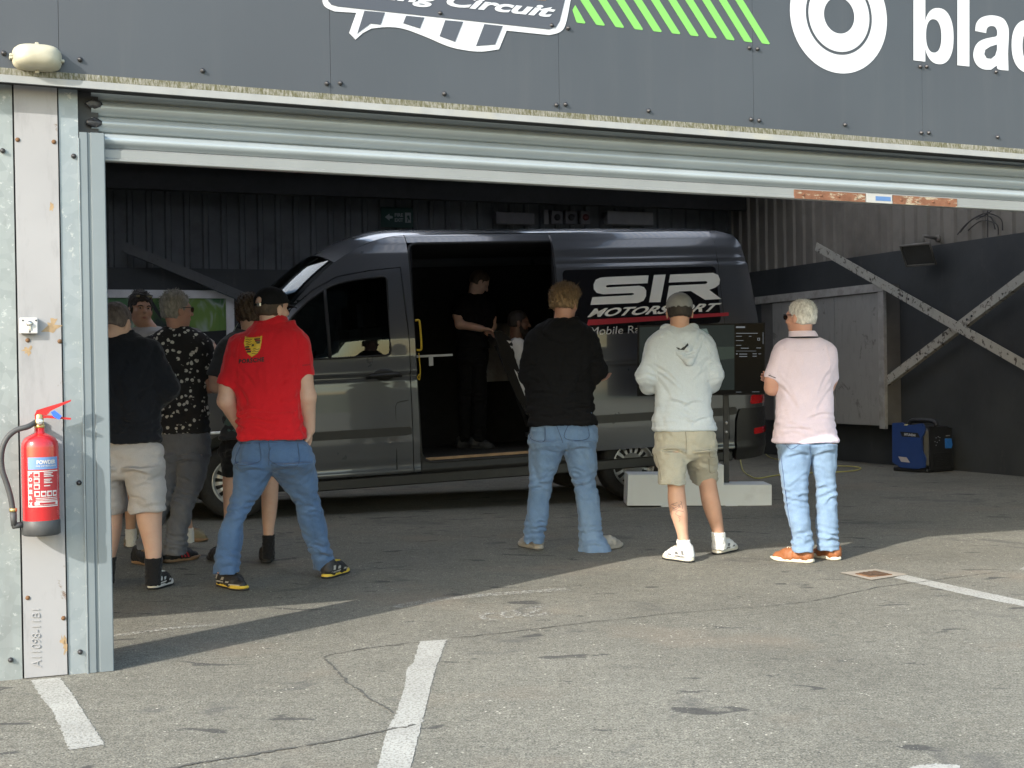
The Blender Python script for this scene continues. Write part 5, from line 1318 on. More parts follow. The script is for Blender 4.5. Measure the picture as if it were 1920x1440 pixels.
CL_SLATE = cloth('slate_cotton', (.13, .14, .17), .12, 320, .3, .9, (.18, .19, .22)); CL_CHAR = cloth('charcoal_cotton', (.045, .048, .056), .1, 320, .25); CL_TEAL = cloth('teal_cotton', (.10, .17, .165), .1, 320, .25); CL_TGREY = cloth('light_grey_cotton', (.36, .35, .35), .08, 320, .25); CL_WHITE = cloth('white_cotton', (.62, .62, .62), .05, 320, .25); CL_VAN_SHADE = cloth('van_shade_black_cotton', (.004, .004, .005), .1, 320, .25, sheen=0.); CL_BS = cloth('black_cotton', (.012, .012, .014), .1, 320, .25)  # cotton of the van figure: black, darkened further for the shade inside
CL_MAROON = cloth('maroon_rib', (.16, .02, .04), .1)
q = NT('floral_print'); v = q.coord(); wv = q.n('ShaderNodeVectorMath', operation='ADD'); ns = q.n('ShaderNodeTexNoise'); ns.inputs['Scale'].default_value = 26; sc_ = q.n('ShaderNodeVectorMath', operation='SCALE'); sc_.inputs['Scale'].default_value = .022
q.l(v, ns.inputs['Vector']); q.l(ns.outputs['Color'], sc_.inputs[0]); q.l(v, wv.inputs[0]); q.l(sc_.outputs[0], wv.inputs[1])
d1 = q.voro(wv.outputs[0], 27).outputs['Distance']; m1 = q.ramp(d1, [(.30, 1.), (.36, 0.)]); m2 = q.ramp(q.noise(v, 19, 2), [(.40, 0.), (.45, 1.)]); pet = q.math('MULTIPLY', m1, m2)
q.set(Base_Color=q.mix(pet, (.012, .012, .015), (.56, .55, .53)), Roughness=.85); FLORAL = q.m
HAIRC = {'dark': (.018, .013, .010), 'brown': (.055, .034, .020), 'blond': (.215, .145, .08), 'grey': (.30, .29, .265), 'white': (.56, .56, .55), 'stubble': (.10, .08, .075)}
def hairmat(k):
    c = HAIRC[k]; q = NT('hair_' + k); v = q.coord()
    col = q.ramp(q.noise(q.coord((1, 1, .4)), 55, 5, .7), [(.3, tuple(x * .5 for x in c)), (.7, tuple(min(1, x * 1.4) for x in c))])
    q.set(Base_Color=col, Roughness=.6, Normal=q.bump(q.noise(q.coord((1, 1, .35)), 130, 3, .7), .8, .006)); return q.m
HM = {k: hairmat(k) for k in HAIRC}
SHOEM = {k: mat('shoe_' + k, c, .6, 0, .15, 15, .15, 150) for k, c in {'black': (.016, .016, .018), 'white': (.62, .62, .62), 'greybeige': (.34, .32, .29), 'tan': (.24, .085, .03), 'olive': (.17, .145, .085), 'yellow': (.62, .43, .05), 'midgrey': (.13, .13, .135), 'gum': (.26, .16, .09), 'cream': (.60, .56, .46), 'red': (.45, .02, .03)}.items()}
EYEW = mat('eye_white', (.36, .33, .31), .3); EYED = mat('eye_dark', (.03, .02, .015), .2); LENS = mat('dark_lens', (.01, .01, .012), .12, coat=.5)

def rotz(a): return np.array([[math.cos(a), -math.sin(a), 0], [math.sin(a), math.cos(a), 0], [0, 0, 1]])
class Person:
    def __init__(s, Y0, label, cat='person'):
        s.Y = Y0; s.label = label; s.skin = []; s.parts = []; s.zf = 0.
    def P(s, x, y, dd=0.): return at(x, y, s.Y + dd)
    def row(s, y, xl, xr, dd=0., dep=.75, grow=0.):
        a = s.P(xl, y, dd); c = s.P(xr, y, dd); hw = (c[0] - a[0]) / 2
        return ((a[2] + c[2]) / 2, (a[0] + c[0]) / 2, s.Y + dd, hw + grow, hw * dep + grow)
    def rows(s, R, dd=0., dep=.75, dd1=None):
        n = len(R); out = []
        for i, r in enumerate(R):
            d = dd if dd1 is None else dd + (dd1 - dd) * i / (n - 1)
            out.append(s.row(r[0], r[1], r[2], d if len(r) < 4 else r[3], dep if len(r) < 5 else r[4]))
        return out
    def start(s, x, z=0.):
        s.root = thing('person', np.array([x, s.Y, z]), s.label, 'person'); return s.root
    def emit(s, name, f, m, parent=None, label=None):
        V, Q = f.mesh(); o = link(name, V, Q, m, parent or s.root, True, None, label); return o
    # --- head
    def head(s, x, y, yaw, pitch=0., roll=0., size=.235, hair=None, hairc='dark', neck_to=None, neck_r=.058, rise=0., capcut=False, puff=0., fuzz=.006, tuft=0, tl=.02, nape=-.062, front=.062):
        c = s.P(x, y); k = size / .235
        M = rotz(-R_(yaw)); p = R_(pitch); r = R_(roll)
        M = M @ np.array([[1, 0, 0], [0, math.cos(p), math.sin(p)], [0, -math.sin(p), math.cos(p)]]) @ np.array([[math.cos(r), 0, math.sin(r)], [0, 1, 0], [-math.sin(r), 0, math.cos(r)]])
        A = M.T                                           # rows = local axes in world
        W = lambda q: c + k * (M @ np.asarray(q, float))
        s.hc, s.hW, s.hM, s.hk, s.hA = c, W, M, k, A
        E = lambda q, rr: ell(W(q), np.array(rr) * k, A)
        add = [(E((0, -.012, .032), (.077, .097, .086)), .02), (E((0, .022, -.045), (.060, .068, .074)), .03), (E((0, .058, -.096), (.026, .022, .020)), .03),
               (cone(W((0, .088, .016)), W((0, .108, -.022)), .008 * k, .014 * k), .015), (cone(W((-.036, .076, .026)), W((.036, .076, .026)), .011 * k, .011 * k), .02),
               (cone(W((-.020, .082, -.058)), W((.020, .082, -.058)), .009 * k, .009 * k), .012), (E((-.040, .055, -.022), (.024, .026, .022)), .02), (E((.040, .055, -.022), (.024, .026, .022)), .02)]
        for sg in (-1, 1): add.append((ell(W((sg * .083, -.010, -.010)), np.array((.009, .021, .033)) * k, A), .008))
        nk = np.asarray(neck_to if neck_to is not None else c + np.array([0, 0, -.19]))
        add.append((cone(W((0, -.022, -.060)), nk, neck_r * .97 * k, neck_r * 1.08 * k), .03))
        s.skin += add; s.skin_sub = [(E((sg * .031, .094, .008), (.015, .016, .010)), .012) for sg in (-1, 1)] + [(cone(W((-.017, .094, -.058)), W((.017, .094, -.058)), .002 * k, .002 * k), .004)]
        if hair:
            f = field([(E((0, -.016, .040 + rise / 2), (.0795, .1005, .086 + rise)), 0), (E((0, -.052, -.012), (.070, .052, .070)), .03), (E((0, -.005, .0), (.0785, .072, .060)), .02)] + ([(E((0, .008, .078), (.080, .098, .056 + puff)), .02)] if puff else []), .0055, m=.05)
            n_ = M @ np.array([0, .80, -.60]); n_ /= np.linalg.norm(n_)
            f.cut(lambda X, Y, Z: (X - c[0]) * n_[0] + (Y - c[1]) * n_[1] + (Z - c[2]) * n_[2] - (front - .05) * k, .01)
            u_ = M @ np.array([0, -.10, -1.]); f.cut(lambda X, Y, Z: (X - c[0]) * u_[0] + (Y - c[1]) * u_[1] + (Z - c[2]) * u_[2] + nape * k, .008)
            fw_ = M @ np.array([0, 1., 0]); s_u = M @ np.array([0, 0, 1.])
            f.cut(lambda X, Y, Z: np.minimum((X - c[0]) * fw_[0] + (Y - c[1]) * fw_[1] + (Z - c[2]) * fw_[2] - .022 * k, -((X - c[0]) * s_u[0] + (Y - c[1]) * s_u[1] + (Z - c[2]) * s_u[2] - .030 * k)) * 1.0, .008)
            if capcut: f.cut(lambda X, Y, Z: (X - c[0]) * s_u[0] + (Y - c[1]) * s_u[1] + (Z - c[2]) * s_u[2] - .032 * k, .004)
            f.displace(folds(fuzz, .028, int(x), (1, 1, .5))); f.displace(folds(fuzz * .5, .012, int(x) + 1))
            V, Q = f.mesh(); Fc = Q
            if tuft:
                g = np.random.default_rng(int(x)); me = make_mesh('t', V, Q); N = np.array([v_.normal for v_ in me.vertices]); bpy.data.meshes.remove(me)
                up = (V - c) @ s_u
                cand = np.nonzero(up > (-.03 * k))[0]; pick = g.choice(cand, tuft)
                nv = len(V); VV = [V]; FF = []
                for t_, i in enumerate(pick):
                    h_ = np.clip((up[i] + .02) / .1, .25, 1); L_ = tl * h_ * g.uniform(.5, 1.2); d = N[i] * .9 + g.normal(size=3) * .55 + s_u * .35 * h_; d /= np.linalg.norm(d)
                    a = np.cross(d, g.normal(size=3)); a /= np.linalg.norm(a); b_ = np.cross(d, a); w_ = .0028
                    p = V[i] - N[i] * .003; mid = p + d * L_ * .55 + a * .004; tip = p + d * L_ + g.normal(size=3) * .006
                    VV.append([p + a * w_, p - a * w_ * .5 + b_ * w_ * .87, p - a * w_ * .5 - b_ * w_ * .87, mid + a * w_ * .7, mid - a * w_ * .35 + b_ * w_ * .6, mid - a * w_ * .35 - b_ * w_ * .6, tip])
                    o = nv + 7 * t_
                    for e in range(3): FF += [(o + e, o + (e + 1) % 3, o + 3 + (e + 1) % 3, o + 3 + e), (o + 3 + e, o + 3 + (e + 1) % 3, o + 6, o + 6)]
                V = np.concatenate([VV[0]] + [np.array(q_) for q_ in VV[1:]]); Fc = [tuple(q_) for q_ in Q.tolist()] + [tuple(dict.fromkeys(q_)) for q_ in FF]
            s.hair = link('hair', V, Fc, HM[hairc], s.root, True)
    def face(s, brow=(.02, .014, .01)):
        for sg in (-1, 1):
            b = MB(); V, F = ellipsoid(s.hW((sg * .031, .078, .008)), s.hM[:, 0] * .0115, s.hM[:, 1] * .0105, s.hM[:, 2] * .006, 14, 8); b.add(V, F, True); e = b.build('eye', EYEW, s.root)
            b = MB(); V, F = ellipsoid(s.hW((sg * .031 + .002, .0865, .008)), s.hM[:, 0] * .0058, s.hM[:, 1] * .003, s.hM[:, 2] * .0058, 10, 6); b.add(V, F, True); b.build('iris', EYED, e)
            b = MB(); b.tube([s.hW((sg * .014, .092, .022)), s.hW((sg * .032, .091, .028)), s.hW((sg * .050, .078, .022))], [.0035, .0045, .0025], 6); b.build('eyebrow', HM['dark'], s.root)
        b = MB(); b.tube([s.hW((-.020, .088, -.060)), s.hW((0, .0955, -.0575)), s.hW((.020, .088, -.060))], [.002, .0045, .002], 6); b.tube([s.hW((-.017, .088, -.064)), s.hW((0, .0945, -.0665)), s.hW((.017, .088, -.064))], [.002, .005, .002], 6); b.build('lips', mat('lips', (.34, .13, .11), .45), s.root)
    def glasses(s, m=None, up=0., back=0., sun=True):
        y0, z0 = .100 - back, .010 + up; b = MB(); W = s.hW
        for sg in (-1, 1): b.tube([W((sg * .066, y0 - .012, z0 + .012)), W((sg * .079, .03 - back, z0 + .010)), W((sg * .081, -.02 - back, z0 + .004))], .0028, 6)
        b.tube([W((-.066, y0 - .012, z0 + .014)), W((-.034, y0, z0 + .018)), W((0, y0 + .003, z0 + .012)), W((.034, y0, z0 + .018)), W((.066, y0 - .012, z0 + .014))], .0032, 6)
        fr = b.build('glasses', TRIM, s.root); b = MB()
        for sg in (-1, 1):
            P = [W((sg * (.034 + .027 * math.cos(a)), y0 - abs(.27 * .01 * math.cos(a)), z0 - .002 + .019 * math.sin(a))) for a in np.linspace(0, 6.283, 17)[:-1]]; b.sheet(P)
        b.build('lens', LENS, fr)
    def cap(s, m, yaw=None, opening=False, dome=1.0):
        W = s.hW; k = s.hk; A = s.hA; c = s.hc
        f = field([(ell(W((0, -.010, .045)), np.array((.090, .111, .090 * dome)) * k, A), 0), (cone(W((-.05, .092, .036)), W((.05, .092, .036)), .012 * k, .012 * k), .02)], .005, m=.03)
        u_ = s.hM @ np.array([0, -.12, 1.]); f.cut(lambda X, Y, Z: -((X - c[0]) * u_[0] + (Y - c[1]) * u_[1] + (Z - c[2]) * u_[2] - .028 * k), .004)
        if opening: f.add(ell(W((0, -.118, .050)), np.array((.036, .05, .026)) * k, A), .005, 'sub')
        f.displace(lambda X, Y, Z: -.0022 * np.exp(-((((X - c[0]) * s.hM[0, 0] + (Y - c[1]) * s.hM[1, 0] + (Z - c[2]) * s.hM[2, 0])) / .0022) ** 2))
        cp = s.emit('cap', f, m); b = MB()
        V = []; F = []; n = 16
        for i in range(n + 1):
            a = -.95 + 1.9 * i / n
            for r0, dz in ((.088, .034), (.128, .030), (.160, .018)):
                V.append(W((math.sin(a) * (.082 if r0 < .1 else .086), math.cos(a) * r0 * .55 + (r0 - .04) * .62 if r0 > .1 else math.cos(a) * .098, dz - .016 * math.sin(a) ** 2)))
        V2 = [p - s.hM[:, 2] * .004 for p in V]
        for i in range(n):
            for j in range(2): F.append((i * 3 + j, i * 3 + j + 1, i * 3 + j + 4, i * 3 + j + 3))
        b.add(V, F, True); b.add(V2, [f_[::-1] for f_ in F], True); b.build('brim', m, cp)
        if opening:
            b = MB(); P = [W((.072 * math.sin(a), -.012 - .104 * math.cos(a), .024)) for a in np.linspace(-1.0, 1.0, 14)]
            b.tube(P, .0075, 6); st_ = b.build('strap', m, cp); b = MB(); b.box(W((.020, -.115, .024)), s.hM[:, 0] * .016, s.hM[:, 1] * .006, s.hM[:, 2] * .010, .002); b.build('buckle', CH, st_)
        return cp
    # --- limbs
    def limb(s, *pts, k=.02):
        "skin chain: (point, radius)..."
        for (a, ra), (b_, rb) in zip(pts[:-1], pts[1:]): s.skin.append((cone(a, b_, ra, rb), k))
    def hand(s, wr, d, nrm, curl=.5, side=1, k=1.):
        "wrist, finger direction, palm normal"
        d = np.asarray(d, float); d /= np.linalg.norm(d); nrm = np.asarray(nrm, float); nrm = nrm - d * (nrm @ d); nrm /= np.linalg.norm(nrm); x = np.cross(d, nrm) * side
        pc = wr + d * .05 * k
        s.skin.append((ell(pc, np.array((.040, .052, .017)) * k, [x, d, nrm]), .015))
        for i, (o, L) in enumerate(((-.028, .066), (-.010, .076), (.009, .072), (.027, .056))):
            p = wr + d * .088 * k + x * o * k; a = 0; dd = d.copy()
            for j, f_ in enumerate((.45, .32, .25)):
                a += curl * (.7, .9, .6)[j]; dd = d * math.cos(a) + nrm * math.sin(a); e = p + dd * L * f_ * k
                s.skin.append((cone(p, e, (.0092 - .0008 * j) * k, (.0086 - .001 * j) * k), .004)); p = e
        t0 = wr + d * .030 * k - x * .030 * k; t1 = t0 + (d * .6 - x * .65 + nrm * .35) * .040 * k; t2 = t1 + (d * .85 - x * .1 + nrm * .5) * .032 * k
        s.skin += [(cone(t0, t1, .013 * k, .010 * k), .012), (cone(t1, t2, .0098 * k, .0082 * k), .004)]
    def body(s, m, h=.0065):
        lo, hi = box_of([p[0] for p in s.skin], .03); f = Field(lo, hi, h)
        for p, k in s.skin: f.add(p, k)
        for p, k in getattr(s, 'skin_sub', []): f.add(p, k, 'sub')
        s.bo = s.emit('body', f, m); return s.bo
    # --- clothing
    def garment(s, name, prims, m, h=.0075, wr=(), cuts=(), label=None, parent=None):
        f = field(prims, h, m=.05)
        for w_ in wr: f.displace(w_)
        for c_ in cuts: f.cut(c_, .004)
        return s.emit(name, f, m, parent, label)
    def shoe(s, heel, toe, m, sole, w_=.047, hgt=.085, soleh=.028, stripes=None, tall=.03, outsole=None, panel=None, zf=0., toecap=None):
        h_ = np.array(heel, float); t_ = np.array(toe, float); h_[2] = t_[2] = zf; d = t_ - h_; L = np.linalg.norm(d); d /= L
        if L < .24 or L > .33:                     # keep a real foot length
            c = (h_ + t_) / 2; L = min(max(L, .27), .31); h_ = c - d * L / 2; t_ = c + d * L / 2
        x = np.array([d[1], -d[0], 0]); Q = lambda a, z, o=0.: h_ + d * a * L + x * o + ZZ * z
        up = [(cone(Q(.14, .050), Q(.17, .060 + hgt * .2), w_ * .82, w_ * .72), .02), (cone(Q(.16, .045), Q(.60, .040), w_ * .86, w_ * .95), .03), (cone(Q(.60, .036), Q(.86, .028), w_ * .98, w_ * .62), .03), (cone(Q(.20, .075), Q(.50, .050), w_ * .70, w_ * .72), .03)]
        if tall: up.append((cone(Q(.16, .06), Q(.17, .06 + tall), w_ * .80, w_ * .82), .02))
        f = field(up, .005, m=.03); f.cut(lambda X, Y, Z: soleh * .7 + zf - Z + 0 * X + 0 * Y, .002)
        f.displace(folds(.0022, .03, int(abs(heel[0]) * 977)))
        so_ = s.emit('shoe', f, m)
        def tw(a): return w_ * np.interp(a, [0, .06, .25, .5, .72, .9, 1.0], [.35, .72, .84, .86, 1.06, .80, .25])
        Pp = [Q(a, .004, tw(a)) for a in np.linspace(0, 1, 15)] + [Q(a, .004, -tw(a)) for a in np.linspace(1, 0, 15)]
        b = MB(); n = len(Pp); c = sum(Pp) / n
        lv = [(.97, .003), (1.03, .008), (1.05, soleh * .6), (1.0, soleh), (.9, soleh + .002)]
        V = []; F = []
        for sc, z in lv:
            for p in Pp: q_ = c + (p - c) * sc; V.append((q_[0], q_[1], zf + z + (.010 * max(0, ((p - h_) @ d / L - .75) / .25) ** 2 if z < .02 else 0)))
        for i in range(len(lv) - 1):
            for j in range(n): F.append((i * n + j, i * n + (j + 1) % n, (i + 1) * n + (j + 1) % n, (i + 1) * n + j))
        F.append(tuple(range(n))[::-1]); F.append(tuple(range((len(lv) - 1) * n, len(lv) * n))); b.add(V, [f_[::-1] for f_ in F], True); b.build('sole', sole, so_)
        
        if outsole is not None:
            b2 = MB(); V = []; F = []
            for sc, z in ((.99, .0015), (1.062, .004), (1.066, .012), (1.0, .0125)):
                for p in Pp: q_ = c + (p - c) * sc; V.append((q_[0], q_[1], zf + z))
            for i in range(3):
                for j in range(n): F.append((i * n + (j + 1) % n, i * n + j, (i + 1) * n + j, (i + 1) * n + (j + 1) % n))
            b2.add(V, F, True); b2.build('outsole', outsole, so_)
        if panel is not None:
            bp = bvh(so_); b2 = MB()
            for sg in (-1, 1):
                for a0_, a1_, z0_, z1_ in ((.03, .40, .034, .043), (.08, .16, .052, .078), (.30, .40, .050, .068), (.50, .62, .040, .050), (.62, .90, .028, .036)):
                    V = []; F = []
                    for i in range(7):
                        for j in range(4):
                            a_ = a0_ + (a1_ - a0_) * i / 6 + .03 * j / 3; z_ = z0_ + (z1_ - z0_) * j / 3
                            r_ = bp.ray_cast(Vector(Q(a_, z_, sg * .14)), Vector(-x * sg)); V.append(None if r_[0] is None else np.array(r_[0]) + x * sg * .0016)
                    for i in range(6):
                        for j in range(3):
                            q4 = (i * 4 + j, i * 4 + j + 1, i * 4 + j + 5, i * 4 + j + 4)
                            if all(V[k_] is not None for k_ in q4): F.append(q4)
                    b2.add([np.zeros(3) + h_ if p is None else p for p in V], F)
            b2.build('side_panel', panel, so_)
        if stripes is not None:
            b = MB(); bv = bvh(so_)
            for sg in (-1, 1):
                for a in (.36, .44, .52):
                    st_ = []
                    for t in np.linspace(0, 1, 6):
                        org_ = Q(a + .07 * (1 - t) - .02, .03 + .045 * t, sg * .12); r_ = bv.ray_cast(Vector(org_), Vector(-x * sg))
                        if r_[0]: st_.append((np.array(r_[0]) + x * sg * .0015))
                    if len(st_) > 2:
                        V = []; F = []
                        for p in st_: V += [p - d * .007, p + d * .007]
                        for i in range(len(st_) - 1): F.append((2 * i, 2 * i + 1, 2 * i + 3, 2 * i + 2))
                        b.add(V, F)
            if b.V: b.build('stripe', stripes, so_)
        b = MB(); bvv = bvh(so_)                    # laces
        for a in (.40, .46, .52, .58):
            pts = []
            for o in np.linspace(-.022, .022, 5):
                r_ = bvv.ray_cast(Vector(Q(a + .1 * o, .3, o)), Vector((0, 0, -1)))
                if r_[0]: pts.append(np.array(r_[0]) + ZZ * .002)
            if len(pts) > 2: b.tube(pts, .0028, 5)
        if b.V: b.build('laces', sole if m is not SHOEM['tan'] else SHOEM['cream'], so_)
        return so_
def bvh(o):
    me = o.data; org = ORG[o.name]; return BVHTree.FromPolygons([Vector(np.array(v_.co) + org) for v_ in me.vertices], [tuple(p.vertices) for p in me.polygons])
def drape(o, pts_px, off=.002):
    "pixels -> points on a garment, straight back from the viewer"
    bv = bvh(o); out = []
    for x, y in pts_px:
        d = ray(x, y); d = d / np.linalg.norm(d); r = bv.ray_cast(Vector(CAM), Vector(d)); out.append(None if r[0] is None else np.array(r[0]) + np.array(r[1]) * off * (1 if np.dot(np.array(r[1]), d) < 0 else -1))
    return out
def drape_mesh(b, o, V, F, off=.002):
    P = drape(o, V, off); ok = [i for i, p in enumerate(P) if p is not None]; mp = {i: k for k, i in enumerate(ok)}
    b.add([P[i] for i in ok], [tuple(mp[i] for i in f) for f in F if all(i in mp for i in f)])
def drape_line(b, o, pts, r=.002, off=.001, n=6):
    P = [p for p in drape(o, [tuple(q) for q in smooth_curve([np.array(p, float) for p in pts], n)], off) if p is not None]
    if len(P) > 1: b.tube(P, r, 5)
def subdiv(poly, n):
    out = []
    for a, c in zip(poly, poly[1:] + poly[:1]):
        for k in range(n): out.append((a[0] + (c[0] - a[0]) * k / n, a[1] + (c[1] - a[1]) * k / n))
    return out
def grid_fill(poly, step):
    A = np.array(poly); lo, hi = A.min(0), A.max(0); nx = max(2, int((hi[0] - lo[0]) / step)); ny = max(2, int((hi[1] - lo[1]) / step)); V = []; F = []
    xs = np.linspace(lo[0], hi[0], nx + 1); ys = np.linspace(lo[1], hi[1], ny + 1)
    for x in xs:
        for y in ys: V.append((x, y) if inside((x, y), poly) else tuple(nearest(np.array([x, y]), [poly])))
    for i in range(nx):
        for j in range(ny):
            if inside(((xs[i] + xs[i + 1]) / 2, (ys[j] + ys[j + 1]) / 2), poly): F.append((i * (ny + 1) + j, i * (ny + 1) + j + 1, (i + 1) * (ny + 1) + j + 1, (i + 1) * (ny + 1) + j))
    return V, F
def upto(a, b, t): return a + (b - a) * t
def sleeve_cut(el, sh, t):
    "keeps the arm side above the hem at fraction t from shoulder to elbow (used inside a prim)"
    pass
def sleeve(a, b, ra, rb, over=0.):
    "cut-off cone: an open-ended short sleeve"
    fn, lo, hi = cone(a, b, ra, rb); d = b - a; L = np.linalg.norm(d); d = d / L
    def g(X, Y, Z): return np.maximum(fn(X, Y, Z), (X - b[0]) * d[0] + (Y - b[1]) * d[1] + (Z - b[2]) * d[2] - over)
    return g, lo, hi
STITCH = mat('stitching', (.045, .075, .15), .8)
def make(Y0, label, x0, head, torso, hips, legL, legR, ddL, ddR, armL, armR, top_m, leg_m, skin_m, shoes, top='tee', calfL=None, calfR=None, sock=None, zf=0., tdep=.60, sleeveR=None, sleeveL=None, hands=True, legdep=.95, twr=.006, lwr=.006, topname=None, legname=None, face=None, cuffR=None, hood=None, leg_hem=None, hips_dd=0., torso_dd=None, extra=None):
    "arms: list of (x, y, dd, r): shoulder, [sleeve end], elbow, wrist, then hand spec (dirx, diry(away), dirz, palm normal)"
    p = Person(Y0, label); p.start(x0, zf)
    T = p.rows(torso, 0., tdep) if torso_dd is None else p.rows(torso, torso_dd[0], tdep, torso_dd[1])
    Tn = T[0]; neck = np.array([Tn[1], Tn[2], Tn[0] - .02])
    p.head(neck_to=neck, **head)
    H = p.rows(hips, hips_dd, .56); LL = p.rows(legL, 0., legdep, ddL); LR = p.rows(legR, 0., legdep, ddR)
    fat = lambda L: [(z, x_, y_, a, b_ * (1 + .36 * math.exp(-.8 * i))) for i, (z, x_, y_, a, b_) in enumerate(L)]
    LL, LR = fat(LL), fat(LR)
    l_ = H[-1]; H = H + [(l_[0] - .025, l_[1], l_[2], l_[3] * .72, l_[4] * .92), (l_[0] - .050, l_[1], l_[2], l_[3] * .35, l_[4] * .75)]
    hz = min(r[0] for r in T); H = [(z, x_, y_, a - (.030 if z > hz + .004 else 0), b_ - (.026 if z > hz + .004 else 0)) for z, x_, y_, a, b_ in H]
    Hs = sorted(H); hv = lambda z, i: np.interp(z, [q_[0] for q_ in Hs], [q_[i] for q_ in Hs])
    T = [(z, x_, y_, max(a, hv(z, 3) + .010) if z < Hs[-1][0] else a, max(b_, hv(z, 4) + .018) if z < Hs[-1][0] + .05 else b_) for z, x_, y_, a, b_ in T]
    p.skin += [(column(T[1:], grow=-.022), .03), (column(H, grow=-.02), .03)]
    if calfL is None: p.skin += [(column(LL, grow=-.016), .02), (column(LR, grow=-.016), .02)]
    else:
        p.skin += [(column(LL, grow=-.02), .02), (column(LR, grow=-.02), .02)]
        CL = p.rows(calfL, ddL * .7, 1.0, ddL); CR = p.rows(calfR, ddR * .7, 1.0, ddR)
        p.skin += [(column(CL, p=2.0), .015), (column(CR, p=2.0), .015)]
    tops = [(column(T), .0)]
    for side, arm in ((-1, armL), (1, armR)):
        J = [(p.P(x, y, d), r) for x, y, d, r in arm['j']]
        full = arm.get('full', False)
        sk = [(J[0][0], J[0][1] * .78)] + [(q, r * (.80 if full else (.84 if i == 0 else 1.))) for i, (q, r) in enumerate(J[1:])]
        p.limb(*sk)
        if full:
            for (a, ra), (b_, rb) in zip(J[:-1], J[1:]): tops.append((cone(a, b_, ra, rb), .035))
        else:
            tops.append((sleeve(J[0][0], J[1][0], J[0][1], J[1][1]), .035))
        if 'hand' in arm: p.hand(J[-1][0], arm['hand'][:3], arm['hand'][3:6], arm.get('curl', .5), side)
        arm['J'] = J; p.arms = getattr(p, 'arms', []) + [J]
    bo = p.body(skin_m)
    if face: face(p)
    # top
    zb = min(r[0] for r in T); zt = max(r[0] for r in T)
    hem = lambda X, Y, Z: -.005 * np.exp(-((Z - zb - .012) / .012) ** 2) + 0 * X
    wr = [folds(twr, .13, int(x0 * 100) + 5, (1, 1, .45), 4), folds(twr * .35, .04, int(x0 * 90) + 9, (1, 1, 1), 5), bunch(zb + .09, .075, twr * .75, .06, int(x0 * 50) + 3), hem]
    pr = list(tops)
    g = np.random.default_rng(abs(int(x0 * 1000)) + 17); tz = sorted(T); tv = lambda z, i: np.interp(z, [q_[0] for q_ in tz], [q_[i] for q_ in tz]); Ht = zt - zb; cl = []
    for sg in (-1, 1):
        for k in range(3):                              # pulled from the armpits to the back
            z0 = zb + Ht * g.uniform(.50, .74); z1 = z0 - Ht * g.uniform(.12, .30); cl.append((tv(z0, 1) + sg * tv(z0, 3) * g.uniform(.75, .92), z0, tv(z1, 1) + sg * tv(z1, 3) * g.uniform(.15, .5), z1, g.uniform(.5, 1)))
        for k in range(3):                              # slack above the hem
            z0 = zb + Ht * g.uniform(.10, .34); z1 = z0 - Ht * g.uniform(-.01, .08); cl.append((tv(z0, 1) + sg * tv(z0, 3) * g.uniform(.6, .95), z0, tv(z1, 1) + sg * tv(z1, 3) * g.uniform(-.25, .3), z1, g.uniform(.5, 1.1)))
    wr.append(creases(cl, .0085 if top != 'hoodie' else .0105, .0115))
    for J in p.arms if top == 'hoodie' else []:
        cl = [(J[1][0][0] + g.normal() * .02 - .05, J[1][0][2] + o_, J[1][0][0] + g.normal() * .02 + .05, J[1][0][2] + o_ + g.normal() * .03, g.uniform(.6, 1)) for o_ in (-.03, .0, .035, .08)]; wr.append(creases(cl, .006, .010))
    if top == 'hoodie': wr.append(lambda X, Y, Z: .0035 * np.exp(-((Z - zb - .058) / .006) ** 2) + 0 * X)
    o = p.garment(topname or {'tee': 'shirt', 'hoodie': 'hoodie', 'polo': 'polo_shirt'}.get(top, 'shirt'), pr, top_m, .0075, wr)
    p.top = o; p.T = T
    if hood: hood(p, neck)
    # legs
    pr = [(column(H), 0), (column(LL), .030), (column(LR), .010)]
    zl, zr = min(r[0] for r in LL), min(r[0] for r in LR)
    wr = [folds(lwr, .12, int(x0 * 70) + 2, (.8, .8, 1), 4), folds(lwr * .35, .04, int(x0 * 30) + 1, (.7, .7, 1.2), 5)]
    if calfL is None:
        wr += [bunch(zl + .08, .08, .0050, .05, 3), bunch((H[0][0] + zl) * .47, .07, .0045, .05, 8)]
    else: wr += [lambda X, Y, Z: -.004 * np.exp(-((Z - (zl + zr) / 2 - .02) / .014) ** 2) + 0 * X]
    cl = []
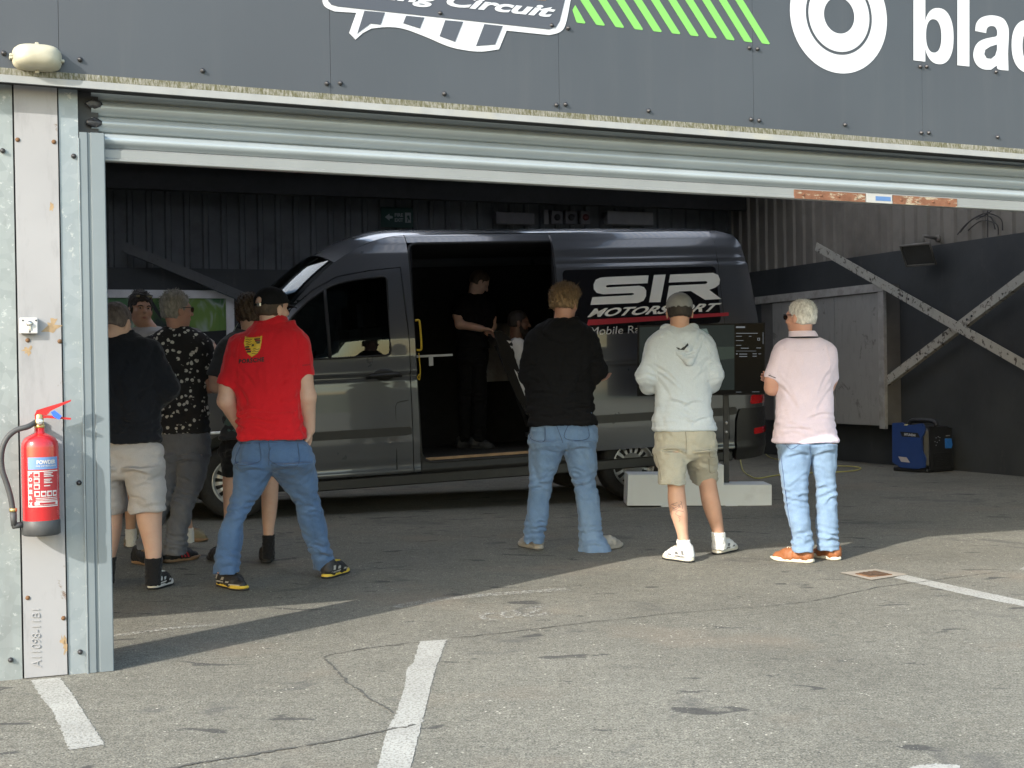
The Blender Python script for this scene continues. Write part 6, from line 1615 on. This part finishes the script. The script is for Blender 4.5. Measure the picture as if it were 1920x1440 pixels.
    for Lg, sg in ((LL, -1), (LR, 1)):
        q_ = sorted(Lg); lv = lambda z, i: np.interp(z, [a_[0] for a_ in q_], [a_[i] for a_ in q_]); zt_, zb_ = q_[-1][0], q_[0][0]; sp = zt_ - zb_
        for k in range(2): z0 = zt_ - sp * g.uniform(.02, .10); cl.append((lv(z0, 1) - sg * lv(z0, 3) * .8, z0, lv(z0, 1) + sg * lv(z0, 3) * g.uniform(.4, .9), z0 - .02 + .06 * g.random(), g.uniform(.6, 1.1)))
        if calfL is None:
            for k in range(5): z0 = zb_ + sp * g.uniform(.44, .62); s2 = g.choice((-1, 1)); cl.append((lv(z0, 1) - s2 * lv(z0, 3) * .9, z0, lv(z0, 1) + s2 * lv(z0, 3) * g.uniform(.0, .6), z0 + g.normal() * .025, g.uniform(.6, 1.1)))
            for k in range(4): z0 = zb_ + sp * g.uniform(.06, .24); s2 = g.choice((-1, 1)); cl.append((lv(z0, 1) - s2 * lv(z0, 3) * .9, z0, lv(z0, 1) + s2 * lv(z0, 3) * g.uniform(.0, .6), z0 + g.normal() * .02, g.uniform(.6, 1.2)))
            for k in range(2): z0 = zb_ + sp * g.uniform(.66, .85); cl.append((lv(z0, 1) - sg * lv(z0, 3) * .85, z0, lv(z0, 1) + sg * lv(z0, 3) * .3, z0 - g.uniform(.04, .10), g.uniform(.5, .9)))
        else:
            for k in range(3): z0 = zb_ + sp * g.uniform(.15, .85); s2 = g.choice((-1, 1)); cl.append((lv(z0, 1) - s2 * lv(z0, 3) * .9, z0, lv(z0, 1) + s2 * lv(z0, 3) * .3, z0 - g.uniform(.0, .08), g.uniform(.5, .9)))
    wr.append(creases(cl, .0080, .0105))
    o = p.garment(legname or ('trousers' if calfL is None else 'shorts'), pr, leg_m, .0075, wr); p.leg = o
    if sock:
        for C, (z0, z1), cf, dd_ in ((CL, sock[1], calfL, ddL), (CR, sock[2], calfR, ddR)):
            xm = (cf[-1][1] + cf[-1][2]) / 2; a = p.P(xm, z0, dd_)[2]; c = max(zf + .035, p.P(xm, z1, dd_)[2])
            rr = [(z, *[np.interp(z, [q_[0] for q_ in sorted(C)], [q_[i] for q_ in sorted(C)]) for i in (1, 2, 3, 4)]) for z in np.linspace(min(a, c), max(a, c), 6)]
            p.garment('sock', [(column(rr, p=2.0, grow=.006), 0)], sock[0], .006, [folds(.0025, .02, 5, (.3, .3, 1))])
    for sd_ in shoes:
        g0 = ground(*sd_['heel'], zf); g1 = ground(*sd_['toe'], zf)
        if 'Y' in sd_:
            g0 = p.P(*sd_['heel'], sd_['Y'][0]); g1 = p.P(*sd_['toe'], sd_['Y'][1])
        p.shoe(g0, g1, sd_['m'], sd_['sole'], zf=zf, **{k: v_ for k, v_ in sd_.items() if k not in ('heel', 'toe', 'm', 'sole', 'Y')})
    if extra: extra(p)
    return p
S = SHOEM
def seams(p, lines, m):
    b = MB()
    for L in lines: drape_line(b, p.top, L, .0032, -.0006, 6)
    if b.V: b.build('seam', m, p.top)
def pockets(p, lines, m=STITCH, r=.0026):
    b = MB()
    for L in lines: drape_line(b, p.leg, L, r, .0005)
    if b.V: b.build('pocket_seam', m, p.leg)

# --- person in the red polo shirt
def red_extra(p):
    seams(p, [[(451, 634), (446, 655), (447, 690), (449, 715)], [(556, 630), (560, 655), (558, 690), (557, 715)], [(447, 778), (480, 772), (520, 774), (555, 770)], [(449, 787), (475, 781), (500, 786)]], CL_RED)
    CY = mat('crest_yellow', (.62, .40, .03), .6); CBK = mat('crest_black', (.015, .014, .014), .6); CRD = mat('crest_red', (.45, .02, .02), .6)
    z = lambda pts: [(370 + x / 3.788, 620 + y / 3.788) for x, y in pts]
    shield = z([(340, 42), (400, 46), (461, 38), (458, 80), (448, 130), (425, 165), (388, 188), (358, 165), (340, 130), (331, 90)])
    V, F = grid_fill(shield, 1.0); b = MB(); drape_mesh(b, p.top, V, F, .003); cr = b.build('crest', CY, p.top)
    b = MB()
    for x0, x1, y in ((405, 448, 62), (420, 446, 88), (338, 372, 118), (350, 384, 152), (412, 450, 76), (342, 380, 135)):
        q_ = z([(x0, y - 5), (x1, y - 7), (x1 - 2, y + 3), (x0 + 2, y + 5)]); V, F = grid_fill(q_, 1.5); drape_mesh(b, p.top, V, F, .0042)
    b.build('crest', CBK, cr); b = MB()
    for x0, x1, y in ((338, 378, 128), (352, 386, 144), (410, 448, 70), (350, 450, 48)):
        q_ = z([(x0, y - 3), (x1, y - 4), (x1 - 2, y + 1), (x0 + 2, y + 2)]); V, F = grid_fill(q_, 1.5); drape_mesh(b, p.top, V, F, .0042)
    b.build('crest', CRD, cr); b = MB()
    for k in range(6):
        x0, y0 = ((346, 66), (342, 82), (344, 98), (396, 132), (392, 148), (388, 164))[k]; drape_line(b, p.top, z([(x0, y0), (x0 + 14, y0 - 4), (x0 + 28, y0 + 2), (x0 + 44, y0 - 4)]), .0016, .0042, 4)
    drape_line(b, p.top, z([(388, 112), (396, 98), (402, 104), (396, 112)]), .003, .0042, 4)
    b.build('crest', CBK, cr)
    b = MB(); V, F = fit_text('PORSCHE', (448, 682), (495.5, 678), (448.5, 673.5), (495.5, 669.5), bold=.045, space=1.15); drape_mesh(b, p.top, V, F, .003); b.build('lettering', CBK, p.top); b = MB()
    V, F = fit_text('PORSCHE', (567, 686.5), (581, 684.5), (567, 684), (581, 682)); drape_mesh(b, p.top, V, F, .003)
    b.build('lettering', CBK, p.top)
    zz_ = lambda pts: [(370 + x / 3.788, 620 + y / 3.788) for x, y in pts]
    pockets(p, [zz_([(318, 790), (270, 925), (330, 958), (430, 935), (452, 895), (440, 800)]), zz_([(520, 830), (505, 905), (560, 950), (640, 970), (720, 945), (712, 800)]), [(503, 824), (505, 845), (504, 872)], [(449, 832), (520, 829), (583, 826)]])
    b = MB()
    t0, z0 = p.T[0][1], p.T[0][0]
    f = field([(cone(np.array([t0 - .0, p.Y + .005, z0 - .015]), np.array([t0, p.Y + .02, z0 + .028]), .090, .074, np.array([1., 0, 0]), 1.08), 0)], .006); f.add(cone(np.array([t0, p.Y + .03, z0 - .1]), np.array([t0, p.Y + .03, z0 + .12]), .060, .062), 0, 'sub'); f.cut(lambda X, Y, Z: Z - z0 - .034 + .25 * (Y - p.Y) + 0 * X, .004)
    p.emit('collar', f, CL_RED, p.top)
make(8.1, 'person in red polo shirt and blue jeans, hands in pockets, black cap', -1.42,
     dict(x=511, y=580, yaw=42, size=.240, hair='short', hairc='brown', fuzz=.0015, neck_r=.060, capcut=True, nape=-.045),
     [(604, 479, 548), (614, 466, 556), (626, 452, 566), (645, 440, 571), (680, 437, 570), (720, 440, 566), (760, 444, 564), (790, 446, 566), (812, 448, 570), (823, 449, 571)],
     [(806, 449, 571), (820, 447, 572), (835, 444, 577), (850, 441, 582), (866, 440, 586)],
     [(868, 439, 516), (885, 441, 511), (900, 440, 503), (925, 437, 489), (950, 429, 470), (965, 423, 462), (1000, 412, 455), (1040, 405, 449), (1074, 401, 448)],
     [(868, 503, 588), (885, 508, 590), (900, 521, 592), (930, 546, 596), (950, 556, 601), (975, 562, 608), (1000, 569, 613), (1030, 580, 620), (1050, 586, 625), (1067, 589, 628)], -.1, .34,
     dict(j=[(452, 652, 0, .078), (428, 723, -.02, .066), (424, 752, -.03, .052), (452, 802, .12, .036)], hand=(.3, .5, -.8, 1, 0, 0)),
     dict(j=[(556, 648, 0, .078), (569, 706, 0, .064), (576, 744, 0, .053), (580, 806, .07, .036)], hand=(-.05, .35, -.9, -1, 0, 0)),
     CL_RED, DENIM_B, SK_PALE,
     [dict(heel=(397, 1094), toe=(478, 1112), m=S['black'], sole=S['yellow'], outsole=S['black'], panel=S['greybeige']), dict(heel=(598, 1089), toe=(660, 1068), m=S['black'], sole=S['yellow'], outsole=S['black'], panel=S['greybeige'])],
     top='polo', legname='jeans', extra=lambda p: (p.cap(CL_BLACK, opening=True), red_extra(p)), twr=.0055)

# --- person in the black hoodie
def blk_hood(p, nk):
    c = nk + np.array([0, -.05, .0])
    f = field([(ell(c + np.array([0, -.035, -.085]), (.150, .095, .10)), 0), (ell(c + np.array([0, .05, -.02]), (.125, .10, .045)), .03)], .0075, m=.05)
    f.add(ell(nk + np.array([0, .05, .10]), (.082, .10, .13)), .02, 'sub'); f.displace(folds(.006, .07, 4)); p.emit('hood', f, CL_BLACK, p.top)
make(9.5, 'person with curly blond hair in black hoodie and blue jeans, arms crossed', .38,
     dict(x=1059, y=571, yaw=32, hair='curly', hairc='blond', fuzz=.0075, rise=.004, puff=.006, tuft=2600, tl=.026, nape=-.022, size=.238, neck_r=.060),
     [(598, 1030, 1080), (610, 1008, 1100), (622, 996, 1112), (640, 989, 1118), (665, 986, 1119), (700, 986, 1112), (740, 989, 1110), (770, 992, 1113), (786, 994, 1115), (795, 996, 1115)],
     [(776, 997, 1113), (790, 996, 1114), (805, 995, 1116), (830, 994, 1118)],
     [(828, 994, 1058), (850, 994, 1053), (870, 994, 1048), (908, 993, 1034), (940, 990, 1029), (970, 986, 1026), (1000, 984, 1022), (1016, 984, 1019)],
     [(828, 1054, 1118), (850, 1059, 1118), (870, 1064, 1118), (908, 1075, 1117), (935, 1080, 1121), (965, 1084, 1124), (1000, 1086, 1130), (1020, 1086, 1140), (1034, 1087, 1147)], .05, -.05,
     dict(j=[(1006, 646, 0, .085), (993, 704, .0, .070), (1040, 716, .22, .052), (1106, 713, .16, .038)], full=True, hand=(.95, .0, .1, 0, -.3, .9), curl=.35),
     dict(j=[(1100, 646, 0, .085), (1117, 694, .02, .074), (1090, 702, .24, .052), (1020, 700, .26, .042)], full=True, hand=(-.9, -.1, .1, 0, -1, .2), curl=.4),
     CL_BLACK, DENIM_L, SK_RED,
     [dict(heel=(1014, 1031), toe=(976, 1022), m=S['greybeige'], sole=S['greybeige'], soleh=.034), dict(heel=(1108, 1034), toe=(1168, 1025), m=S['greybeige'], sole=S['greybeige'], soleh=.034)],
     top='hoodie', hood=blk_hood, legname='jeans', twr=.007,
     extra=lambda p: pockets(p, [[(996, 799), (994, 820), (1008, 828), (1021, 826), (1022, 800)], [(1066, 796), (1058, 820), (1082, 826), (1104, 820), (1100, 795)], [(1042, 794), (1050, 815), (1055, 830)]]))

# --- person in the pale grey hoodie
def gry_hood(p, nk):
    f = field([(cone(nk + np.array([-.125, -.075, -.050]), nk + np.array([.030, -.138, -.215]), .024, .026), 0), (cone(nk + np.array([.140, -.075, -.055]), nk + np.array([.050, -.138, -.215]), .024, .026), .03), (cone(nk + np.array([-.085, -.075, -.02]), nk + np.array([.035, -.138, -.135]), .018, .018), .012), (cone(nk + np.array([.105, -.075, -.02]), nk + np.array([.045, -.138, -.135]), .018, .018), .012), (ell(nk + np.array([.03, -.092, -.11]), (.095, .042, .105)), .012), (cone(nk + np.array([-.09, .0, -.005]), nk + np.array([.09, .0, -.005]), .042, .042), .03)], .007, m=.05)
    f.add(ell(nk + np.array([0, .045, .10]), (.074, .085, .13)), .02, 'sub'); f.displace(folds(.0025, .06, 14, (1, 1, 1.4), 4)); f.displace(bunch(nk[2] - .17, .05, .0035, .024, 2)); hd = p.emit('hood', f, CL_GREY, p.top)
    b = MB(); V, F = grid_fill([(1263, 638), (1268, 650), (1276, 654), (1283, 650), (1290, 643), (1291, 648), (1283, 656), (1272, 656), (1264, 648)], .9); drape_mesh(b, hd, V, F, .003); b.build('hood_mark', mat('hood_print', (.02, .025, .03), .6), hd)
def gry_extra(p):
    seams(p, [[(1237, 642), (1230, 662), (1229, 690), (1233, 716)], [(1321, 642), (1330, 662), (1331, 690), (1327, 716)]], CL_GREY)
    p.cap(mat('cap_grey', (.185, .195, .205), .85, 0, .1, 20, .2, 200))
    pockets(p, [[(1229, 850), (1236, 875), (1240, 900)], [(1332, 846), (1342, 845)], [(1285, 808), (1287, 830), (1286, 850)], [(1330, 843), (1331, 856), (1340, 857)], [(1329, 860), (1331, 885), (1341, 885)]], mat('khaki_stitch', (.24, .23, .19), .9))
    b = MB(); g = np.random.default_rng(9)
    for k in range(9):
        x, y = 1272 + g.normal() * 5, 949 + g.normal() * 8; drape_line(b, p.bo, [(x, y), (x + g.normal() * 4, y + 4), (x + g.normal() * 5, y + 9)], .0016, .0004, 5)
    b.build('tattoo', mat('tattoo_ink', (.13, .105, .10), .6), p.bo)
make(8.95, 'person in pale grey hoodie, khaki cargo shorts and grey cap with back turned', 1.12,
     dict(x=1274, y=586, yaw=4, hair='short', hairc='dark', fuzz=.0015, nape=-.042, pitch=6, capcut=True),
     [(612, 1248, 1300), (622, 1230, 1318), (634, 1220, 1330), (650, 1214, 1337), (675, 1215, 1338), (705, 1222, 1336), (735, 1228, 1332), (760, 1228, 1331), (782, 1225, 1337), (798, 1225, 1340), (807, 1230, 1338)],
     [(795, 1232, 1336), (808, 1231, 1339), (825, 1229, 1341), (848, 1228, 1342)],
     [(845, 1228, 1289), (860, 1229, 1286), (875, 1232, 1285), (890, 1235, 1284), (906, 1237, 1284)],
     [(845, 1285, 1342), (860, 1288, 1343), (875, 1291, 1343), (890, 1295, 1343), (906, 1297, 1342)], -.1, .22,
     dict(j=[(1234, 650, 0, .076), (1212, 704, -.01, .062), (1216, 722, .07, .054), (1252, 716, .28, .042)], full=True, hand=(.6, .5, .3, 0, 0, 1)),
     dict(j=[(1318, 650, 0, .076), (1338, 704, -.01, .062), (1332, 722, .07, .054), (1300, 716, .28, .042)], full=True, hand=(-.6, .5, .3, 0, 0, 1)),
     CL_GREY, CL_KHAKI, SK_TAN,
     [dict(heel=(1297, 1055), toe=(1246, 1047), m=S['white'], sole=S['cream'], soleh=.036, panel=S['midgrey'], outsole=S['black']), dict(heel=(1342, 1040), toe=(1378, 1030), m=S['white'], sole=S['cream'], soleh=.036, panel=S['midgrey'], outsole=S['black'])],
     top='hoodie', hood=gry_hood, calfL=[(890, 1248, 1285), (915, 1252, 1284), (935, 1252, 1286), (960, 1256, 1289), (985, 1264, 1290), (1005, 1270, 1291), (1030, 1272, 1294)],
     calfR=[(890, 1305, 1341), (915, 1311, 1345), (940, 1315, 1350), (965, 1323, 1354), (985, 1331, 1356), (1000, 1336, 1358), (1022, 1338, 1360)], sock=(CL_WHITE, (1012, 1052), (998, 1040)), twr=.0032, legdep=1.0, extra=gry_extra)

# --- person in the pink polo shirt
def pnk_extra(p):
    seams(p, [[(1467, 648), (1461, 670), (1459, 700)], [(1549, 648), (1555, 672), (1556, 700)], [(1470, 655), (1505, 659), (1545, 655)]], CL_PINK)
    p.glasses()
    t0, z0 = p.T[0][1], p.T[0][0]
    for nm, m, za, zb, r0, r1 in (('collar', CL_PINK, -.010, .030, .092, .076), ('trim', CL_NAVY, -.018, -.009, .100, .097)):
        f = field([(cone(np.array([t0, p.Y + .0, z0 - .02]), np.array([t0 - .01, p.Y + .015, z0 + .035]), r0, r1, np.array([1., 0, 0]), 1.08), 0)], .005); f.add(cone(np.array([t0, p.Y + .02, z0 - .1]), np.array([t0, p.Y + .02, z0 + .12]), .062, .064), 0, 'sub')
        f.cut(lambda X, Y, Z: np.maximum(Z - z0 - zb, z0 + za - Z) + 0 * X + 0 * Y); p.emit(nm, f, m, p.top)
    for J in p.arms:
        d = J[1][0] - J[0][0]; d = d / np.linalg.norm(d); e = J[1][0]; r_ = J[1][1] + .0035
        for o_, w_ in ((-.012, .0035), (-.022, .0018)):
            f = field([(cone(e - d * .05, e + d * .02, r_ + .002, r_), 0)], .004)
            f.cut(lambda X, Y, Z: np.abs((X - e[0]) * d[0] + (Y - e[1]) * d[1] + (Z - e[2]) * d[2] - o_) - w_); p.emit('trim', f, CL_NAVY, p.top)
    pockets(p, [[(1470, 829), (1483, 842), (1503, 830)], [(1518, 830), (1519, 850)], [(1464, 850), (1470, 900), (1478, 960), (1488, 1020)]])
make(8.8, 'white haired person in pale pink polo shirt and light blue jeans, arms crossed', 1.91,
     dict(x=1501, y=596, yaw=-42, hair='short', hairc='white', fuzz=.0018, tuft=700, tl=.010, nape=-.052, size=.230),
     [(629, 1483, 1528), (638, 1466, 1544), (648, 1457, 1552), (662, 1453, 1558), (685, 1453, 1561), (715, 1455, 1562), (745, 1457, 1561), (778, 1455, 1562), (806, 1452, 1566), (829, 1450, 1569)],
     [(812, 1459, 1565), (822, 1458, 1566), (836, 1459, 1567)],
     [(833, 1459, 1521), (850, 1460, 1519), (870, 1462, 1517), (900, 1465, 1514), (940, 1471, 1514), (965, 1477, 1517), (1000, 1485, 1521), (1022, 1486, 1524), (1034, 1488, 1523)],
     [(833, 1512, 1567), (850, 1517, 1567), (870, 1522, 1567), (900, 1528, 1566), (940, 1532, 1568), (965, 1532, 1569), (1000, 1532, 1570), (1030, 1532, 1572)], -.12, .0,
     dict(j=[(1472, 662, 0, .076), (1450, 712, .0, .064), (1448, 727, .02, .050), (1500, 718, .24, .038)], hand=(.9, .1, .2, 0, -.5, 1)),
     dict(j=[(1546, 662, 0, .076), (1555, 712, .04, .060), (1550, 724, .06, .050), (1462, 712, .24, .038)], hand=(-.95, -.25, .2, .2, -1, .1), curl=.35),
     CL_PINK, DENIM_P, SK_RED,
     [dict(heel=(1524, 1056), toe=(1447, 1050), m=S['tan'], sole=S['cream']), dict(heel=(1569, 1051), toe=(1528, 1043), m=S['tan'], sole=S['cream'])],
     top='polo', legname='jeans', twr=.003, lwr=.004, extra=pnk_extra)

# --- person in dark sweater at the column
make(7.97, 'person in dark sweater and pale grey shorts half hidden behind the shutter guide', -2.2,
     dict(x=219, y=607, yaw=14, pitch=22, hair='short', hairc='stubble', fuzz=.0015, nape=-.05, size=.235, neck_r=.068),
     [(622, 196, 246), (636, 172, 272), (650, 160, 286), (670, 152, 296), (705, 148, 300), (745, 147, 299), (785, 147, 297), (812, 148, 298), (828, 151, 297)],
     [(812, 154, 297), (825, 152, 299), (845, 149, 302), (880, 148, 304)],
     [(876, 148, 240), (900, 148, 234), (930, 148, 235), (961, 150, 236)],
     [(876, 226, 305), (900, 238, 306), (930, 242, 308), (958, 246, 309)], .1, .0,
     dict(j=[(170, 662, 0, .085), (146, 735, .0, .072), (170, 752, .2, .055), (210, 748, .3, .045)], full=True, hand=(.7, .5, .2, 0, 0, 1)),
     dict(j=[(275, 662, 0, .085), (311, 728, .0, .074), (290, 752, .18, .056), (250, 748, .3, .045)], full=True, hand=(-.7, .5, .2, 0, 0, 1)),
     CL_NAVY, CL_STONE, SK_PALE,
     [dict(heel=(284, 1106), toe=(318, 1094), m=S['black'], sole=S['white'], soleh=.036, panel=S['white'], outsole=S['black']), dict(heel=(196, 1106), toe=(170, 1098), m=S['black'], sole=S['white'], soleh=.036)],
     topname='sweater', calfL=[(945, 176, 230), (985, 181, 228), (1020, 184, 222), (1055, 188, 214), (1085, 190, 212)], calfR=[(942, 254, 304), (975, 257, 303), (1005, 265, 303), (1035, 272, 303), (1060, 275, 301), (1088, 275, 299)], sock=(CL_BS, (1045, 1100), (1046, 1100)), twr=.006)

# --- person facing us with sunglasses on the head
def face_extra(p):
    p.glasses(up=.085, back=.028)
    b = MB(); J = p.arm
    d = J[1][0] - J[0][0]; d /= np.linalg.norm(d)
    f = field([(cone(J[1][0] - d * .035, J[1][0] + d * .0, .070, .070), 0)], .006); f.cut(lambda X, Y, Z: (X - J[1][0][0]) * d[0] + (Y - J[1][0][1]) * d[1] + (Z - J[1][0][2]) * d[2] - .004); f.cut(lambda X, Y, Z: -((X - J[1][0][0]) * d[0] + (Y - J[1][0][1]) * d[1] + (Z - J[1][0][2]) * d[2]) - .04)
    p.emit('cuff', f, CL_MAROON, p.top)
FA_ = dict(j=[(346, 636, 0, .078), (392, 655, -.12, .066), (404, 668, -.16, .046), (380, 705, -.30, .036)], hand=(-.4, -.4, .4, 0, 0, 1))
p_ = make(10.0, 'dark haired person facing the camera with sunglasses pushed up, light grey tee', -2.9,
     dict(x=264, y=581, yaw=146, hair='short', hairc='dark', fuzz=.004, rise=.016, tuft=260, tl=.016, nape=-.03, front=.075, roll=-3),
     [(614, 258, 302), (624, 246, 328), (640, 240, 345), (670, 238, 346), (710, 241, 343), (760, 243, 342), (800, 243, 342), (832, 243, 343)],
     [(820, 244, 342), (835, 243, 343), (860, 242, 344)], [(856, 242, 296), (880, 236, 284), (905, 230, 272)], [(856, 290, 344), (880, 300, 346), (905, 308, 350)], -.12, .05,
     dict(j=[(250, 636, 0, .076), (232, 690, -.02, .062), (228, 712, -.02, .048), (250, 745, -.25, .036)], hand=(.6, -.4, .2, 0, 0, 1)), FA_,
     CL_TGREY, CL_CHAR, SK_TAN,
     [dict(heel=(254, 1016), toe=(240, 1029), m=S['olive'], sole=S['gum'], stripes=S['cream']), dict(heel=(346, 1013), toe=(388, 1016), m=S['olive'], sole=S['gum'], stripes=S['cream'])],
     calfL=[(885, 228, 266), (920, 230, 262), (950, 233, 259), (985, 236, 254), (1015, 238, 254)], calfR=[(885, 312, 350), (920, 314, 348), (950, 322, 352), (980, 336, 360), (1008, 344, 362)], sock=(CL_WHITE, (992, 1024), (990, 1018)),
     face=lambda p: p.face())
p_.arm = FA_['J']; face_extra(p_)

# --- person in the floral shirt
make(9.2, 'grey haired person in black and white floral shirt and slate grey trousers', -2.34,
     dict(x=332, y=583, yaw=52, hair='short', hairc='grey', fuzz=.003, tuft=900, tl=.016, nape=-.055, rise=.012),
     [(614, 308, 356), (624, 290, 372), (636, 279, 381), (655, 273, 388), (685, 275, 390), (720, 289, 388), (755, 294, 386), (785, 294, 387), (811, 293, 391)],
     [(796, 297, 387), (812, 297, 388), (835, 296, 391), (856, 296, 391)],
     [(852, 296, 346), (880, 293, 340), (915, 287, 330), (955, 276, 317), (1000, 262, 296), (1036, 254, 285)],
     [(852, 334, 391), (880, 333, 388), (910, 331, 379), (940, 324, 366), (980, 316, 355), (1010, 310, 350), (1039, 305, 346)], .0, .0,
     dict(j=[(286, 652, 0, .080), (270, 708, .02, .066), (272, 728, .04, .048), (312, 735, .24, .036)], hand=(.8, .3, .2, 0, 0, 1)),
     dict(j=[(376, 650, 0, .080), (390, 708, .0, .068), (394, 724, .02, .046), (362, 735, .24, .036)], hand=(-.8, .3, .2, 0, 0, 1)),
     FLORAL, CL_SLATE, SK_RED,
     [dict(heel=(252, 1055), toe=(300, 1062), m=S['black'], sole=S['gum']), dict(heel=(308, 1056), toe=(373, 1047), m=S['black'], sole=S['gum'], stripes=S['red'])],
     twr=.005, extra=lambda p: p.glasses())

# --- person in charcoal tee and black shorts behind the red shirt
def teal_extra(p):
    T = p.T; zb = min(r[0] for r in T)
    rr = [r for r in p.rows([(770, 421, 516), (790, 423, 515), (815, 424, 515), (822, 424, 515)], 0., .66)]
    p.garment('shirt_hem', [(column(rr, grow=.006), 0)], CL_TEAL, .0075, [folds(.004, .08, 3)], parent=p.top)
make(9.05, 'person in charcoal tee and black shorts standing behind the red polo shirt', -1.68,
     dict(x=470, y=590, yaw=18, hair='short', hairc='brown', fuzz=.006, tuft=420, tl=.020, rise=.012, nape=-.045),
     [(618, 446, 494), (630, 428, 508), (645, 417, 516), (665, 413, 520), (700, 414, 519), (740, 418, 516), (785, 422, 515), (822, 424, 515)],
     [(808, 421, 519), (822, 418, 523), (852, 417, 528)], [(848, 417, 476), (870, 417, 468), (891, 417, 462)], [(848, 466, 529), (870, 474, 528), (891, 480, 526)], .0, .0,
     dict(j=[(428, 656, 0, .078), (408, 706, .0, .066), (407, 724, .02, .048), (440, 738, .24, .036)], hand=(.8, .3, .1, 0, 0, 1)),
     dict(j=[(506, 656, 0, .078), (520, 706, .0, .066), (522, 726, .02, .048), (490, 738, .24, .036)], hand=(-.8, .3, .1, 0, 0, 1)),
     CL_CHAR, CL_BS, SK_PALE,
     [dict(heel=(424, 1056), toe=(394, 1047), m=S['black'], sole=S['black']), dict(heel=(499, 1061), toe=(501, 1042), m=S['black'], sole=S['black'])],
     calfL=[(876, 418, 450), (910, 418, 446), (945, 419, 446), (975, 420, 442), (1005, 419, 436), (1040, 418, 436)], calfR=[(876, 488, 524), (905, 491, 522), (935, 490, 521), (965, 491, 518), (990, 493, 514), (1010, 494, 513), (1042, 494, 513)], sock=(CL_BS, (1004, 1052), (1003, 1056)), extra=teal_extra)

# --- person standing in the van
vst = vp(2.22, 1.15, .44); VY = vst[1]
make(VY, 'person in black clothes standing inside the open van, head bowed', vst[0], 
     dict(x=899, y=530, yaw=74, pitch=34, hair='short', hairc='brown', fuzz=.002, nape=-.05),
     [(551, 872, 904), (560, 860, 916), (572, 855, 922), (590, 853, 925), (615, 855, 922), (640, 858, 915), (652, 858, 915)],
     [(645, 859, 914), (660, 858, 914), (678, 857, 914)], [(674, 857, 889), (720, 858, 887), (770, 861, 886), (828, 862, 884)], [(674, 884, 914), (720, 886, 912), (770, 886, 911), (828, 885, 909)], .05, -.05,
     dict(j=[(864, 574, -.02, .078), (859, 592, -.05, .066), (862, 608, -.08, .048), (902, 616, -.14, .036)], hand=(.9, -.1, -.1, 0, 0, -1), curl=.4),
     dict(j=[(914, 574, .05, .078), (920, 596, .05, .066), (922, 612, .05, .048), (910, 622, -.05, .036)], hand=(.5, -.4, -.1, 0, 0, -1)),
     CL_VAN_SHADE, CL_VAN_SHADE, SK_PALE, [dict(heel=(866, 832), toe=(892, 833), m=S['black'], sole=S['black'], Y=(.05, .03)), dict(heel=(890, 834), toe=(917, 834), m=S['black'], sole=S['black'], Y=(-.05, -.07))], zf=vst[2], topname='shirt')
# --- person sitting in the racing seat
def seated():
    Y = YS + .26; p = Person(Y, 'bald bearded person in white tee sitting in the racing seat inside the van'); p.start(SP(1000, 800)[0], vp(2.8, .7, .437)[2])
    p.head(x=973, y=606, yaw=84, pitch=4, neck_to=p.P(968, 640), size=.245, neck_r=.062, hair='short', hairc='dark', fuzz=.001, nape=-.045)
    ch, pe = p.P(972, 664), p.P(1003, 758); X_ = np.array([0, 1., 0])
    ax = (ch - pe) / np.linalg.norm(ch - pe)
    sh = [p.P(970, 650, d) for d in (-.19, .19)]; el_ = [p.P(993, 705, -.24), p.P(995, 705, .24)]; wr_ = [p.P(1042, 700, -.14), p.P(1042, 700, .14)]
    kn = [p.P(1092, 742, -.12), p.P(1092, 742, .12)]; hp_ = [p.P(1005, 762, -.09), p.P(1005, 762, .09)]; an = [p.P(1110, 815, -.10), p.P(1110, 815, .10)]
    p.skin += [(cone(ch, pe, .105, .115, X_, 1.4), .03)]
    for i in (0, 1):
        p.limb((sh[i], .06), (el_[i], .045), (wr_[i], .032)); p.hand(wr_[i], (1, 0, .1), (0, 1 if i == 0 else -1, -.3), .9, -1 if i else 1)
        p.limb((hp_[i], .075), (kn[i], .058), (an[i], .042))
    p.body(SK_BROWN)
    b = [(cone(ch, pe, .125, .130, X_, 1.42), 0)] + [(sleeve(sh[i], upto(sh[i], el_[i], .7), .085, .070), .03) for i in (0, 1)]
    p.garment('shirt', b, CL_WHITE, .008, [folds(.006, .09, 8)])
    p.garment('trousers', [(cone(hp_[0], hp_[1], .11, .11), 0)] + [(cone(hp_[i], kn[i], .095, .075), .03) for i in (0, 1)] + [(cone(kn[i], an[i], .075, .055), .03) for i in (0, 1)], CL_CHAR, .008, [folds(.006, .09, 9)])
    f = field([(ell(p.hW((0, .045, -.085)), (.064 * 1, .052, .050), p.hA), 0), (cone(p.hW((-.072, .0, -.02)), p.hW((-.055, .03, -.075)), .012, .018), .02), (cone(p.hW((.072, .0, -.02)), p.hW((.055, .03, -.075)), .012, .018), .02)], .005); f.displace(folds(.003, .02, 3)); p.emit('beard', f, HM['dark'])
    for i in (0, 1):
        a = an[i].copy(); t = a + np.array([.26, 0, 0]); p.shoe(a - np.array([.06, 0, 0]), t, S['black'], S['white'], zf=an[i][2] - .06)
seated()
